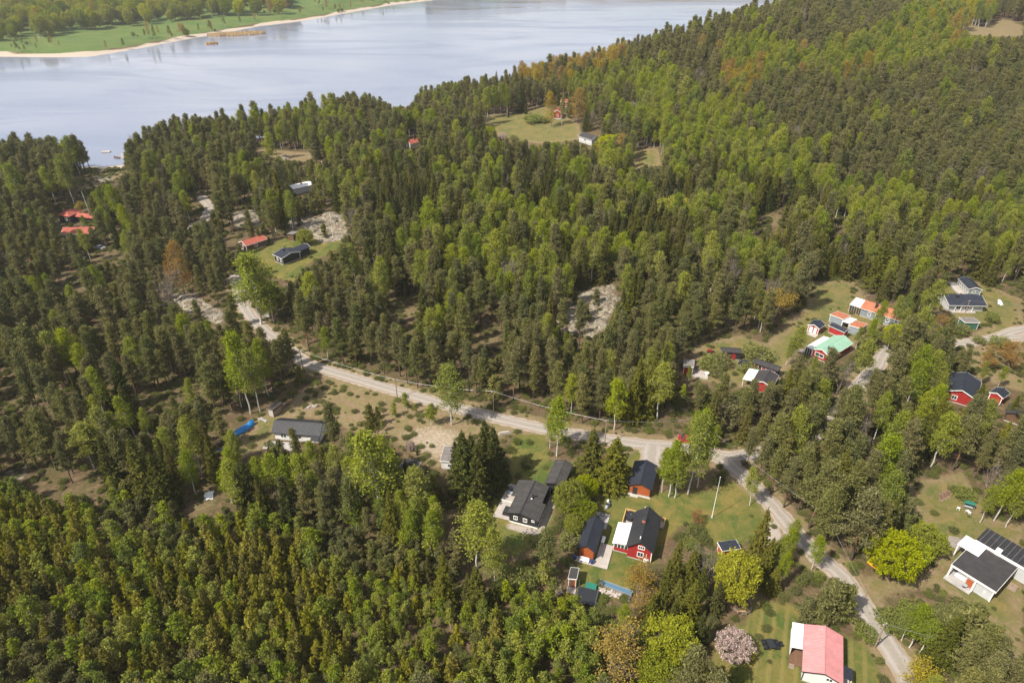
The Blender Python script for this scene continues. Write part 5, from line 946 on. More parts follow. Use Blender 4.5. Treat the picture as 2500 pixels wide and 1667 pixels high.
# ------------------------------------------------------------------ trees
def foliage_mat(name, a, b_, c, trans=.3, var=.55):
    """leaves: a..b picked per tree, c is the colour of fresh tips; small change from leaf to leaf"""
    m, t = nodes_of(name); b = NB(t)
    tint = b.attr('tint', 'INSTANCER'); geo = b.n('ShaderNodeNewGeometry'); ri = geo.outputs['Random Per Island']
    oi = b.n('ShaderNodeObjectInfo').outputs['Random']
    col = b.mix(b.math('ADD', b.math('MULTIPLY', tint, .85), b.math('MULTIPLY', oi, .15)), a, b_)
    col = b.mix(b.rng(ri, .62, 1, 0, .55), col, c)
    hs = b.n('ShaderNodeHueSaturation'); b.put(hs.inputs['Color'], col); b.put(hs.inputs['Value'], b.rng(ri, 0, .6, 1 - var * .6, 1.1))
    b.put(hs.inputs['Hue'], b.rng(oi, 0, 1, .488, .512)); b.put(hs.inputs['Saturation'], b.rng(oi, 0, 1, .9, 1.08))
    d = b.n('ShaderNodeBsdfDiffuse'); b.put(d.inputs[0], hs.outputs[0]); tr = b.n('ShaderNodeBsdfTranslucent'); b.put(tr.inputs[0], hs.outputs[0])
    mx = b.n('ShaderNodeMixShader'); mx.inputs[0].default_value = trans; t.links.new(d.outputs[0], mx.inputs[1]); t.links.new(tr.outputs[0], mx.inputs[2])
    o = b.n('ShaderNodeOutputMaterial'); t.links.new(mx.outputs[0], o.inputs[0])
foliage_mat('pine_needles', (.095, .112, .038), (.195, .175, .06), (.27, .235, .1), .25)
foliage_mat('spruce_needles', (.028, .044, .016), (.155, .145, .025), (.2, .18, .035), .15)
foliage_mat('young_spruce_needles', (.085, .095, .02), (.25, .225, .03), (.28, .25, .04), .2)
foliage_mat('birch_leaves', (.125, .175, .028), (.31, .32, .036), (.31, .33, .05), .4)
foliage_mat('broad_leaves', (.08, .14, .02), (.4, .39, .02), (.28, .31, .04), .38)
foliage_mat('shrub_leaves', (.09, .1, .034), (.22, .235, .06), (.2, .22, .065), .3)
foliage_mat('bud_leaves', (.25, .125, .03), (.34, .27, .03), (.33, .24, .06), .3)
foliage_mat('blossom', (.45, .36, .3), (.42, .28, .26), (.58, .5, .45), .25)
foliage_mat('twigs', (.17, .13, .1), (.24, .2, .17), (.26, .22, .18), .05)
def bark(name, lo, hi, z0=0, z1=1, spots=None):
    m, t = nodes_of(name); b = NB(t); s = b.n('ShaderNodeSeparateXYZ'); b.put(s.inputs[0], b.obj())
    n = b.noise(3, 5, .7)
    c = b.mix(b.rng(b.math('ADD', s.outputs[2], b.math('MULTIPLY', n, 2)), z0, z1), lo, hi); c = b.mix(b.rng(n, .35, .7, 0, .5), c, tuple(x * .45 for x in lo))
    if spots: c = b.mix(b.rng(b.noise(5, 4, .7), .56, .66), c, spots)
    b.principled(c, .9, 0, .1)
bark('pine_bark', (.1, .075, .06), (.33, .16, .08), 3, 7)
bark('spruce_bark', (.085, .065, .05), (.11, .085, .065))
bark('birch_bark', (.52, .48, .43), (.6, .57, .53), 0, 2, (.08, .065, .055))
bark('grey_bark', (.16, .13, .11), (.24, .2, .17))

def leaves(C, size, rs, flat=0., hang=0., slim=.3):
    """one rhombic face per leaf spray, around the points C"""
    n = len(C); nrm = rs.normal(size=(n, 3)); nrm[:, 2] = nrm[:, 2] * (1 - flat) + flat * 1.6
    nrm /= np.linalg.norm(nrm, axis=1)[:, None]
    a = rs.normal(size=(n, 3)); a[:, 2] -= hang; a -= (a * nrm).sum(1)[:, None] * nrm; a /= np.linalg.norm(a, axis=1)[:, None] + 1e-9; b = np.cross(nrm, a)
    s = size * rs.uniform(.65, 1.35, n)[:, None]
    V = np.stack([C - a * s * .6, C + b * s * slim, C + a * s * .6, C - b * s * slim], 1).reshape(-1, 3)
    return V, np.arange(4 * n).reshape(n, 4)
def limb_mesh(segs, n=5):
    """segs: list of (points, radii); returns verts and quads"""
    mb = MB()
    for p, r in segs: mb.tube(p, r, n, cap=False)
    return np.array(mb.v, float), np.array(mb.f, int)
def bend(a, d, L, rs, k=3, droop=0., wob=.12):
    p = [np.array(a, float)]; d = np.array(d, float); d /= np.linalg.norm(d)
    for i in range(k):
        d = d + rs.normal(size=3) * wob + np.array([0, 0, -droop]); d /= np.linalg.norm(d); p.append(p[-1] + d * L / k)
    return p
def make_pine(seed, H=15., young=False):
    rs = np.random.default_rng(seed); segs = []; pts = []
    top = np.array([rs.normal() * .25, rs.normal() * .25, H]); k = 7
    tp = [np.array([0, 0, -.3])] + [top * (i / k) + rs.normal(size=3) * [.07, .07, 0] * (i < k) for i in range(1, k + 1)]
    segs.append((tp, [.19 * (H / 15) * (1 - .86 * i / k) for i in range(k + 1)]))
    c0 = .08 if young else rs.uniform(.3, .5); nb = 34 if young else 60; Rm = H * (.26 if young else rs.uniform(.115, .15))
    for i in range(nb):
        f = (i + rs.uniform(0, 1)) / nb; z = H * (c0 + (1 - c0) * f * .97); an = i * 2.4 + rs.normal() * .5
        prof = min(1, .5 + f * 3) * (1 - f) ** .8 * (.8 + .4 * math.sin(f * 23 + seed)) + .06 if not young else (1 - f) ** .75 + .12
        L = Rm * prof * rs.uniform(.6, 1.2)
        if rs.random() < .14 and not young: L *= 1.4
        up = .05 + .6 * f; st = top * (z / H)
        d = [math.cos(an), math.sin(an), up]; bp = bend(st, d, L, rs, 3, .0, .15); segs.append((bp, [.055, .04, .025, .01]))
        for q in (.45, .75, 1.0, 1.1):
            if rs.random() < .12: continue
            c = np.array(bp[min(3, int(q * 3))]) + rs.normal(size=3) * .16; m = 34 if not young else 30; g = rs.normal(size=(m, 3)) * [.34, .34, .15] * (H / 15) ** .5
            g[:, 2] = np.abs(g[:, 2]) * 1.0 + .05
            pts.append(c + g)
    for i in range(0 if young else 9):       # dead lower twigs
        z = H * rs.uniform(.2, c0); an = rs.uniform(0, 6.28); segs.append((bend(top * (z / H), [math.cos(an), math.sin(an), -.05], rs.uniform(.5, 1.5), rs, 2), [.03, .02, .008]))
    pts.append(top + rs.normal(size=(26, 3)) * [.2, .2, .35]); C = np.concatenate(pts)
    return leaves(C, .34 if not young else .3, rs, .3, 0, .2), limb_mesh(segs)
def make_spruce(seed, H=14., young=False):
    rs = np.random.default_rng(seed); segs = [([(0, 0, -.3), (0, 0, H * .5), (0, 0, H * .99)], [.17 * H / 14, .1 * H / 14, .012])]; pts = []
    nw = 15 if young else 24; R0 = H * rs.uniform(.15, .185) * (1.65 if young else 1)
    for i in range(nw):
        f = i / nw; z = H * (.05 + .93 * f ** .95); L0 = R0 * ((1 - f) ** .8 + .05); nb = max(4, int((9 if not young else 7) * (1 - f * .45)))
        for j in range(nb):
            an = 6.283 * (j + rs.uniform(-.35, .35)) / nb + i * 1.1; L = L0 * rs.uniform(.7, 1.18)
            d = np.array([math.cos(an), math.sin(an), 0]); dr = .28 + .15 * (1 - f)
            m = int(20 + 60 * L / 2.3) if not young else int(10 + 36 * L)
            t = rs.uniform(.12, 1, m) ** .8; side = rs.normal(size=m) * .2 * L * (1.15 - t)
            p = np.outer(t * L, d) + np.outer(side, [-d[1], d[0], 0]); p[:, 2] += z + (-dr * t + .2 * t * t) * L - np.abs(rs.normal(size=m)) * .1 - np.abs(side) * .25
            pts.append(p)
            if L > .8 and j % 2 == 0: segs.append(([(0, 0, z), tuple(d * L * .55 + [0, 0, z - dr * L * .5])], [.03, .01]))
    pts.append(np.column_stack([rs.normal(size=10) * .05, rs.normal(size=10) * .05, H * rs.uniform(.94, 1.01, 10)])); C = np.concatenate(pts)
    return leaves(C, .33 if not young else .26, rs, .35, .5, .22), limb_mesh(segs)
def make_birch(seed, H=14., young=False, wide=1., leaf=.24, n_per=34, nb=None, start=None):
    rs = np.random.default_rng(seed); segs = []; pts = []; k = 8
    lean = rs.normal(size=2) * (.5 if not young else .3)
    tp = [np.array([lean[0] * (i / k) ** 1.5, lean[1] * (i / k) ** 1.5, H * .97 * i / k - (.3 if i == 0 else 0)]) + rs.normal(size=3) * [.06, .06, 0] * (0 < i < k) for i in range(k + 1)]
    segs.append((tp, [(.13 * H / 14 + .01) * (1 - .88 * i / k) for i in range(k + 1)]))
    c0 = start if start is not None else (.28 if young else rs.uniform(.28, .4)); nb = nb or (26 if young else 62); Rm = H * (.165 if young else .125) * wide
    for i in range(nb):
        f = (i + rs.uniform(0, 1)) / nb; z = H * (c0 + (.97 - c0) * f); prof = math.sin(math.pi * (.18 + .8 * f)) ** .7 * (1 - .28 * f); L = Rm * prof * rs.uniform(.55, 1.25)
        an = i * 2.4 + rs.normal() * .6; j = min(k - 1, int(z / (H * .97) * k)); w = z / (H * .97) * k - j; st = tp[j] * (1 - w) + tp[j + 1] * w
        bp = bend(st, [math.cos(an), math.sin(an), .75 - .35 * (1 - f)], L * 1.25, rs, 3, .18, .12); segs.append((bp, [.035 * H / 14, .022 * H / 14, .012, .006]))
        m = n_per if not young else max(10, n_per // 2)
        for q in (1, 2, 3):
            c = np.array(bp[q]); g = rs.normal(size=(m if q > 1 else m // 2, 3)) * np.array([.34, .34, .38]) * (H / 14) ** .7 * (1 if young else wide ** .5); g[:, 2] -= np.abs(g[:, 2]) * .35
            pts.append(c + g)
    C = np.concatenate(pts); return leaves(C, leaf, rs, .1, .3, .32), limb_mesh(segs)
def make_broad(seed, H=8., Rr=3.6, leaf=.25, n_cl=190, m=62, z0=.12, lump=.55, start=.2):
    """round-crowned tree or shrub: leaf clumps on a forked frame, with hollows between them"""
    rs = np.random.default_rng(seed); segs = []; pts = []; cz = H * (z0 + (1 - z0) * .5); rz = H * (1 - z0) * .5
    fork = np.array([rs.normal() * .1, rs.normal() * .1, H * start]); segs.append(([(0, 0, -.2), tuple(fork)], [.028 * H + .02, .02 * H + .02])); gold = 2.39996
    lob = rs.normal(size=(7, 3)); lob /= np.linalg.norm(lob, axis=1)[:, None]
    for i in range(n_cl):
        zf = 1 - 2 * (i + .5) / n_cl; rr = math.sqrt(1 - zf * zf); an = i * gold + rs.normal() * .15; d = np.array([rr * math.cos(an), rr * math.sin(an), zf])
        bul = .8 + .25 * max(0, (lob @ d).max()) ** 3 + rs.normal() * .05; q = rs.uniform(.82, 1.0) if rs.random() < .78 else rs.uniform(.4, .8)
        c = np.array([d[0] * Rr, d[1] * Rr, d[2] * rz]) * bul * q + [0, 0, cz]
        if c[2] < .15: continue
        pts.append(c + rs.normal(size=(m, 3)) * lump * [.5, .5, .4])
        if i % 3 == 0:
            mid = (fork + c) / 2 + rs.normal(size=3) * .12 * Rr + [0, 0, .1 * H]; segs.append(([tuple(fork), tuple(mid), tuple(c)], [.008 * H + .01, .005 * H + .006, .006]))
    C = np.concatenate(pts); return leaves(C, leaf, rs, .25, 0, .34), limb_mesh(segs)
def make_branchy(seed, H=9., Rr=3., leaf=.2, n_leaf=2600, levels=4, twig=True):
    """tree still almost bare: forked limbs down to twigs, with few opening leaves"""
    rs = np.random.default_rng(seed); segs = []; tips = []
    def grow(p, d, L, r, lv):
        bp = bend(p, d, L, rs, 3, -.03, .16); segs.append((bp, [r, r * .85, r * .72, r * .55])); tips.append(bp[-1]); tips.append(bp[2])
        if lv == 0: return
        for k in range(3 if lv > 1 else 4):
            nd = np.array(bp[-1]) - bp[-2]; nd /= np.linalg.norm(nd); nd = nd + rs.normal(size=3) * .55; nd[2] += .12; b = bp[-1] if k < 2 else bp[2]
            grow(b, nd, L * rs.uniform(.6, .82), r * .55, lv - 1)
    for j in range(3): grow(np.array([rs.normal() * .1, rs.normal() * .1, -.1]), [rs.normal() * .35, rs.normal() * .35, 1], H * .36, .012 * H, levels)
    T = np.array(tips); T = T[T[:, 2] > H * .2]; sc = np.array([Rr / max(1e-3, np.percentile(np.abs(T[:, :2]), 97)), 0, H / T[:, 2].max()]); sc[1] = sc[0]
    segs = [([np.array(p) * sc for p in ps], rr) for ps, rr in segs]; T = T * sc
    C = T[rs.integers(0, len(T), n_leaf)] + rs.normal(size=(n_leaf, 3)) * .28; return leaves(C, leaf, rs, .2), limb_mesh(segs, 4)
# every kind: reference height, half width at that height, leaf material, bark material, shapes
KINDS = {}
def kind(key, H, fl, bk, shapes): KINDS[key] = dict(H=H, fl=fl, bk=bk, shapes=shapes, tpl=None)
kind(0, 15., 'pine_needles', 'pine_bark', [make_pine(100 + i) for i in range(6)])
kind(1, 14., 'spruce_needles', 'spruce_bark', [make_spruce(200 + i) for i in range(5)])
kind(2, 14., 'birch_leaves', 'birch_bark', [make_birch(300 + i) for i in range(6)])
kind(3, 5.5, 'birch_leaves', 'birch_bark', [make_birch(400 + i, 5.5, True) for i in range(5)])
kind(4, 5.5, 'young_spruce_needles', 'spruce_bark', [make_spruce(500 + i, 5.5, True) for i in range(5)])
kind(5, 8., 'broad_leaves', 'grey_bark', [make_broad(600 + i) for i in range(4)])
kind(6, 2.4, 'shrub_leaves', 'grey_bark', [make_broad(700 + i, 2.4, 1.3, .17, 60, 26, .04, .34, .1) for i in range(4)])
kind(7, 16., 'bud_leaves', 'grey_bark', [make_birch(800 + i, 16., False, 1.35, .25, 22, 70, .2) for i in range(3)])
kind(8, 8., 'bud_leaves', 'grey_bark', [make_branchy(900 + i, 8., 2.9, .2, 3200) for i in range(3)])
kind(9, 5., 'pine_needles', 'pine_bark', [make_pine(1000 + i, 5., True) for i in range(4)])
kind(10, 8., 'twigs', 'grey_bark', [make_branchy(1100 + i, 8., (2.6, 1.5, 1.3)[i], .1, 500) for i in range(3)])
kind(11, 5.5, 'blossom', 'grey_bark', [make_broad(1200 + i, 5.5, 2.9, .2, 110, 46, .1, .42, .15) for i in range(2)])
for kk, kd in KINDS.items():
    kd['crown'] = []; kd['trunk'] = []
    for (lv, lf), (tv, tf) in kd['shapes']:
        kd['crown'].append(np_mesh('crown', lv, lf, [kd['fl']])); kd['trunk'].append(np_mesh('trunk', tv, tf, [kd['bk']], smooth=True))
def joined(kd, i):
    (lv, lf), (tv, tf) = kd['shapes'][i]
    return np_mesh('tree', np.concatenate([lv, tv]), np.concatenate([lf, tf + len(lv)]), [kd['fl'], kd['bk']], np.concatenate([np.zeros(len(lf)), np.ones(len(tf))]))
MARKED = [[2,-14.1,126.0,17.1,1.25,0.35],[2,9.8,114.8,15.7,1.1,0.5],[2,8.4,117.5,10.3,0.8,0.4],[3,-25.4,131.7,5.0,1.2,0.5],[3,-18.9,126.0,6.3,1.2,0.5],[3,-28.0,128.8,4.2,1,0.6],
 [3,-23.0,130.2,2.8,1,0.6],[4,-32.7,124.7,7.3,1,0.2],[3,-29.8,123.6,3.2,1,0.4],[4,-31.8,128.5,3.8,1,0.3],[1,16.6,109.3,12.7,1.6,0.55],[1,20.6,105.3,13.4,1.75,0.8],
 [2,32.0,102.5,14.9,1,0.5],[2,33.2,102.2,12.5,1.1,0.55],[2,36.1,103.2,21.3,0.9,0.4],[2,38.5,105.1,20.1,0.7,0.4],[2,30.9,103.8,11.6,0.9,0.5],[1,-9.4,101.3,18.6,1.2,0.15],
 [1,-6.9,100.3,16.2,1.2,0.25],[1,-5.4,109.0,15.2,1.3,0.2],[1,-3.3,107.0,15.1,1.2,0.15],[1,-11.3,106.4,12.3,1,0.1],[1,-4.6,103.8,13.9,1.2,0.1],[1,-8.2,105.1,15.0,1.1,0.1],
 [5,10.9,97.8,8.9,0.8,0.45],[5,14.8,102.2,5.6,1,0.6],[5,10.8,100.7,4.9,0.8,0.3],[5,13.8,95.6,6.0,0.9,0.4],[5,11.5,92.1,5.2,0.8,0.55],[6,11.1,89.8,2.7,1.6,0.7],
 [6,13.0,94.5,2.2,1.5,0.4],[6,9.7,95.8,1.5,1.3,0.3],[6,3.2,111.5,2.1,1.2,0.1],[6,1.3,108.1,1.4,1,0.4],[6,-0.5,104.0,1.3,1,0.2],[0,6.2,82.5,11.2,1.3,0.2],
 [6,1.5,80.7,3.7,1.6,0.6],[6,3.8,81.7,2.5,1.3,0.6],[2,-6.3,84.3,17.0,1.3,0.75],[2,-3.0,80.5,14.1,1.0,0.65],[1,-11.6,76.4,13.1,1.1,0.75],[1,-5.9,75.3,11.1,1.3,0.45],
 [1,-16.6,80.0,8.9,1.2,0.8],[1,-7.5,76.0,8.8,1.1,0.4],[1,-14.7,80.5,7.3,1.1,0.6],[1,-3.1,76.0,8.3,1,0.3],[1,28.5,81.4,11.0,0.9,0.75],[1,31.1,80.5,10.0,1.1,0.55],
 [1,28.0,75.5,8.3,1.3,0.8],[1,24.4,73.0,8.8,1.2,0.6],[1,26.3,77.3,9.9,1,0.5],[8,22.0,76.9,7.9,1.2,0.3],[10,34.4,79.8,10.0,1.1,0.3],[5,37.0,76.9,12.8,0.62,1.0],
 [5,39.4,81.0,4.1,0.7,1.0],[1,43.9,84.6,14.7,0.95,1.0],[1,44.1,81.4,11.6,0.9,0.7],[6,35.3,92.6,1.6,2.2,0.15],[6,33.8,89.6,1.5,2.0,0.7],[8,35.9,95.5,3.5,1.2,0.1],
 [6,36.5,90.5,1.5,1.5,0.2],[1,45.3,79.1,6.9,1.5,0.85],[2,47.3,80.5,9.2,0.7,0.7],[2,51.9,89.1,7.2,1.2,0.5],[2,49.9,85.8,8.5,1,0.55],[2,54.3,84.0,8.5,1,0.5],
 [6,52.9,82.3,1.7,1.2,0.6],[6,54.6,81.8,1.7,1.2,0.7],[9,49.5,73.8,5.0,1.3,0.2],[9,52.3,73.5,8.7,1.0,0.35],[9,55.0,73.9,7.6,0.95,0.3],[9,51.5,73.4,4.5,1.4,0.3],
 [9,54.2,75.5,6.7,1.0,0.5],[6,58.1,70.5,2.0,1.6,0.75],[6,56.4,70.4,1.1,1.2,0.6],[6,55.6,73.1,1.1,1.1,0.9],[6,51.1,80.8,1.9,1,0.5],[5,67.6,82.5,9.6,1.02,0.75],
 [5,76.4,88.0,6.4,1.15,0.5],[0,62.5,86.3,17.4,1.25,0.45],[0,57.5,93.9,17.0,1.2,0.4],[0,54.5,99.5,12.6,1.1,0.35],[0,61.0,93.7,14.6,1.2,0.4],[0,57.7,89.4,14.9,1.2,0.35],
 [0,57.8,101.3,13.8,1.1,0.4],[0,53.1,103.2,12.2,1,0.4],[0,65.6,96.5,14.7,1.1,0.35],[0,70.6,101.3,12.7,1.1,0.45],[0,51.8,107.7,11.8,1.1,0.35],[0,50.5,111.0,10.7,1,0.4],
 [2,47.9,100.1,10.2,0.95,0.9],[2,94.6,96.0,13.6,1.1,0.65],[2,95.9,94.3,11.4,1,0.6],[2,91.5,95.4,9.2,0.9,0.6],[6,92.0,102.3,2.1,2.0,0.7],[6,90.9,104.1,1.4,1.3,0.6],
 [6,67.9,89.4,2.5,1.2,0.5],[6,29.9,82.7,2.4,1.4,0.5],[6,36.9,85.5,1.7,1.6,0.3],[1,32.9,78.2,7.8,1,0.2],[1,34.3,74.7,8.8,1,0.3],[6,43.4,75.9,1.1,1.4,0.4],
 [6,47.0,77.7,1.2,1.4,0.5],[6,49.7,79.0,1.3,1.3,0.3],[6,47.6,84.3,1.5,1.4,0.5],[2,46.9,82.8,8.4,0.9,0.6],[6,35.2,108.0,1.6,1.2,0.4],[6,25.8,106.5,1.3,1,0.4],
 [1,32.9,81.4,7.3,1,0.3],[6,17.9,109.4,1.4,1.3,0.3],[6,13.8,104.2,1.7,1.2,0.6],[6,-0.6,116.4,1.6,1.4,0.15],[6,0.9,119.3,1.4,1.3,0.2],[6,3.8,119.2,1.2,1.2,0.3],
 [6,-2.0,112.8,1.6,1.3,0.2],[1,22.8,72.1,8.8,1.1,0.6],[1,26.1,70.5,8.8,1.1,0.3],[6,12.6,72.9,1.3,1.8,0.5],[6,9.9,75.7,1.2,1.6,0.2],[6,33.6,72.6,1.5,1.3,0.2],
 [6,63.1,73.0,2.0,2.2,0.6],[6,67.4,75.0,1.8,2.2,0.65],[6,70.1,74.4,1.6,2.2,0.75],[6,73.4,75.0,1.3,2.1,0.6],[6,76.5,74.9,2.0,2.0,0.8],[6,63.5,71.5,1.7,2.0,0.4],
 [2,64.3,68.4,9.9,1.2,0.3],[2,63.7,69.7,7.7,1.1,0.25],[2,65.3,67.4,8.7,1.3,0.3],[6,71.2,72.4,2.0,2.0,0.5],[6,74.4,73.0,1.9,1.8,0.45],[9,70.9,67.4,10.3,1.2,0.5],
 [0,70.8,63.8,12.1,1.2,0.5],[0,68.7,62.2,11.3,1.3,0.5],[0,72.8,62.2,10.8,1.2,0.5],[0,74.2,60.1,10.7,1.2,0.5],[0,68.8,58.8,12.8,1.2,0.5],[0,77.7,61.5,10.8,1.1,0.4],
 [0,67.7,56.8,11.8,1.2,0.5],[8,61.3,60.4,8.7,1.2,1.0],[5,24.8,66.6,7.9,1.2,0.7],[11,35.3,67.1,4.9,1.25,0.5],[8,16.3,63.4,9.3,1.4,0.8],[1,29.0,73.1,10.9,1.1,0.7],
 [1,30.0,68.9,8.7,0.9,0.1],[1,31.5,69.3,6.1,0.7,0.1],[6,35.3,63.1,1.5,2.0,0.8],[4,27.5,60.8,8.7,1.2,0.6],[4,30.6,60.1,7.6,1.2,0.6],[5,21.8,61.1,7.3,1,0.5],
 [4,37.6,65.8,3.4,1,0.2],[2,18.3,71.3,7.2,1,0.6],[6,16.0,71.0,2.0,2,0.6],[6,19.6,71.0,1.8,2.2,0.7],[6,14.1,73.0,1.9,1.6,0.6],[2,-73.3,172.7,22.8,1.7,0.5],
 [2,-69.7,173.5,14.5,1.3,0.5],[7,-103.4,191.9,17.6,1.2,0.2],[7,-111.8,199.6,7.8,0.9,0.2],[2,-60.4,131.0,19.0,0.9,0.6],[2,-62.5,130.2,23.0,0.95,0.5],[2,-65.5,132.7,17.4,0.8,0.5],
 [2,-60.1,136.8,16.6,0.8,0.6],[2,-87.6,156.9,12.2,1.2,0.6],[2,-95.0,145.2,12.6,1.2,0.5],[2,-89.8,111.0,12.2,1.6,0.75],[2,-72.9,110.4,11.3,1.1,0.6],[2,-82.1,120.5,8.6,0.9,0.6],
 [2,-75.6,130.2,10.1,0.9,0.7],[1,-83.0,106.4,12.8,1.2,0.3],[1,-72.6,101.3,17.0,1.3,0.5],[1,-68.7,99.5,15.3,1.3,0.2],[0,-80.5,107.7,12.9,1.2,0.3],[1,-87.7,111.0,10.7,1,0.3],
 [2,-145.8,216.3,12.1,1,0.75],[2,-189.4,271.8,16.0,1.1,0.6],[2,-198.9,262.2,14.4,1,0.5],[2,-187.7,237.4,15.2,1.1,0.6],[2,-169.5,231.3,10.1,0.9,0.6],[8,-173.1,260.2,5.0,1.5,0.9],
 [5,-74.9,230.3,6.1,1.1,0.6],[0,-88.4,202.8,12.4,1.1,0.4],[7,22.1,390.8,19.7,1.1,0.5],[7,36.5,392.0,19.7,1.5,0.5],[7,52.1,324.3,13.9,2.0,0.75],[7,42.9,330.4,9.7,1.4,0.45],
 [5,48.1,338.0,9.8,1.5,0.9],[1,5.3,428.6,22.9,1.0,0.05],[1,8.4,422.4,7.8,0.9,0.1],[2,27.9,390.4,17.6,0.6,0.2],[1,-2.3,417.9,6.3,0.8,0.2],[2,-2.9,420.0,18.2,0.9,0.4],
 [2,-6.8,420.6,19.4,0.9,0.4],[2,-10.7,418.8,18.6,0.9,0.4],[2,-14.5,417.0,17.9,0.9,0.4],[6,12.3,402.8,4.5,2.5,0.7],[6,18.5,400.4,3.3,2,0.6],[5,-12.7,360.6,10.3,1,0.5],
 [6,0.9,370.1,2.7,1.6,0.8],[11,-4.9,371.4,3.8,1.2,0.3],[8,76.5,174.8,9.7,1.6,0.6],[6,65.7,154.3,4.1,1.8,0.75],[2,75.0,153.0,10.8,1.2,0.6],[2,72.5,150.9,8.1,1,0.55],
 [6,61.4,147.5,2.9,1.5,0.7],[2,76.6,144.8,7.3,0.8,0.6],[6,51.7,149.5,3.5,1.4,0.75],[6,54.7,150.4,4.3,1.2,0.7],[6,52.6,146.2,3.2,1.2,0.75],[2,44.8,142.8,5.3,0.8,0.4],
 [1,86.3,189.0,9.0,1.2,0.6],[1,88.5,184.7,10.4,1.2,0.65],[1,68.9,180.6,13.8,1.2,0.3],[1,114.6,209.4,11.8,1.4,0.45],[1,122.5,199.6,13.8,1.3,0.4],[1,116.9,196.5,18.0,1.4,0.5],
 [1,124.5,220.0,14.5,1.2,0.35],[2,88.1,142.8,14.2,1.1,0.6],[2,103.3,166.5,11.2,1,0.6],[2,110.0,170.2,10.6,1,0.6],[2,120.7,174.0,14.2,1.2,0.55],[2,123.7,187.6,9.0,1,0.6],
 [2,110.9,159.5,13.6,1.1,0.6],[5,105.0,159.5,7.1,1.2,0.9],[2,96.7,157.3,10.3,1,0.5],[2,94.7,159.5,6.9,1,0.5],[2,102.1,157.3,8.9,0.9,0.5],[2,149.3,216.3,15.9,0.7,0.2],
 [2,161.9,219.9,17.6,0.7,0.2],[1,153.5,202.8,12.4,1.3,0.6],[1,154.2,198.0,12.2,1.1,0.5],[2,159.4,199.6,10.8,1,0.6],[8,130.6,149.2,6.9,2,0.2],[8,125.1,148.8,5.0,1.6,0.3],
 [6,134.9,160.4,2.8,2,0.8],[6,130.1,162.2,2.1,1.6,0.7],[2,118.6,141.9,7.3,0.8,0.6],[2,122.5,140.9,6.6,0.9,0.6],[8,121.7,168.2,6.0,1,0.5],[6,127.6,166.9,3.5,1.3,0.6],
 [6,140.8,174.3,3.1,1.3,0.7],[1,100.5,120.2,13.0,1.3,0.8],[1,96.1,122.0,11.7,1.2,0.75],[1,108.7,128.5,10.1,1.2,0.6],[1,118.0,128.5,7.0,1.2,0.5],[0,57.7,125.2,12.1,1.2,0.4],
 [0,55.8,128.1,11.3,1.1,0.45],[0,60.9,126.8,10.6,1.1,0.4],[0,49.3,130.2,11.3,1.2,0.4],[0,52.9,124.4,11.7,1.2,0.4],[0,60.2,128.5,10.1,1.2,0.45],[0,63.0,124.4,11.1,1.2,0.4],
 [0,67.2,122.0,12.2,1.3,0.45],[0,43.7,128.5,10.1,1.1,0.4],[0,70.1,130.2,12.5,1.2,0.4],[0,77.0,137.2,14.0,1.1,0.45],[2,72.1,128.5,11.3,1.1,0.6],[2,39.7,115.3,12.0,1.0,0.5],
 [0,18.6,160.7,14.3,1,0.4],[0,14.0,164.2,13.1,1,0.4],[9,21.6,174.0,5.8,1,0.4],[9,25.9,184.7,5.2,1,0.4],[9,19.3,184.7,4.5,1,0.3],[0,29.3,159.5,14.3,1,0.4],
 [0,-87.4,166.5,11.2,1,0.4],[9,-70.0,237.3,5.2,1,0.4],[9,-81.6,247.7,4.4,1,0.4],[0,-94.7,231.2,13.3,1,0.4],[6,43.5,156.6,2.8,1.2,0.3],[5,61.5,247.0,12.4,1.4,0.8],
 [5,93.9,258.5,6.3,1,1.0],[5,82.9,303.1,10.1,1.9,0.25],[2,44.9,116.7,7.4,0.9,0.6],[6,-8.4,92.7,1.9,1.4,0.3],[6,-6.2,90.5,1.9,1.3,0.3],[6,-7.3,95.8,1.4,1.3,0.2],
 [6,-4.5,86.3,1.8,1.3,0.5],[6,-1.3,83.5,1.8,1.4,0.5],[0,-46.1,113.1,9.1,1.1,0.5],[0,-38.3,114.5,14.8,1,0.3],[2,-41.3,109.0,9.5,1.1,0.6],[0,-24.9,107.7,8.3,0.9,0.5],
 [2,-25.4,96.5,21.9,1.3,0.65],[2,-27.7,100.1,13.7,1.2,0.65],[2,-31.5,101.3,11.6,1.2,0.6],[2,-18.4,95.4,13.6,1.4,0.65],[2,-35.5,103.8,11.6,1.2,0.6],[2,-42.4,102.5,12.2,1.3,0.65],
 [2,-47.4,101.3,12.7,1.2,0.6],[11,-22.7,116.8,2.7,0.8,0.7],[1,-20.9,115.3,2.5,0.8,0.4]]
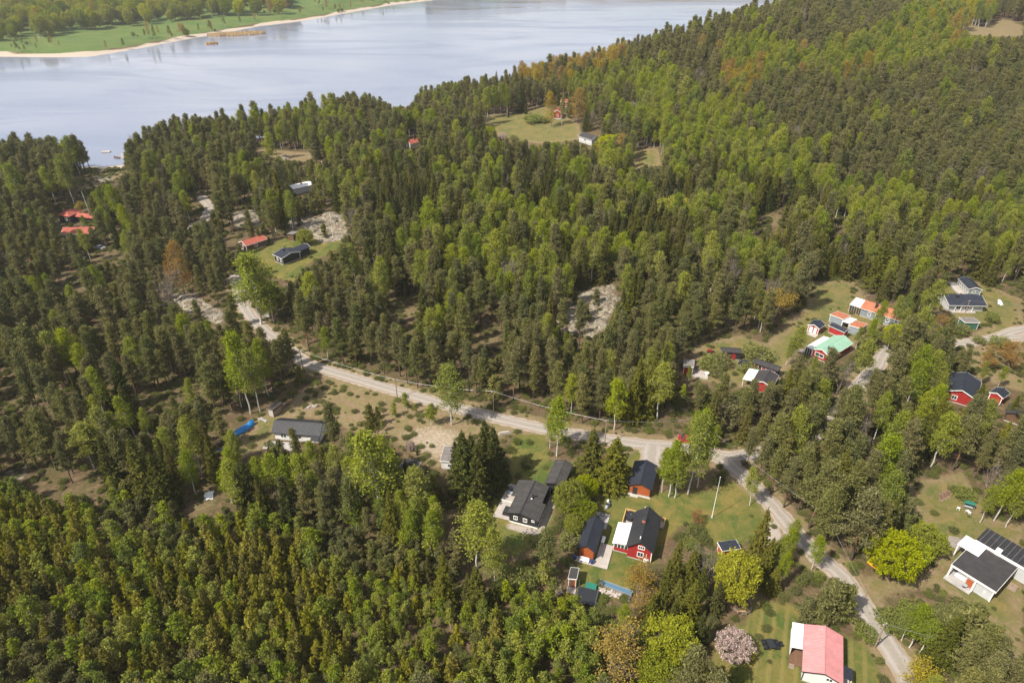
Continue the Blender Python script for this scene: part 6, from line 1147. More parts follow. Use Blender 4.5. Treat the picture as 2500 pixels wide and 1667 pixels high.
ZONES = [([[-7.1,75.5],[4.0,75.5],[11.4,74.7],[17.7,72.1],[20.4,62.4],[19.3,55.7],[-8.6,55.7],[-9.5,67.4]],1.9,{3:0.85,4:0.1,6:0.05},4.5,7),
 ([[-26.2,81.9],[-13.7,81.9],[-5.7,75.5],[-7.4,55.7],[-23.9,55.7],[-25.7,71.3]],2.1,{3:0.75,4:0.2,9:0.05},3.5,6),
 ([[-119.0,103.8],[-94.4,103.2],[-78.9,104.4],[-67.3,98.3],[-54.4,96.0],[-40.1,93.7],[-26.8,89.9],[-14.2,86.8],[-9.0,81.9],[-13.1,75.5],[-22.1,67.4],[-20.1,55.7],[-84.3,55.7]],1.9,{4:0.45,3:0.3,9:0.25},4.5,7.5),
 ([[-65.0,113.1],[-53.3,109.0],[-40.4,109.0],[-30.7,111.7],[-21.8,109.0],[-14.0,103.8],[-11.2,89.9],[-13.2,84.8],[-26.4,87.8],[-39.8,92.6],[-54.2,95.4],[-61.5,101.3]],3.2,{2:0.6,1:0.25,0:0.15},10,14),
 ([[-2.1,85.8],[5.8,81.9],[11.5,75.5],[8.3,73.0],[1.8,73.8],[-5.8,80.0]],2.6,{3:0.6,6:0.2,4:0.2},4,7),
 ([[25.0,89.9],[31.6,89.9],[41.6,84.8],[34.3,68.9],[25.9,62.9],[19.2,62.9],[16.2,72.1]],3,{1:0.4,6:0.3,4:0.3},5,9),
 ([[-225.1,239.6],[-138.5,267.1],[-80.9,216.4],[-57.8,153.0],[-54.7,133.6],[-65.5,111.7],[-79.2,105.1],[-124.4,105.1]],4.4,{0:0.85,2:0.11,1:0.04},10.5,14.5),
 ([[-65.0,184.7],[-22.5,174.0],[48.1,169.0],[48.4,139.0],[44.2,122.0],[-19.2,139.0],[-56.0,155.1]],4.3,{0:0.8,2:0.1,1:0.1},10.5,15),
 ([[-38.5,300.1],[49.6,312.7],[125.4,257.4],[111.1,202.8],[56.7,184.7],[31.8,199.6],[9.5,174.0],[-37.8,190.5],[-54.8,257.4]],3.7,{2:0.32,0:0.22,1:0.46},11.5,16.5),
 ([[-0.3,518.8],[25.2,564.2],[87.0,594.6],[87.2,534.8],[48.2,479.5],[5.4,466.3]],4.5,{7:0.75,0:0.25},15,19),
 ([[142.5,503.6],[173.9,526.7],[170.4,475.5],[140.7,432.5],[129.0,450.0]],4.6,{7:0.7,2:0.3},13,18),
 ([[15.6,468.9],[39.6,526.7],[100.8,511.1],[133.8,391.1],[129.3,267.1],[83.3,300.1],[63.4,364.3],[48.9,456.2]],4,{2:0.85,0:0.1,1:0.05},12.5,17),
 ([[49.6,312.7],[93.5,326.1],[129.3,267.1],[167.5,272.2],[210.0,267.1],[168.8,202.8],[139.5,216.4],[107.3,231.5],[67.8,272.2]],3.8,{2:0.6,0:0.2,1:0.2},11,16),
 ([[152.1,598.6],[207.9,641.6],[231.2,569.7],[299.6,641.6],[515.8,933.3],[586.1,933.3],[471.7,690.6],[315.6,534.8],[240.6,489.2],[186.7,489.2],[150.6,511.1]],4.4,{2:0.8,7:0.12,1:0.08},12,17),
 ([[212.4,619.4],[275.5,690.6],[388.1,849.3],[612.6,1158.1],[1179.8,1784.0],[289.5,312.7],[216.6,277.4],[149.6,294.2],[127.8,348.1],[151.0,468.9]],4.0,{0:0.9,2:0.07,1:0.03},11.5,16),
 ([[93.2,641.6],[294.4,1158.1],[927.0,1784.0],[499.6,933.3],[296.0,690.6],[188.0,598.6],[116.4,496.3],[75.9,511.1]],4.8,{0:0.8,2:0.1,1:0.1},14,18),
 ([[43.0,144.8],[53.7,142.8],[69.2,142.8],[88.7,146.8],[120.3,144.8],[126.3,128.5],[113.3,109.0],[83.7,109.0],[63.6,89.9],[48.5,109.0],[45.5,119.0]],4.0,{0:0.66,2:0.17,1:0.17},11,16),
 ([[89.5,148.8],[118.2,179.2],[134.3,184.7],[122.9,159.5],[115.9,139.0],[85.4,139.0]],4,{0:0.5,2:0.35,1:0.15},9,13),
 ([[-289.8,326.1],[-192.3,312.7],[-158.7,257.4],[-219.0,231.5]],4.4,{0:0.75,2:0.2,1:0.05},14,18),
 ([[-243.4,444.0],[-94.6,526.7],[-50.7,468.9],[-19.5,410.9],[-34.6,300.1],[-120.7,267.1],[-156.4,267.1]],4.1,{0:0.66,2:0.27,1:0.07},12,16.5)]
OPEN = [[[-458.1,625.9],[-398.4,632.6],[-369.2,641.6],[-343.4,685.4],[-325.4,741.0],[-303.0,788.3],[-282.8,841.7],[-246.0,889.4],[-211.1,971.4],[-169.6,1068.7],[-118.0,1172.1],[356.9,1215.9],[240.3,981.3],[174.0,868.9],[107.2,747.0],[62.5,685.4],[25.1,660.4],[1.4,604.7],[-22.3,560.6],[-44.4,539.8],[-54.8,511.1],[-67.6,514.1],[-63.6,456.2],[-75.8,444.0],[-85.7,471.5],[-115.2,502.1],[-145.8,490.6],[-174.1,458.7],[-198.1,440.5],[-220.4,423.6],[-205.0,364.3],[-188.3,327.5],[-199.8,324.0],[-213.5,348.1],[-240.0,386.4],[-260.2,383.6],[-294.1,380.0]],
 [[-57.5,156.2],[-47.9,150.4],[-34.1,143.6],[-23.5,138.7],[-12.3,133.6],[-2.7,129.3],[7.5,125.7],[19.4,122.6],[29.0,120.2],[37.6,119.0],[43.3,118.1],[47.1,114.3],[49.6,109.7],[52.0,103.8],[53.9,97.7],[55.4,92.3],[57.5,86.8],[59.7,83.3],[60.5,79.8],[61.2,75.3],[61.7,70.9],[62.7,66.2],[63.5,62.4],[59.4,62.4],[59.9,66.2],[59.6,70.9],[59.0,75.3],[58.6,79.8],[57.6,83.0],[55.5,86.8],[53.3,92.3],[51.8,97.7],[49.7,103.8],[47.5,108.7],[44.9,112.8],[41.7,115.4],[37.1,116.6],[28.6,117.8],[19.1,119.9],[7.4,122.8],[-2.7,126.3],[-12.1,130.2],[-23.1,135.0],[-33.4,139.8],[-47.0,146.4],[-56.2,151.3]],
 [[-91.3,202.8],[-88.1,199.6],[-82.7,187.6],[-75.4,175.3],[-68.2,172.7],[-66.7,167.8],[-74.6,169.0],[-81.2,179.2]],
 [[-134.9,282.8],[-125.3,272.2],[-120.6,257.4],[-123.8,243.9],[-126.4,248.3],[-125.0,259.8]],
 [[98.6,156.2],[103.2,158.4],[98.5,150.9],[91.6,145.8]],
 [[123.6,163.0],[134.8,165.3],[132.4,161.4],[122.9,159.5]],
 [[-4.9,100.1],[-2.4,105.1],[0.4,107.7],[-0.6,116.0],[0.4,122.0],[7.4,122.8],[8.4,113.1],[13.7,113.1],[13.8,109.0],[9.2,101.3],[8.0,95.4],[5.7,91.0],[0.3,86.8],[-4.7,92.6],[-7.4,96.5]],
 [[18.6,106.4],[23.1,105.7],[25.2,114.5],[27.5,116.7],[32.8,116.7],[31.7,113.1],[29.5,103.8],[38.1,103.8],[43.8,105.1],[46.3,101.3],[46.3,95.4],[42.8,88.9],[38.1,89.9],[33.6,95.4],[29.3,91.0],[26.3,85.8],[20.8,83.8],[22.9,81.9],[20.0,78.2],[11.6,76.8],[10.8,81.9],[12.4,86.8],[15.9,97.7]],
 [[37.8,102.5],[46.3,107.7],[49.4,101.3],[49.9,96.0],[51.7,91.0],[47.2,89.9],[42.5,91.0],[39.2,94.3],[36.6,97.7]],
 [[31.3,62.9],[32.8,68.9],[40.0,73.8],[42.2,77.7],[49.0,76.4],[52.5,72.1],[57.6,68.9],[57.3,62.2],[55.1,57.5],[37.1,57.5],[35.4,62.9]],
 [[65.3,82.8],[72.7,81.9],[79.8,87.8],[80.5,98.9],[82.4,106.4],[96.1,109.7],[94.7,96.5],[100.2,95.4],[79.0,62.4],[79.6,73.8],[75.1,80.5],[67.5,79.1],[60.9,76.4],[61.0,81.9]],
 [[-55.8,130.2],[-52.3,140.9],[-41.9,143.8],[-29.9,138.1],[-25.2,135.4],[-14.1,129.3],[-2.6,124.4],[-1.6,121.2],[-11.5,120.5],[-9.2,115.3],[-16.5,111.0],[-27.3,120.5],[-34.5,122.0],[-42.7,127.6],[-49.1,128.5],[-53.1,124.4]],
 [[-61.3,116.0],[-60.5,128.5],[-56.5,132.7],[-53.2,128.5],[-53.4,122.0],[-54.4,120.5],[-56.0,117.5],[-58.9,114.5]],
 [[51.4,161.8],[64.9,166.5],[70.8,161.8],[79.0,171.5],[90.1,184.7],[97.0,199.6],[112.6,202.8],[110.1,187.6],[117.6,180.6],[116.3,175.3],[103.1,169.0],[94.1,159.5],[82.0,153.0],[78.1,155.1],[70.6,146.8],[65.3,140.9],[57.6,140.9],[46.4,144.8]],
 [[138.4,202.8],[153.7,199.6],[159.1,187.6],[141.2,159.5],[135.1,161.8],[121.8,161.8],[138.4,171.5],[128.7,179.2],[134.5,187.6]],
 [[126.5,159.5],[141.2,159.5],[128.1,139.0],[122.5,142.8],[119.2,146.8]],
 [[-96.0,216.4],[-89.8,225.6],[-80.1,248.3],[-72.1,257.4],[-64.0,243.9],[-62.2,227.5],[-70.9,212.9],[-70.3,199.6],[-77.0,202.8],[-90.7,209.4]],
 [[-90.2,248.3],[-82.5,257.4],[-67.9,262.2],[-61.5,239.6],[-69.4,231.5],[-79.0,243.9]],
 [[-113.6,262.2],[-104.6,267.1],[-96.9,248.3],[-105.4,246.1]],
 [[-108.9,190.5],[-103.3,193.4],[-85.8,179.2],[-84.7,172.7],[-97.5,179.2]],
 [[12.2,176.6],[22.8,195.0],[33.2,199.6],[32.6,184.7],[22.6,164.2],[14.3,169.0]],
 [[-20.2,426.9],[1.1,430.2],[20.6,450.0],[39.1,405.8],[37.5,372.9],[14.8,364.3],[-3.8,371.1],[-11.3,391.1]],
 [[62.7,352.1],[75.8,356.1],[72.4,326.1],[57.7,319.3]],
 [[-195.0,297.1],[-199.5,322.6],[-186.3,325.4],[-178.1,312.7],[-183.9,300.1],[-180.6,272.2]],
 [[-137.5,356.1],[-108.2,348.1],[-92.6,348.1],[-101.7,331.7],[-125.8,340.5]],
 [[97.4,262.2],[109.7,262.2],[106.7,248.3],[91.9,243.9]],
 [[520.4,868.9],[528.0,830.5],[607.8,933.3],[582.2,849.3],[526.6,762.4],[494.4,762.4],[478.9,778.4]],
 [[-67.5,97.7],[-62.5,103.8],[-61.2,107.7],[-58.9,103.8],[-58.4,97.7],[-62.9,96.0]],
 [[-106.6,108.3],[-95.0,105.7],[-84.7,107.0],[-82.5,104.4],[-95.8,102.5]],
 [[-1.1,95.6],[-0.5,95.7],[4.9,93.8],[5.9,97.1],[7.5,102.3],[9.3,102.3],[8.7,100.0],[7.2,95.3],[6.0,93.0],[4.7,92.0],[1.8,92.6],[-1.1,93.9]],
 [[46.1,90.4],[49.5,96.0],[52.1,94.8],[51.8,91.5],[47.8,89.4]],
 [[-86.3,141.9],[-81.2,144.4],[-76.9,139.0],[-82.6,134.5]],
 [[-94.1,136.3],[-89.5,138.1],[-87.7,132.7],[-92.0,131.9]],
 [[-150.2,202.8],[-143.3,206.1],[-138.4,199.6],[-146.6,196.5]],
 [[-39.8,186.1],[-30.8,189.0],[-25.0,179.2],[-31.3,172.7]],
 [[-10.7,166.5],[-3.2,167.8],[-1.9,159.5],[-9.1,158.4]],
 [[36.4,133.6],[44.3,135.4],[43.7,128.5],[36.4,127.6]],
 [[-128.1,139.0],[-124.9,140.9],[-119.3,133.6],[-123.5,131.9]],
 [[-27.9,124.4],[-18.1,128.1],[-10.2,124.4],[-8.8,116.0],[-16.5,111.5],[-23.6,115.3]],
 [[-152.8,223.7],[-137.3,223.7],[-133.8,216.4],[-147.3,216.4]],
 [[-66.5,129.3],[-62.1,129.3],[-60.5,125.9],[-63.0,121.2]],
 [[-60.2,135.0],[-55.3,138.2],[-54.5,135.3],[-57.0,129.3],[-58.9,130.7]],
 [[-190.0,269.6],[-184.0,268.8],[-178.0,274.4],[-172.9,264.9],[-176.4,261.1],[-175.3,253.7],[-181.7,255.9]],
 [[-173.8,246.6],[-173.4,253.7],[-165.3,248.0],[-161.1,239.2],[-168.6,237.9]],
 [[-99.4,295.3],[-92.8,303.3],[-89.5,297.2],[-87.6,288.1],[-89.8,285.4],[-96.4,289.8]],
 [[-80.5,382.1],[-77.2,381.4],[-73.5,360.3],[-76.3,361.0]],
 [[-56.7,363.6],[-56.4,370.9],[-48.3,374.3],[-47.7,366.2],[-52.3,359.0]],
 [[30.9,472.3],[37.7,471.3],[36.2,450.5],[29.9,450.5]],
 [[25.4,443.0],[32.9,445.8],[29.6,415.1],[24.2,415.9]],
 [[37.9,377.1],[43.3,388.6],[51.3,375.0],[43.3,361.6],[37.4,364.9]],
 [[-104.6,227.9],[-107.2,239.6],[-102.5,242.9],[-98.7,232.2],[-101.0,224.9]],
 [[-55.6,122.8],[-56.0,127.9],[-55.0,128.9],[-44.2,127.7],[-44.4,125.9],[-48.8,121.5],[-51.6,119.9],[-53.9,119.9]],
 [[124.8,253.7],[131.3,253.7],[124.5,237.3],[118.3,237.3]],
 [[-0.5,97.9],[2.4,106.2],[8.0,104.2],[7.8,102.2],[5.0,94.0],[-0.5,96.0]],
 [[7.0,104.1],[7.1,106.5],[9.5,113.0],[12.9,111.7],[12.6,109.2],[10.3,102.9]],
 [[24.0,103.7],[24.5,106.0],[26.8,112.7],[31.0,111.2],[30.4,108.8],[28.2,102.3]],
 [[12.2,87.1],[12.5,89.2],[14.8,95.9],[17.8,94.9],[17.4,92.8],[15.1,86.1]],
 [[21.2,87.2],[21.8,89.5],[24.7,97.6],[29.0,96.0],[28.3,93.6],[25.5,85.7]],
 [[44.7,63.0],[47.8,70.4],[49.0,72.0],[53.9,70.0],[50.8,62.4],[49.6,60.9]],
 [[-54.7,123.0],[-54.1,128.0],[-43.8,126.9],[-42.9,124.3],[-43.4,119.4],[-53.6,120.4]],
 [[81.3,155.8],[82.8,158.7],[92.5,166.4],[95.6,162.4],[93.9,159.4],[84.3,151.9]],
 [[105.0,178.4],[107.9,183.5],[113.2,187.0],[118.0,179.8],[114.8,174.9],[109.7,171.4]],
 [[132.0,189.3],[134.7,193.2],[145.1,192.8],[144.7,182.4],[141.8,178.7],[131.6,179.1]],
 [[144.0,198.5],[146.4,201.7],[150.1,201.3],[149.3,194.1],[146.9,191.0],[143.2,191.4]],
 [[106.6,135.8],[109.5,139.5],[114.9,144.9],[118.8,141.1],[115.6,137.3],[110.4,132.0]],
 [[60.2,140.2],[61.6,143.4],[64.1,147.2],[67.9,144.7],[66.4,141.5],[64.0,137.8]],
 [[84.9,169.0],[86.2,171.6],[88.9,174.3],[91.2,172.0],[89.8,169.4],[87.1,166.7]],
 [[56.6,156.5],[57.8,159.8],[62.5,159.2],[62.2,156.9],[60.9,153.6],[56.3,154.2]],
 [[44.5,147.1],[45.3,150.2],[46.3,153.3],[48.5,152.7],[47.6,149.6],[46.7,146.5]],
 [[63.1,148.7],[64.5,152.0],[66.0,153.9],[70.8,150.1],[69.3,146.9],[67.8,145.0]],
 [[79.7,156.4],[81.3,159.7],[87.7,165.2],[88.7,164.1],[86.8,160.7],[80.6,155.3]],
 [[102.7,180.9],[105.3,185.4],[110.2,190.0],[111.9,188.2],[109.2,183.6],[104.4,179.1]],
 [[93.4,174.6],[95.3,178.3],[98.2,180.1],[100.4,176.8],[98.3,173.2],[95.5,171.3]],
 [[95.4,170.9],[97.3,174.4],[100.2,176.5],[101.4,174.8],[99.4,171.4],[96.6,169.3]],
 [[96.3,168.4],[98.3,171.9],[101.1,174.4],[103.2,172.1],[101.1,168.5],[98.4,166.1]],
 [[90.5,168.3],[92.3,171.7],[94.3,173.1],[97.0,169.4],[95.0,166.0],[93.1,164.6]],
 [[130.4,173.0],[132.9,176.4],[136.8,176.2],[136.6,173.1],[134.1,169.9],[130.2,170.0]],
 [[117.1,135.5],[119.6,138.3],[122.1,140.2],[123.4,138.5],[120.8,135.6],[118.3,133.8]],
 [[116.4,127.3],[118.5,129.8],[121.0,132.5],[122.5,131.2],[120.4,128.7],[117.9,126.0]],
 [[-15.1,113.3],[-14.7,117.9],[-12.5,117.6],[-12.2,115.1],[-12.6,110.6],[-14.8,110.8]],
 [[-84.2,221.8],[-79.6,227.3],[-75.7,224.0],[-73.9,218.7],[-78.3,213.4],[-82.2,216.6]],
 [[-90.0,225.8],[-88.1,228.6],[-82.9,225.0],[-80.9,219.7],[-82.8,217.0],[-87.9,220.5]],
 [[-107.9,238.1],[-102.8,240.8],[-98.6,233.0],[-96.5,227.9],[-101.5,225.3],[-105.6,232.9]],
 [[-84.4,240.1],[-83.3,242.6],[-81.2,241.6],[-79.6,236.8],[-80.7,234.4],[-82.8,235.3]],
 [[-182.7,257.7],[-186.2,267.0],[-183.0,268.2],[-177.7,260.5],[-174.3,251.4],[-177.4,250.3]],
 [[30.1,449.5],[30.9,460.9],[32.8,468.0],[36.7,467.0],[35.8,455.5],[33.9,448.5]],
 [[24.9,419.1],[25.5,429.5],[27.9,439.5],[31.9,438.6],[31.1,427.9],[28.8,418.2]],
 [[36.8,368.7],[37.7,377.8],[43.3,383.4],[48.9,377.8],[47.8,368.7],[42.3,363.2]],
 [[-99.4,295.2],[-92.7,301.0],[-89.3,297.1],[-87.3,290.3],[-93.8,284.6],[-97.2,288.5]],
 [[-55.8,362.2],[-56.1,369.9],[-53.1,370.0],[-51.9,361.4],[-51.6,353.8],[-54.5,353.7]],
 [[9.9,80.4],[10.2,82.9],[10.4,84.6],[11.6,84.5],[11.3,81.9],[11.1,80.2]],
 [[38.3,88.5],[39.0,90.2],[42.3,90.8],[42.7,88.8],[41.9,87.2],[38.6,86.6]],
 [[18.5,87.9],[18.9,89.8],[20.3,94.5],[22.7,93.8],[22.2,91.8],[20.9,87.2]],
 [[-13.3,94.6],[-11.9,97.7],[-10.9,97.3],[-10.7,95.5],[-12.2,92.4],[-13.1,92.9]],
 [[-58.8,131.8],[-57.7,134.3],[-56.5,133.7],[-55.5,131.4],[-56.7,129.0],[-57.8,129.5]],
 [[46.0,71.2],[47.0,72.9],[48.5,72.3],[47.1,68.1],[46.0,66.6],[44.6,67.1]],
 [[51.1,63.4],[51.9,65.1],[53.0,66.5],[54.2,66.0],[53.4,64.3],[52.3,62.9]],
 [[-65.0,124.3],[-62.1,127.8],[-60.4,126.4],[-59.9,125.3],[-62.7,121.8],[-64.4,123.2]],
 [[78.6,82.7],[80.8,85.0],[87.4,89.9],[91.5,84.5],[89.0,82.2],[82.6,77.4]],
 [[85.6,87.7],[88.4,90.7],[91.9,93.6],[96.8,87.7],[93.7,84.9],[90.3,82.0]],
 [[81.8,87.2],[84.0,89.6],[86.6,91.6],[88.6,89.0],[86.3,86.6],[83.8,84.7]],
 [[78.0,81.6],[78.3,81.9],[80.3,83.7],[82.7,81.1],[82.4,80.8],[80.4,79.0]]]
FARWOOD = [[-551.2,703.0],[-505.5,729.3],[-477.3,743.2],[-472.6,794.2],[-454.3,813.8],[-428.1,848.5],[-392.5,863.2],[-367.4,922.7],[-313.7,944.2],[-285.2,980.8],[-320.8,1126.6],[-443.7,1487.6],[-1136.5,2277.6],[-1686.8,2277.6]]
YARDS = [[[-2.5,119.0],[7.4,122.0],[26.6,117.5],[36.9,115.3],[43.6,111.7],[47.8,106.4],[50.1,96.5],[52.9,89.9],[53.5,84.8],[55.2,80.9],[57.2,78.2],[57.9,74.7],[58.7,69.7],[59.4,62.4],[57.5,55.7],[33.3,55.7],[31.7,64.4],[31.5,75.5],[24.1,75.5],[16.5,73.8],[11.5,75.5],[8.8,80.9],[0.3,81.9],[-7.6,84.8],[-10.6,93.2],[-10.2,100.1],[-4.1,103.8]]]
CAM = np.array([0, 0, 100.])
def sight(X, Y, Z):
    """where the line from the viewpoint through a point meets level zero"""
    k = 100. / (100. - np.asarray(Z, float)); return np.stack([X * k, Y * k], -1)
HALF = np.array([.15, .15, .15, .17, .18, .42, .6, .18, .3, .25, .25, .4])
FOOT = []
for k, (p, z0) in HOUSE.items():
    sy, cy_ = math.sin(p[2]), math.cos(p[2])
    FOOT.append(np.array([(p[0] + a * sy + b * cy_, p[1] + a * cy_ - b * sy) for a, b in ((0, -p[4]), (p[3], -p[4]), (p[3], p[5]), (0, p[5]))]))
OPENP = [np.array(v) for v in OPEN]; OBB = [(v.min(0), v.max(0)) for v in OPENP]
def in_open(G):
    r = np.zeros(len(G), bool)
    for v, (lo, hi) in zip(OPENP, OBB):
        ii = np.where((G[:, 0] > lo[0]) & (G[:, 0] < hi[0]) & (G[:, 1] > lo[1]) & (G[:, 1] < hi[1]))[0]
        if len(ii): r[ii] |= inpoly(G[ii], v)
    return r
def grow():
    """fill the woods: jittered spacing per stand, thinned by clearings, houses, roads and open views"""
    rs = np.random.default_rng(21); rows = []
    zp = [(np.array(z[0]),) + tuple(z[1:]) for z in ZONES] + [(None, 4.4, {0: .66, 2: .2, 1: .14}, 11, 16)]
    MK = np.array(MARKED, float)
    for zi, (poly, step, mix, h0, h1) in enumerate(zp):
        if poly is not None: (x0, y0), (x1, y1) = poly.min(0) - 40, poly.max(0) + 40; y0 *= .6; x0 *= (.6 if x0 > 0 else 1); x1 = max(x1, 0)
        else: x0, x1, y0, y1 = -700, 1000, 50, 1100
        y1 = min(y1, 1100); x0 = max(x0, -700); x1 = min(x1, 1000); y0 = max(y0, 48)
        gx_, gy_ = np.meshgrid(np.arange(x0, x1, step), np.arange(y0, y1, step * .866)); gx_ = gx_ + (np.arange(gx_.shape[0]) % 2)[:, None] * step / 2
        X = (gx_ + rs.uniform(-.42, .42, gx_.shape) * step).ravel(); Y = (gy_ + rs.uniform(-.42, .42, gx_.shape) * step).ravel()
        k = (np.abs(X) < Y * .82 + 45) & (Y > 48) & ((Y < 600) | (X > 60)); X, Y = X[k], Y[k]; Zg = ground(X, Y); G = sight(X, Y, Zg)
        k = inpoly(G, poly) if poly is not None else np.ones(len(X), bool)
        for q, *_ in zp[:zi]:
            if poly is None or True: k[k] &= ~inpoly(G[k], q)
        X, Y, Zg, G = X[k], Y[k], Zg[k], G[k]; P = np.stack([X, Y], -1)
        k = ~inpoly(P, LAKE) & (pdist(P, LAKE) > 2.5) & ~in_open(G)
        for yp in YARDS: k &= ~inpoly(G, np.array(yp))
        clump = np.sin(X * .11 + 2.1 * np.sin(Y * .07)) * np.sin(Y * .13 + 1.7 * np.sin(X * .06)); k &= rs.random(len(X)) < .9 + .25 * clump
        k &= rs.random(len(X)) < 1 - .35 * S((Y - 450) / 400)
        X, Y, Zg, P = X[k], Y[k], Zg[k], P[k]; k = np.ones(len(X), bool)
        for nme, p in ROADS.items(): k &= pdist(P, np.array(p), False) > ROADW[nme] + 1.5
        for ft in FOOT:
            ii = np.where(np.hypot(X - ft[:, 0].mean(), Y - ft[:, 1].mean()) < 22)[0]
            if len(ii): k[ii] &= ~inpoly(P[ii], ft) & (pdist(P[ii], ft) > 1.7)
        for m in MK: k &= np.hypot(X - m[1], Y - m[2]) > min(4., max(1.3, m[3] * HALF[int(m[0])] * m[4]))
        X, Y, Zg = X[k], Y[k], Zg[k]; n = len(X); ks = np.array(list(mix)); pr = np.array(list(mix.values())); pf = np.sin(X * .085 + 1.9 * np.sin(Y * .051 + zi)) * np.sin(Y * .075 + 1.6 * np.sin(X * .047)) + .35 * np.sin(X * .19 + Y * .15); pf = pf + rs.normal(0, .42, n); kd = ks[np.minimum(np.searchsorted(np.cumsum(pr / pr.sum()), np.argsort(np.argsort(pf)) / max(n, 1), side='right'), len(ks) - 1)]
        h = rs.uniform(h0, h1, n) * np.clip(rs.normal(1, .13, n), .6, 1.3) * np.where(rs.random(n) < .1, rs.uniform(.45, .75, n), 1); h = np.where(kd == 6, rs.uniform(1.2, 2.5, n), np.where(kd == 9, rs.uniform(3, 5.2, n), h))
        kd = np.where((rs.random(n) < .018) & (kd < 3), 10, kd); rows.append(np.column_stack([kd, X, Y, h, rs.uniform(.85, 1.18, n), np.clip(rs.normal(.45, .28, n) + .22 * S((Y - 300) / 150) * (kd == 0) + .25 * (kd == 4) + .12 * (kd == 2) + .25 * (kd == 7), 0, 1), np.zeros(n), Zg]))
    A = np.concatenate(rows)
    def hides(A, probes):
        bad = np.zeros(len(A), bool); r = HALF[A[:, 0].astype(int)] * A[:, 3]
        for fr, lat in probes: bad |= in_open(sight(A[:, 1] + lat * r, A[:, 2], A[:, 7] + fr * A[:, 3]))
        return bad
    bad = hides(A, ((.3, 0), (.55, 0), (.75, 0), (.93, 0), (.6, .6), (.6, -.6), (.85, .3), (.85, -.3)))
    B = A[bad].copy(); B[:, 3] *= .42; B = B[B[:, 3] > 1.3]; B[:, 0] = np.choose(B[:, 0].astype(int), [9, 4, 3, 3, 4, 5, 6, 3, 8, 9, 10, 11]); B = B[~hides(B, ((.4, 0), (.9, 0), (.6, .6), (.6, -.6)))]
    M = np.column_stack([MK, np.ones(len(MK)), ground(MK[:, 1], MK[:, 2])]); return np.concatenate([M, A[~bad], B])
TA = grow(); NT = len(TA); TK = TA[:, 0].astype(int); TX, TY, TH_, TW, TT = TA[:, 1:6].T; LMK = TA[:, 6] > .5; TZ = TA[:, 7]
TROT = rng.uniform(0, 6.283, NT); TLN = rng.normal(0, .025, (NT, 2)); TSH = rng.integers(0, 1000, NT)
dep = TY * math.cos(R(31.5)) + (100 - TZ) * math.sin(R(31.5)); imx = TX / dep; size = TH_ / dep
imy = (TY * math.sin(R(31.5)) - (100 - TZ) * math.cos(R(31.5))) / dep
seen = (np.abs(imx) < .755) & (imy < .5) & (imy > -.58)
NAMES = {0: 'pine_tree', 1: 'spruce_tree', 2: 'birch_tree', 3: 'young_birch', 4: 'young_spruce', 5: 'leafy_tree', 6: 'shrub', 7: 'aspen_tree', 8: 'budding_tree', 9: 'young_pine', 10: 'bare_tree', 11: 'blossoming_tree'}
LOOK = {0: 'tall olive-green pine', 1: 'dark conical spruce', 2: 'light green birch with white trunk', 3: 'slim young light green birch', 4: 'small young spruce with yellowish tips',
        5: 'round leafy tree', 6: 'low rounded shrub', 7: 'rust-brown budding aspen', 8: 'half-bare tree with yellow-green buds', 9: 'bushy young pine', 10: 'leafless grey tree', 11: 'blossoming fruit tree with pale pink crown'}
CAT = {0: 'pine', 1: 'spruce', 2: 'birch', 3: 'birch', 4: 'spruce', 5: 'tree', 6: 'shrub', 7: 'aspen', 8: 'tree', 9: 'pine', 10: 'tree', 11: 'tree'}
PLACES = [[3.1,99.2,"the black cabin with a deck"],
 [27.2,106.2,"the orange-walled garage"],
 [24.7,90.3,"the red gabled house"],
 [14.7,89.9,"the long dark-roofed shed"],
 [48.7,65.6,"the pink-roofed house"],
 [-48.2,122.0,"the white house with black roof"],
 [87.5,157.5,"the green-roofed red house"],
 [109.7,176.4,"the orange-tiled grey house"],
 [136.8,184.0,"the wide navy-roofed house"],
 [145.6,194.5,"the narrow navy-roofed cabin"],
 [110.8,136.5,"the red house with navy roof"],
 [63.4,140.6,"the half white, half dark roof"],
 [87.2,169.1,"the two red huts"],
 [83.7,82.3,"the flat-roofed house"],
 [-77.9,217.3,"the black L-shaped house"],
 [-177.0,254.5,"the red-roofed hip house"],
 [-160.1,237.3,"the dull red tiled roof"],
 [31.3,430.3,"the red cottages by the meadow"],
 [40.9,357.0,"the dark-roofed meadow house"],
 [-91.3,286.6,"the white tin roof"],
 [-13.5,112.8,"the grey-roofed cabin with white tarp"],
 [40.0,87.8,"the dark hillside shed"],
 [58.7,154.9,"the black and red shed"]]
def place_of(x, y):
    d = [((x - p[0]) ** 2 + (y - p[1]) ** 2, p[2]) for p in PLACES]; m = min(d)
    if m[0] < 16 ** 2: return 'beside ' + m[1]
    if x < 14 - .4 * (y - 70) * 0 and y < 84 and x < 20: return 'in the young plantation at the bottom left'
    if y > 330 and x > 60: return 'on the wooded hill at the upper right'
    if y > 300: return 'in the woods along the near lake shore'
    if x < -45 and y < 230: return 'in the pine forest left of the gravel road'
    if x < 60 and y > 118: return 'in the forest behind the gravel road'
    if x >= 60 and y > 190: return 'at the edge of the forest behind the grey cottages'
    if x >= 40: return 'in the woods right of the gravel road'
    return 'in the grove in front of the white house'
chosen = np.zeros(NT, bool)
for kk in KINDS:
    ii = np.where((TK == kk) & seen)[0]; ii = ii[np.argsort(-(size[ii] + 10 * LMK[ii]))][:300]; chosen[ii] = True
groups = {}
for i in np.where(chosen)[0]: groups.setdefault((TK[i], place_of(TX[i], TY[i])), []).append(i)
ORD = ['leftmost', 'second from left', 'third from left', 'fourth from left', 'fifth from left', 'sixth from left', 'seventh from left']
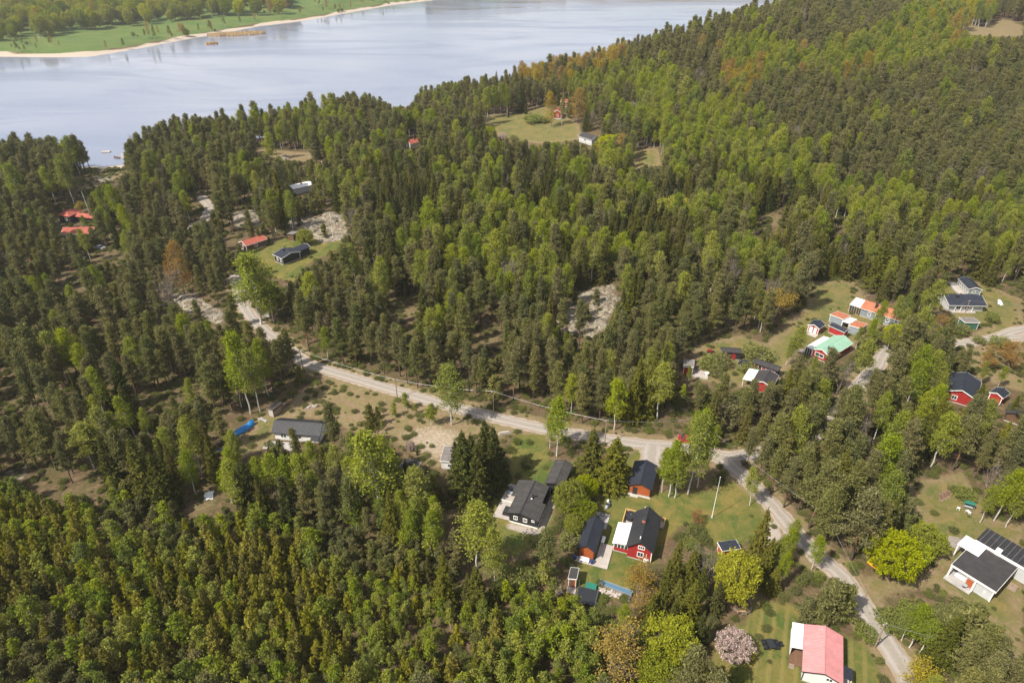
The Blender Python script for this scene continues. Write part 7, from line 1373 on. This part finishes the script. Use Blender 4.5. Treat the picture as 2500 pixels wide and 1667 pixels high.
def plural(s): return s.replace('spruce', 'spruces').replace('birch', 'birches').replace('pine', 'pines') 
for (kk, pl), ii in groups.items():
    kd = KINDS[kk]; ii = sorted(ii, key=lambda i: imx[i])
    for j, i in enumerate(ii):
        s = TH_[i] / kd['H']; w = TW[i]; v = TSH[i] % len(kd['crown'])
        SH_ = LOOK[kk] if len(ii) == 1 or len(ii) > 7 else LOOK[kk].replace(' with white trunk', '').replace(' with yellowish tips', '').replace(' with yellow-green buds', '').replace(' with pale pink crown', ''); pz = pl.replace('at the bottom left', 'bottom left')
        if len(ii) == 1: lab = f'{LOOK[kk]} {pl}'
        elif len(ii) <= 7: lab = f'{SH_} {pl}, {ORD[j]}' if j < len(ii) - 1 else f'{SH_} {pl}, rightmost'
        else: lab = f'{LOOK[kk]} {pl}'
        o = empty(NAMES[kk], (TX[i], TY[i], TZ[i] - .05), TROT[i], lab, CAT[kk], f'{CAT[kk]} trees {pl}' if CAT[kk] not in ('tree', 'shrub') else f'{CAT[kk]}s {pl}')
        o.rotation_euler = (TLN[i, 0], TLN[i, 1], TROT[i]); o.scale = (s * w, s * w, s)
        for nm in ('trunk', 'crown'):
            c = bpy.data.objects.new(nm, kd[nm][v]); COL.objects.link(c); c.parent = o; c['tint'] = float(TT[i])
def scatter(name, X, Y, Z, scl, rot, tint, idxs, meshes, label, cat):
    """one object whose points carry copies of a few meshes"""
    tcol = bpy.data.collections.new(name + '_shapes')
    for k, me in enumerate(meshes):
        tcol.objects.link(bpy.data.objects.new(f'{name}_shape_{k:02d}', me))
    me = bpy.data.meshes.new(name); me.vertices.add(len(X)); me.vertices.foreach_set('co', np.stack([X, Y, Z], -1).astype(np.float32).ravel())
    for an, tp, dat in (('scl', 'FLOAT_VECTOR', scl), ('rot', 'FLOAT_VECTOR', rot), ('tint', 'FLOAT', tint), ('pick', 'INT', idxs)):
        a = me.attributes.new(an, tp, 'POINT'); a.data.foreach_set('vector' if tp == 'FLOAT_VECTOR' else 'value', np.asarray(dat, np.int32 if tp == 'INT' else np.float32).ravel())
    o = bpy.data.objects.new(name, me); COL.objects.link(o); tag(o, label, cat, kind='stuff')
    g = bpy.data.node_groups.new(name, 'GeometryNodeTree'); g.interface.new_socket('Geometry', in_out='INPUT', socket_type='NodeSocketGeometry'); g.interface.new_socket('Geometry', in_out='OUTPUT', socket_type='NodeSocketGeometry')
    gi = g.nodes.new('NodeGroupInput'); gout = g.nodes.new('NodeGroupOutput'); ip = g.nodes.new('GeometryNodeInstanceOnPoints'); m2p = g.nodes.new('GeometryNodeMeshToPoints')
    ci = g.nodes.new('GeometryNodeCollectionInfo'); ci.inputs[0].default_value = tcol; ci.inputs[1].default_value = True; ci.inputs[2].default_value = True
    def na(nm, dt): n = g.nodes.new('GeometryNodeInputNamedAttribute'); n.data_type = dt; n.inputs[0].default_value = nm; return n.outputs[0]
    L = g.links.new; L(gi.outputs[0], m2p.inputs[0]); L(m2p.outputs[0], ip.inputs['Points']); L(ci.outputs[0], ip.inputs['Instance']); ip.inputs['Pick Instance'].default_value = True
    L(na('pick', 'INT'), ip.inputs['Instance Index']); e2r = g.nodes.new('FunctionNodeEulerToRotation'); L(na('rot', 'FLOAT_VECTOR'), e2r.inputs[0]); L(e2r.outputs[0], ip.inputs['Rotation'])
    L(na('scl', 'FLOAT_VECTOR'), ip.inputs['Scale']); L(ip.outputs[0], gout.inputs[0]); md = o.modifiers.new('copies', 'NODES'); md.node_group = g; return o
STUFF = {0: 'pine_forest', 1: 'spruce_forest', 2: 'birch_forest', 3: 'young_birch_thicket', 4: 'young_spruce_thicket', 9: 'young_pine_thicket', 6: 'shrub_thicket', 7: 'aspen_wood', 10: 'dead_wood'}
TPL = {}
for kk, kd in KINDS.items():
    ii = np.where((TK == kk) & ~chosen)[0]
    if not len(ii): continue
    TPL[kk] = [joined(kd, i) for i in range(len(kd['shapes']))]
    s = TH_[ii] / kd['H']
    scatter(STUFF.get(kk, 'mixed_wood'), TX[ii], TY[ii], TZ[ii] - .05, np.stack([s * TW[ii], s * TW[ii], s], -1), np.column_stack([TLN[ii], TROT[ii]]), TT[ii], TSH[ii] % len(TPL[kk]), TPL[kk],
            f'dense mass of {LOOK[kk]} trees further back in the landscape', 'forest')
# far shore: broadleaf wood behind the pasture, seen as one mass; low growth on the forest floor
def far_wood():
    n = 30000; X = rng.uniform(-1500, 500, n); Y = rng.uniform(680, 1900, n); P = np.stack([X, Y], -1); d = pdist(P, LAKE); ok = ~inpoly(P, LAKE) & (X < -60 + (Y - 1200) * .3)
    ok &= inpoly(sight(X, Y, ground(X, Y)), np.array(FARWOOD)) | ((X > -140) & (d > 25) & (Y > 1180)); ok &= d > 30; X, Y, d = X[ok], Y[ok], d[ok]
    keep = rng.random(len(X)) < .62; X, Y, d = X[keep], Y[keep], d[keep]; Z = ground(X, Y); n = len(X); h = rng.uniform(13, 23, n); s = h / 8.; 
    mesh = [joined(KINDS[5], i) for i in range(4)] + [joined(KINDS[7], 0), joined(KINDS[2], 0), joined(KINDS[2], 1)]
    pk = rng.choice(7, n, p=[.17, .17, .17, .17, .12, .1, .1]); big = pk >= 4; s[big] = h[big] / 15.
    w = np.where(big, 1.15, .72) * rng.uniform(.85, 1.2, n)
    scatter('far_shore_wood', X, Y, Z, np.stack([s * w, s * w, s], -1), np.column_stack([np.zeros(n), np.zeros(n), rng.uniform(0, 6.28, n)]), np.clip(rng.normal(.55, .28, n), 0, 1), pk, mesh, 'spring-green broadleaf wood behind the pasture across the lake', 'wood')
far_wood()
SHORE = [(-448, 672, 11, .2), (-375, 690, 8, .1), (-362, 697, 10, .15), (-352, 742, 15, .4), (-362, 752, 17, .5), (-345, 760, 13, .3), (-338, 775, 14, .45), (-330, 800, 10, .3), (-322, 815, 11, .3), (-318, 845, 10, .2), (-306, 862, 11, .35), (-300, 895, 9, .2), (-280, 925, 12, .3), (-262, 955, 9, .2), (-240, 990, 8, .3), (-215, 1045, 10, .2), (-190, 1130, 11, .2), (-172, 1150, 10, .3), (-130, 1215, 16, .3), (-118, 1225, 15, .3), (-108, 1232, 17, .3), (-90, 1250, 12, .3)]
WORDS = ['shrubby', 'slim dark', 'short grey', 'broad pale', 'tall pale', 'mid-sized pale', 'olive', 'small olive']
for j, (x, y, h, tt) in enumerate(SHORE):
    x -= 9; y += 6; kk = (2, 7, 2, 2, 7, 2, 8)[j % 7]; kd = KINDS[kk]; s = h / kd['H']; w = (.9, .75, 1.0)[j % 3]
    o = empty('shore_tree', (x, y, gz(x, y)), j * 1.3, 'lone grey-green tree standing by the far lake shore', 'tree', 'trees along the far shore'); o.scale = (s * w, s * w, s)
    for nm in ('trunk', 'crown'): c = bpy.data.objects.new(nm, kd[nm][j % len(kd[nm])]); COL.objects.link(c); c.parent = o; c['tint'] = tt
def shore_scrub():
    n = 2600; X = rng.uniform(-700, -60, n); Y = rng.uniform(660, 1300, n); P = np.stack([X, Y], -1); d = pdist(P, LAKE); ok = ~inpoly(P, LAKE) & (d > 5) & (d < 75)
    cl = np.sin(X * .05 + 1.3 * np.sin(Y * .043)) + np.sin(Y * .061 + X * .02); ok &= (cl > .75) | ((d < 14) & (cl > .2)); ok &= rng.random(n) < .55; X, Y = X[ok], Y[ok]; n = len(X); h = rng.uniform(1.5, 7, n) * rng.uniform(.6, 1.3, n)
    mesh = [joined(KINDS[6], 0), joined(KINDS[6], 1), joined(KINDS[2], 2), joined(KINDS[7], 1), joined(KINDS[5], 1)]; ref = np.array([2.4, 2.4, 14, 16, 8.]); pk = rng.choice(5, n, p=[.14, .12, .4, .26, .08]); s = h / ref[pk] * np.where(pk > 1, 1.5, .7)
    scatter('shore_scrub', X, Y, ground(X, Y) - .1, np.stack([s, s, s], -1), np.column_stack([np.zeros(n), np.zeros(n), rng.uniform(0, 6.28, n)]), np.clip(rng.normal(.3, .2, n), 0, 1), pk, mesh, 'ragged bushes and alders scattered along the far shore pasture', 'scrub')
shore_scrub()
def undergrowth():
    n = 60000; Y = np.sqrt(rng.uniform(52 ** 2, 330 ** 2, n)); X = rng.uniform(-1, 1, n) * (Y * .8 + 30); P = np.stack([X, Y], -1); ok = ~inpoly(P, LAKE)
    for nme, p in CLEAR.items():
        if nme.startswith(('lawn', 'meadow')): ok &= ~inpoly(P, np.array(p)) | (rng.random(n) < .05)
        elif nme.startswith('field'): ok &= ~inpoly(P, np.array(p)) | (rng.random(n) < .4)
        elif nme.startswith(('yard', 'rock', 'dirt', 'path')): ok &= ~inpoly(P, np.array(p)) | (rng.random(n) < .12)
    for nme, p in ROADS.items(): ok &= pdist(P, np.array(p), False) > ROADW[nme] + .5
    for k, (p, z0) in HOUSE.items(): ok &= np.hypot(X - p[0] - p[3] / 2 * math.sin(p[2]), Y - p[1] - p[3] / 2 * math.cos(p[2])) > max(p[3] / 2, p[4]) + 1.
    clump = np.sin(X * .33 + 2 * np.sin(Y * .21)) * np.sin(Y * .29 + 1.5 * np.sin(X * .17)); ok &= rng.random(n) < .28 + .5 * (clump > 0)
    X, Y = X[ok], Y[ok]; n = len(X); Z = ground(X, Y); s = rng.uniform(.12, .5, n); me = [joined(KINDS[6], i) for i in range(4)]
    scatter('undergrowth', X, Y, Z - .03, np.stack([s * 1.5, s * 1.5, s * .8], -1), np.column_stack([np.zeros(n), np.zeros(n), rng.uniform(0, 6.28, n)]), np.clip(rng.normal(.25, .25, n), 0, 1), rng.integers(0, 4, n), me, 'low heather, bilberry and saplings on the forest floor', 'undergrowth')
undergrowth()
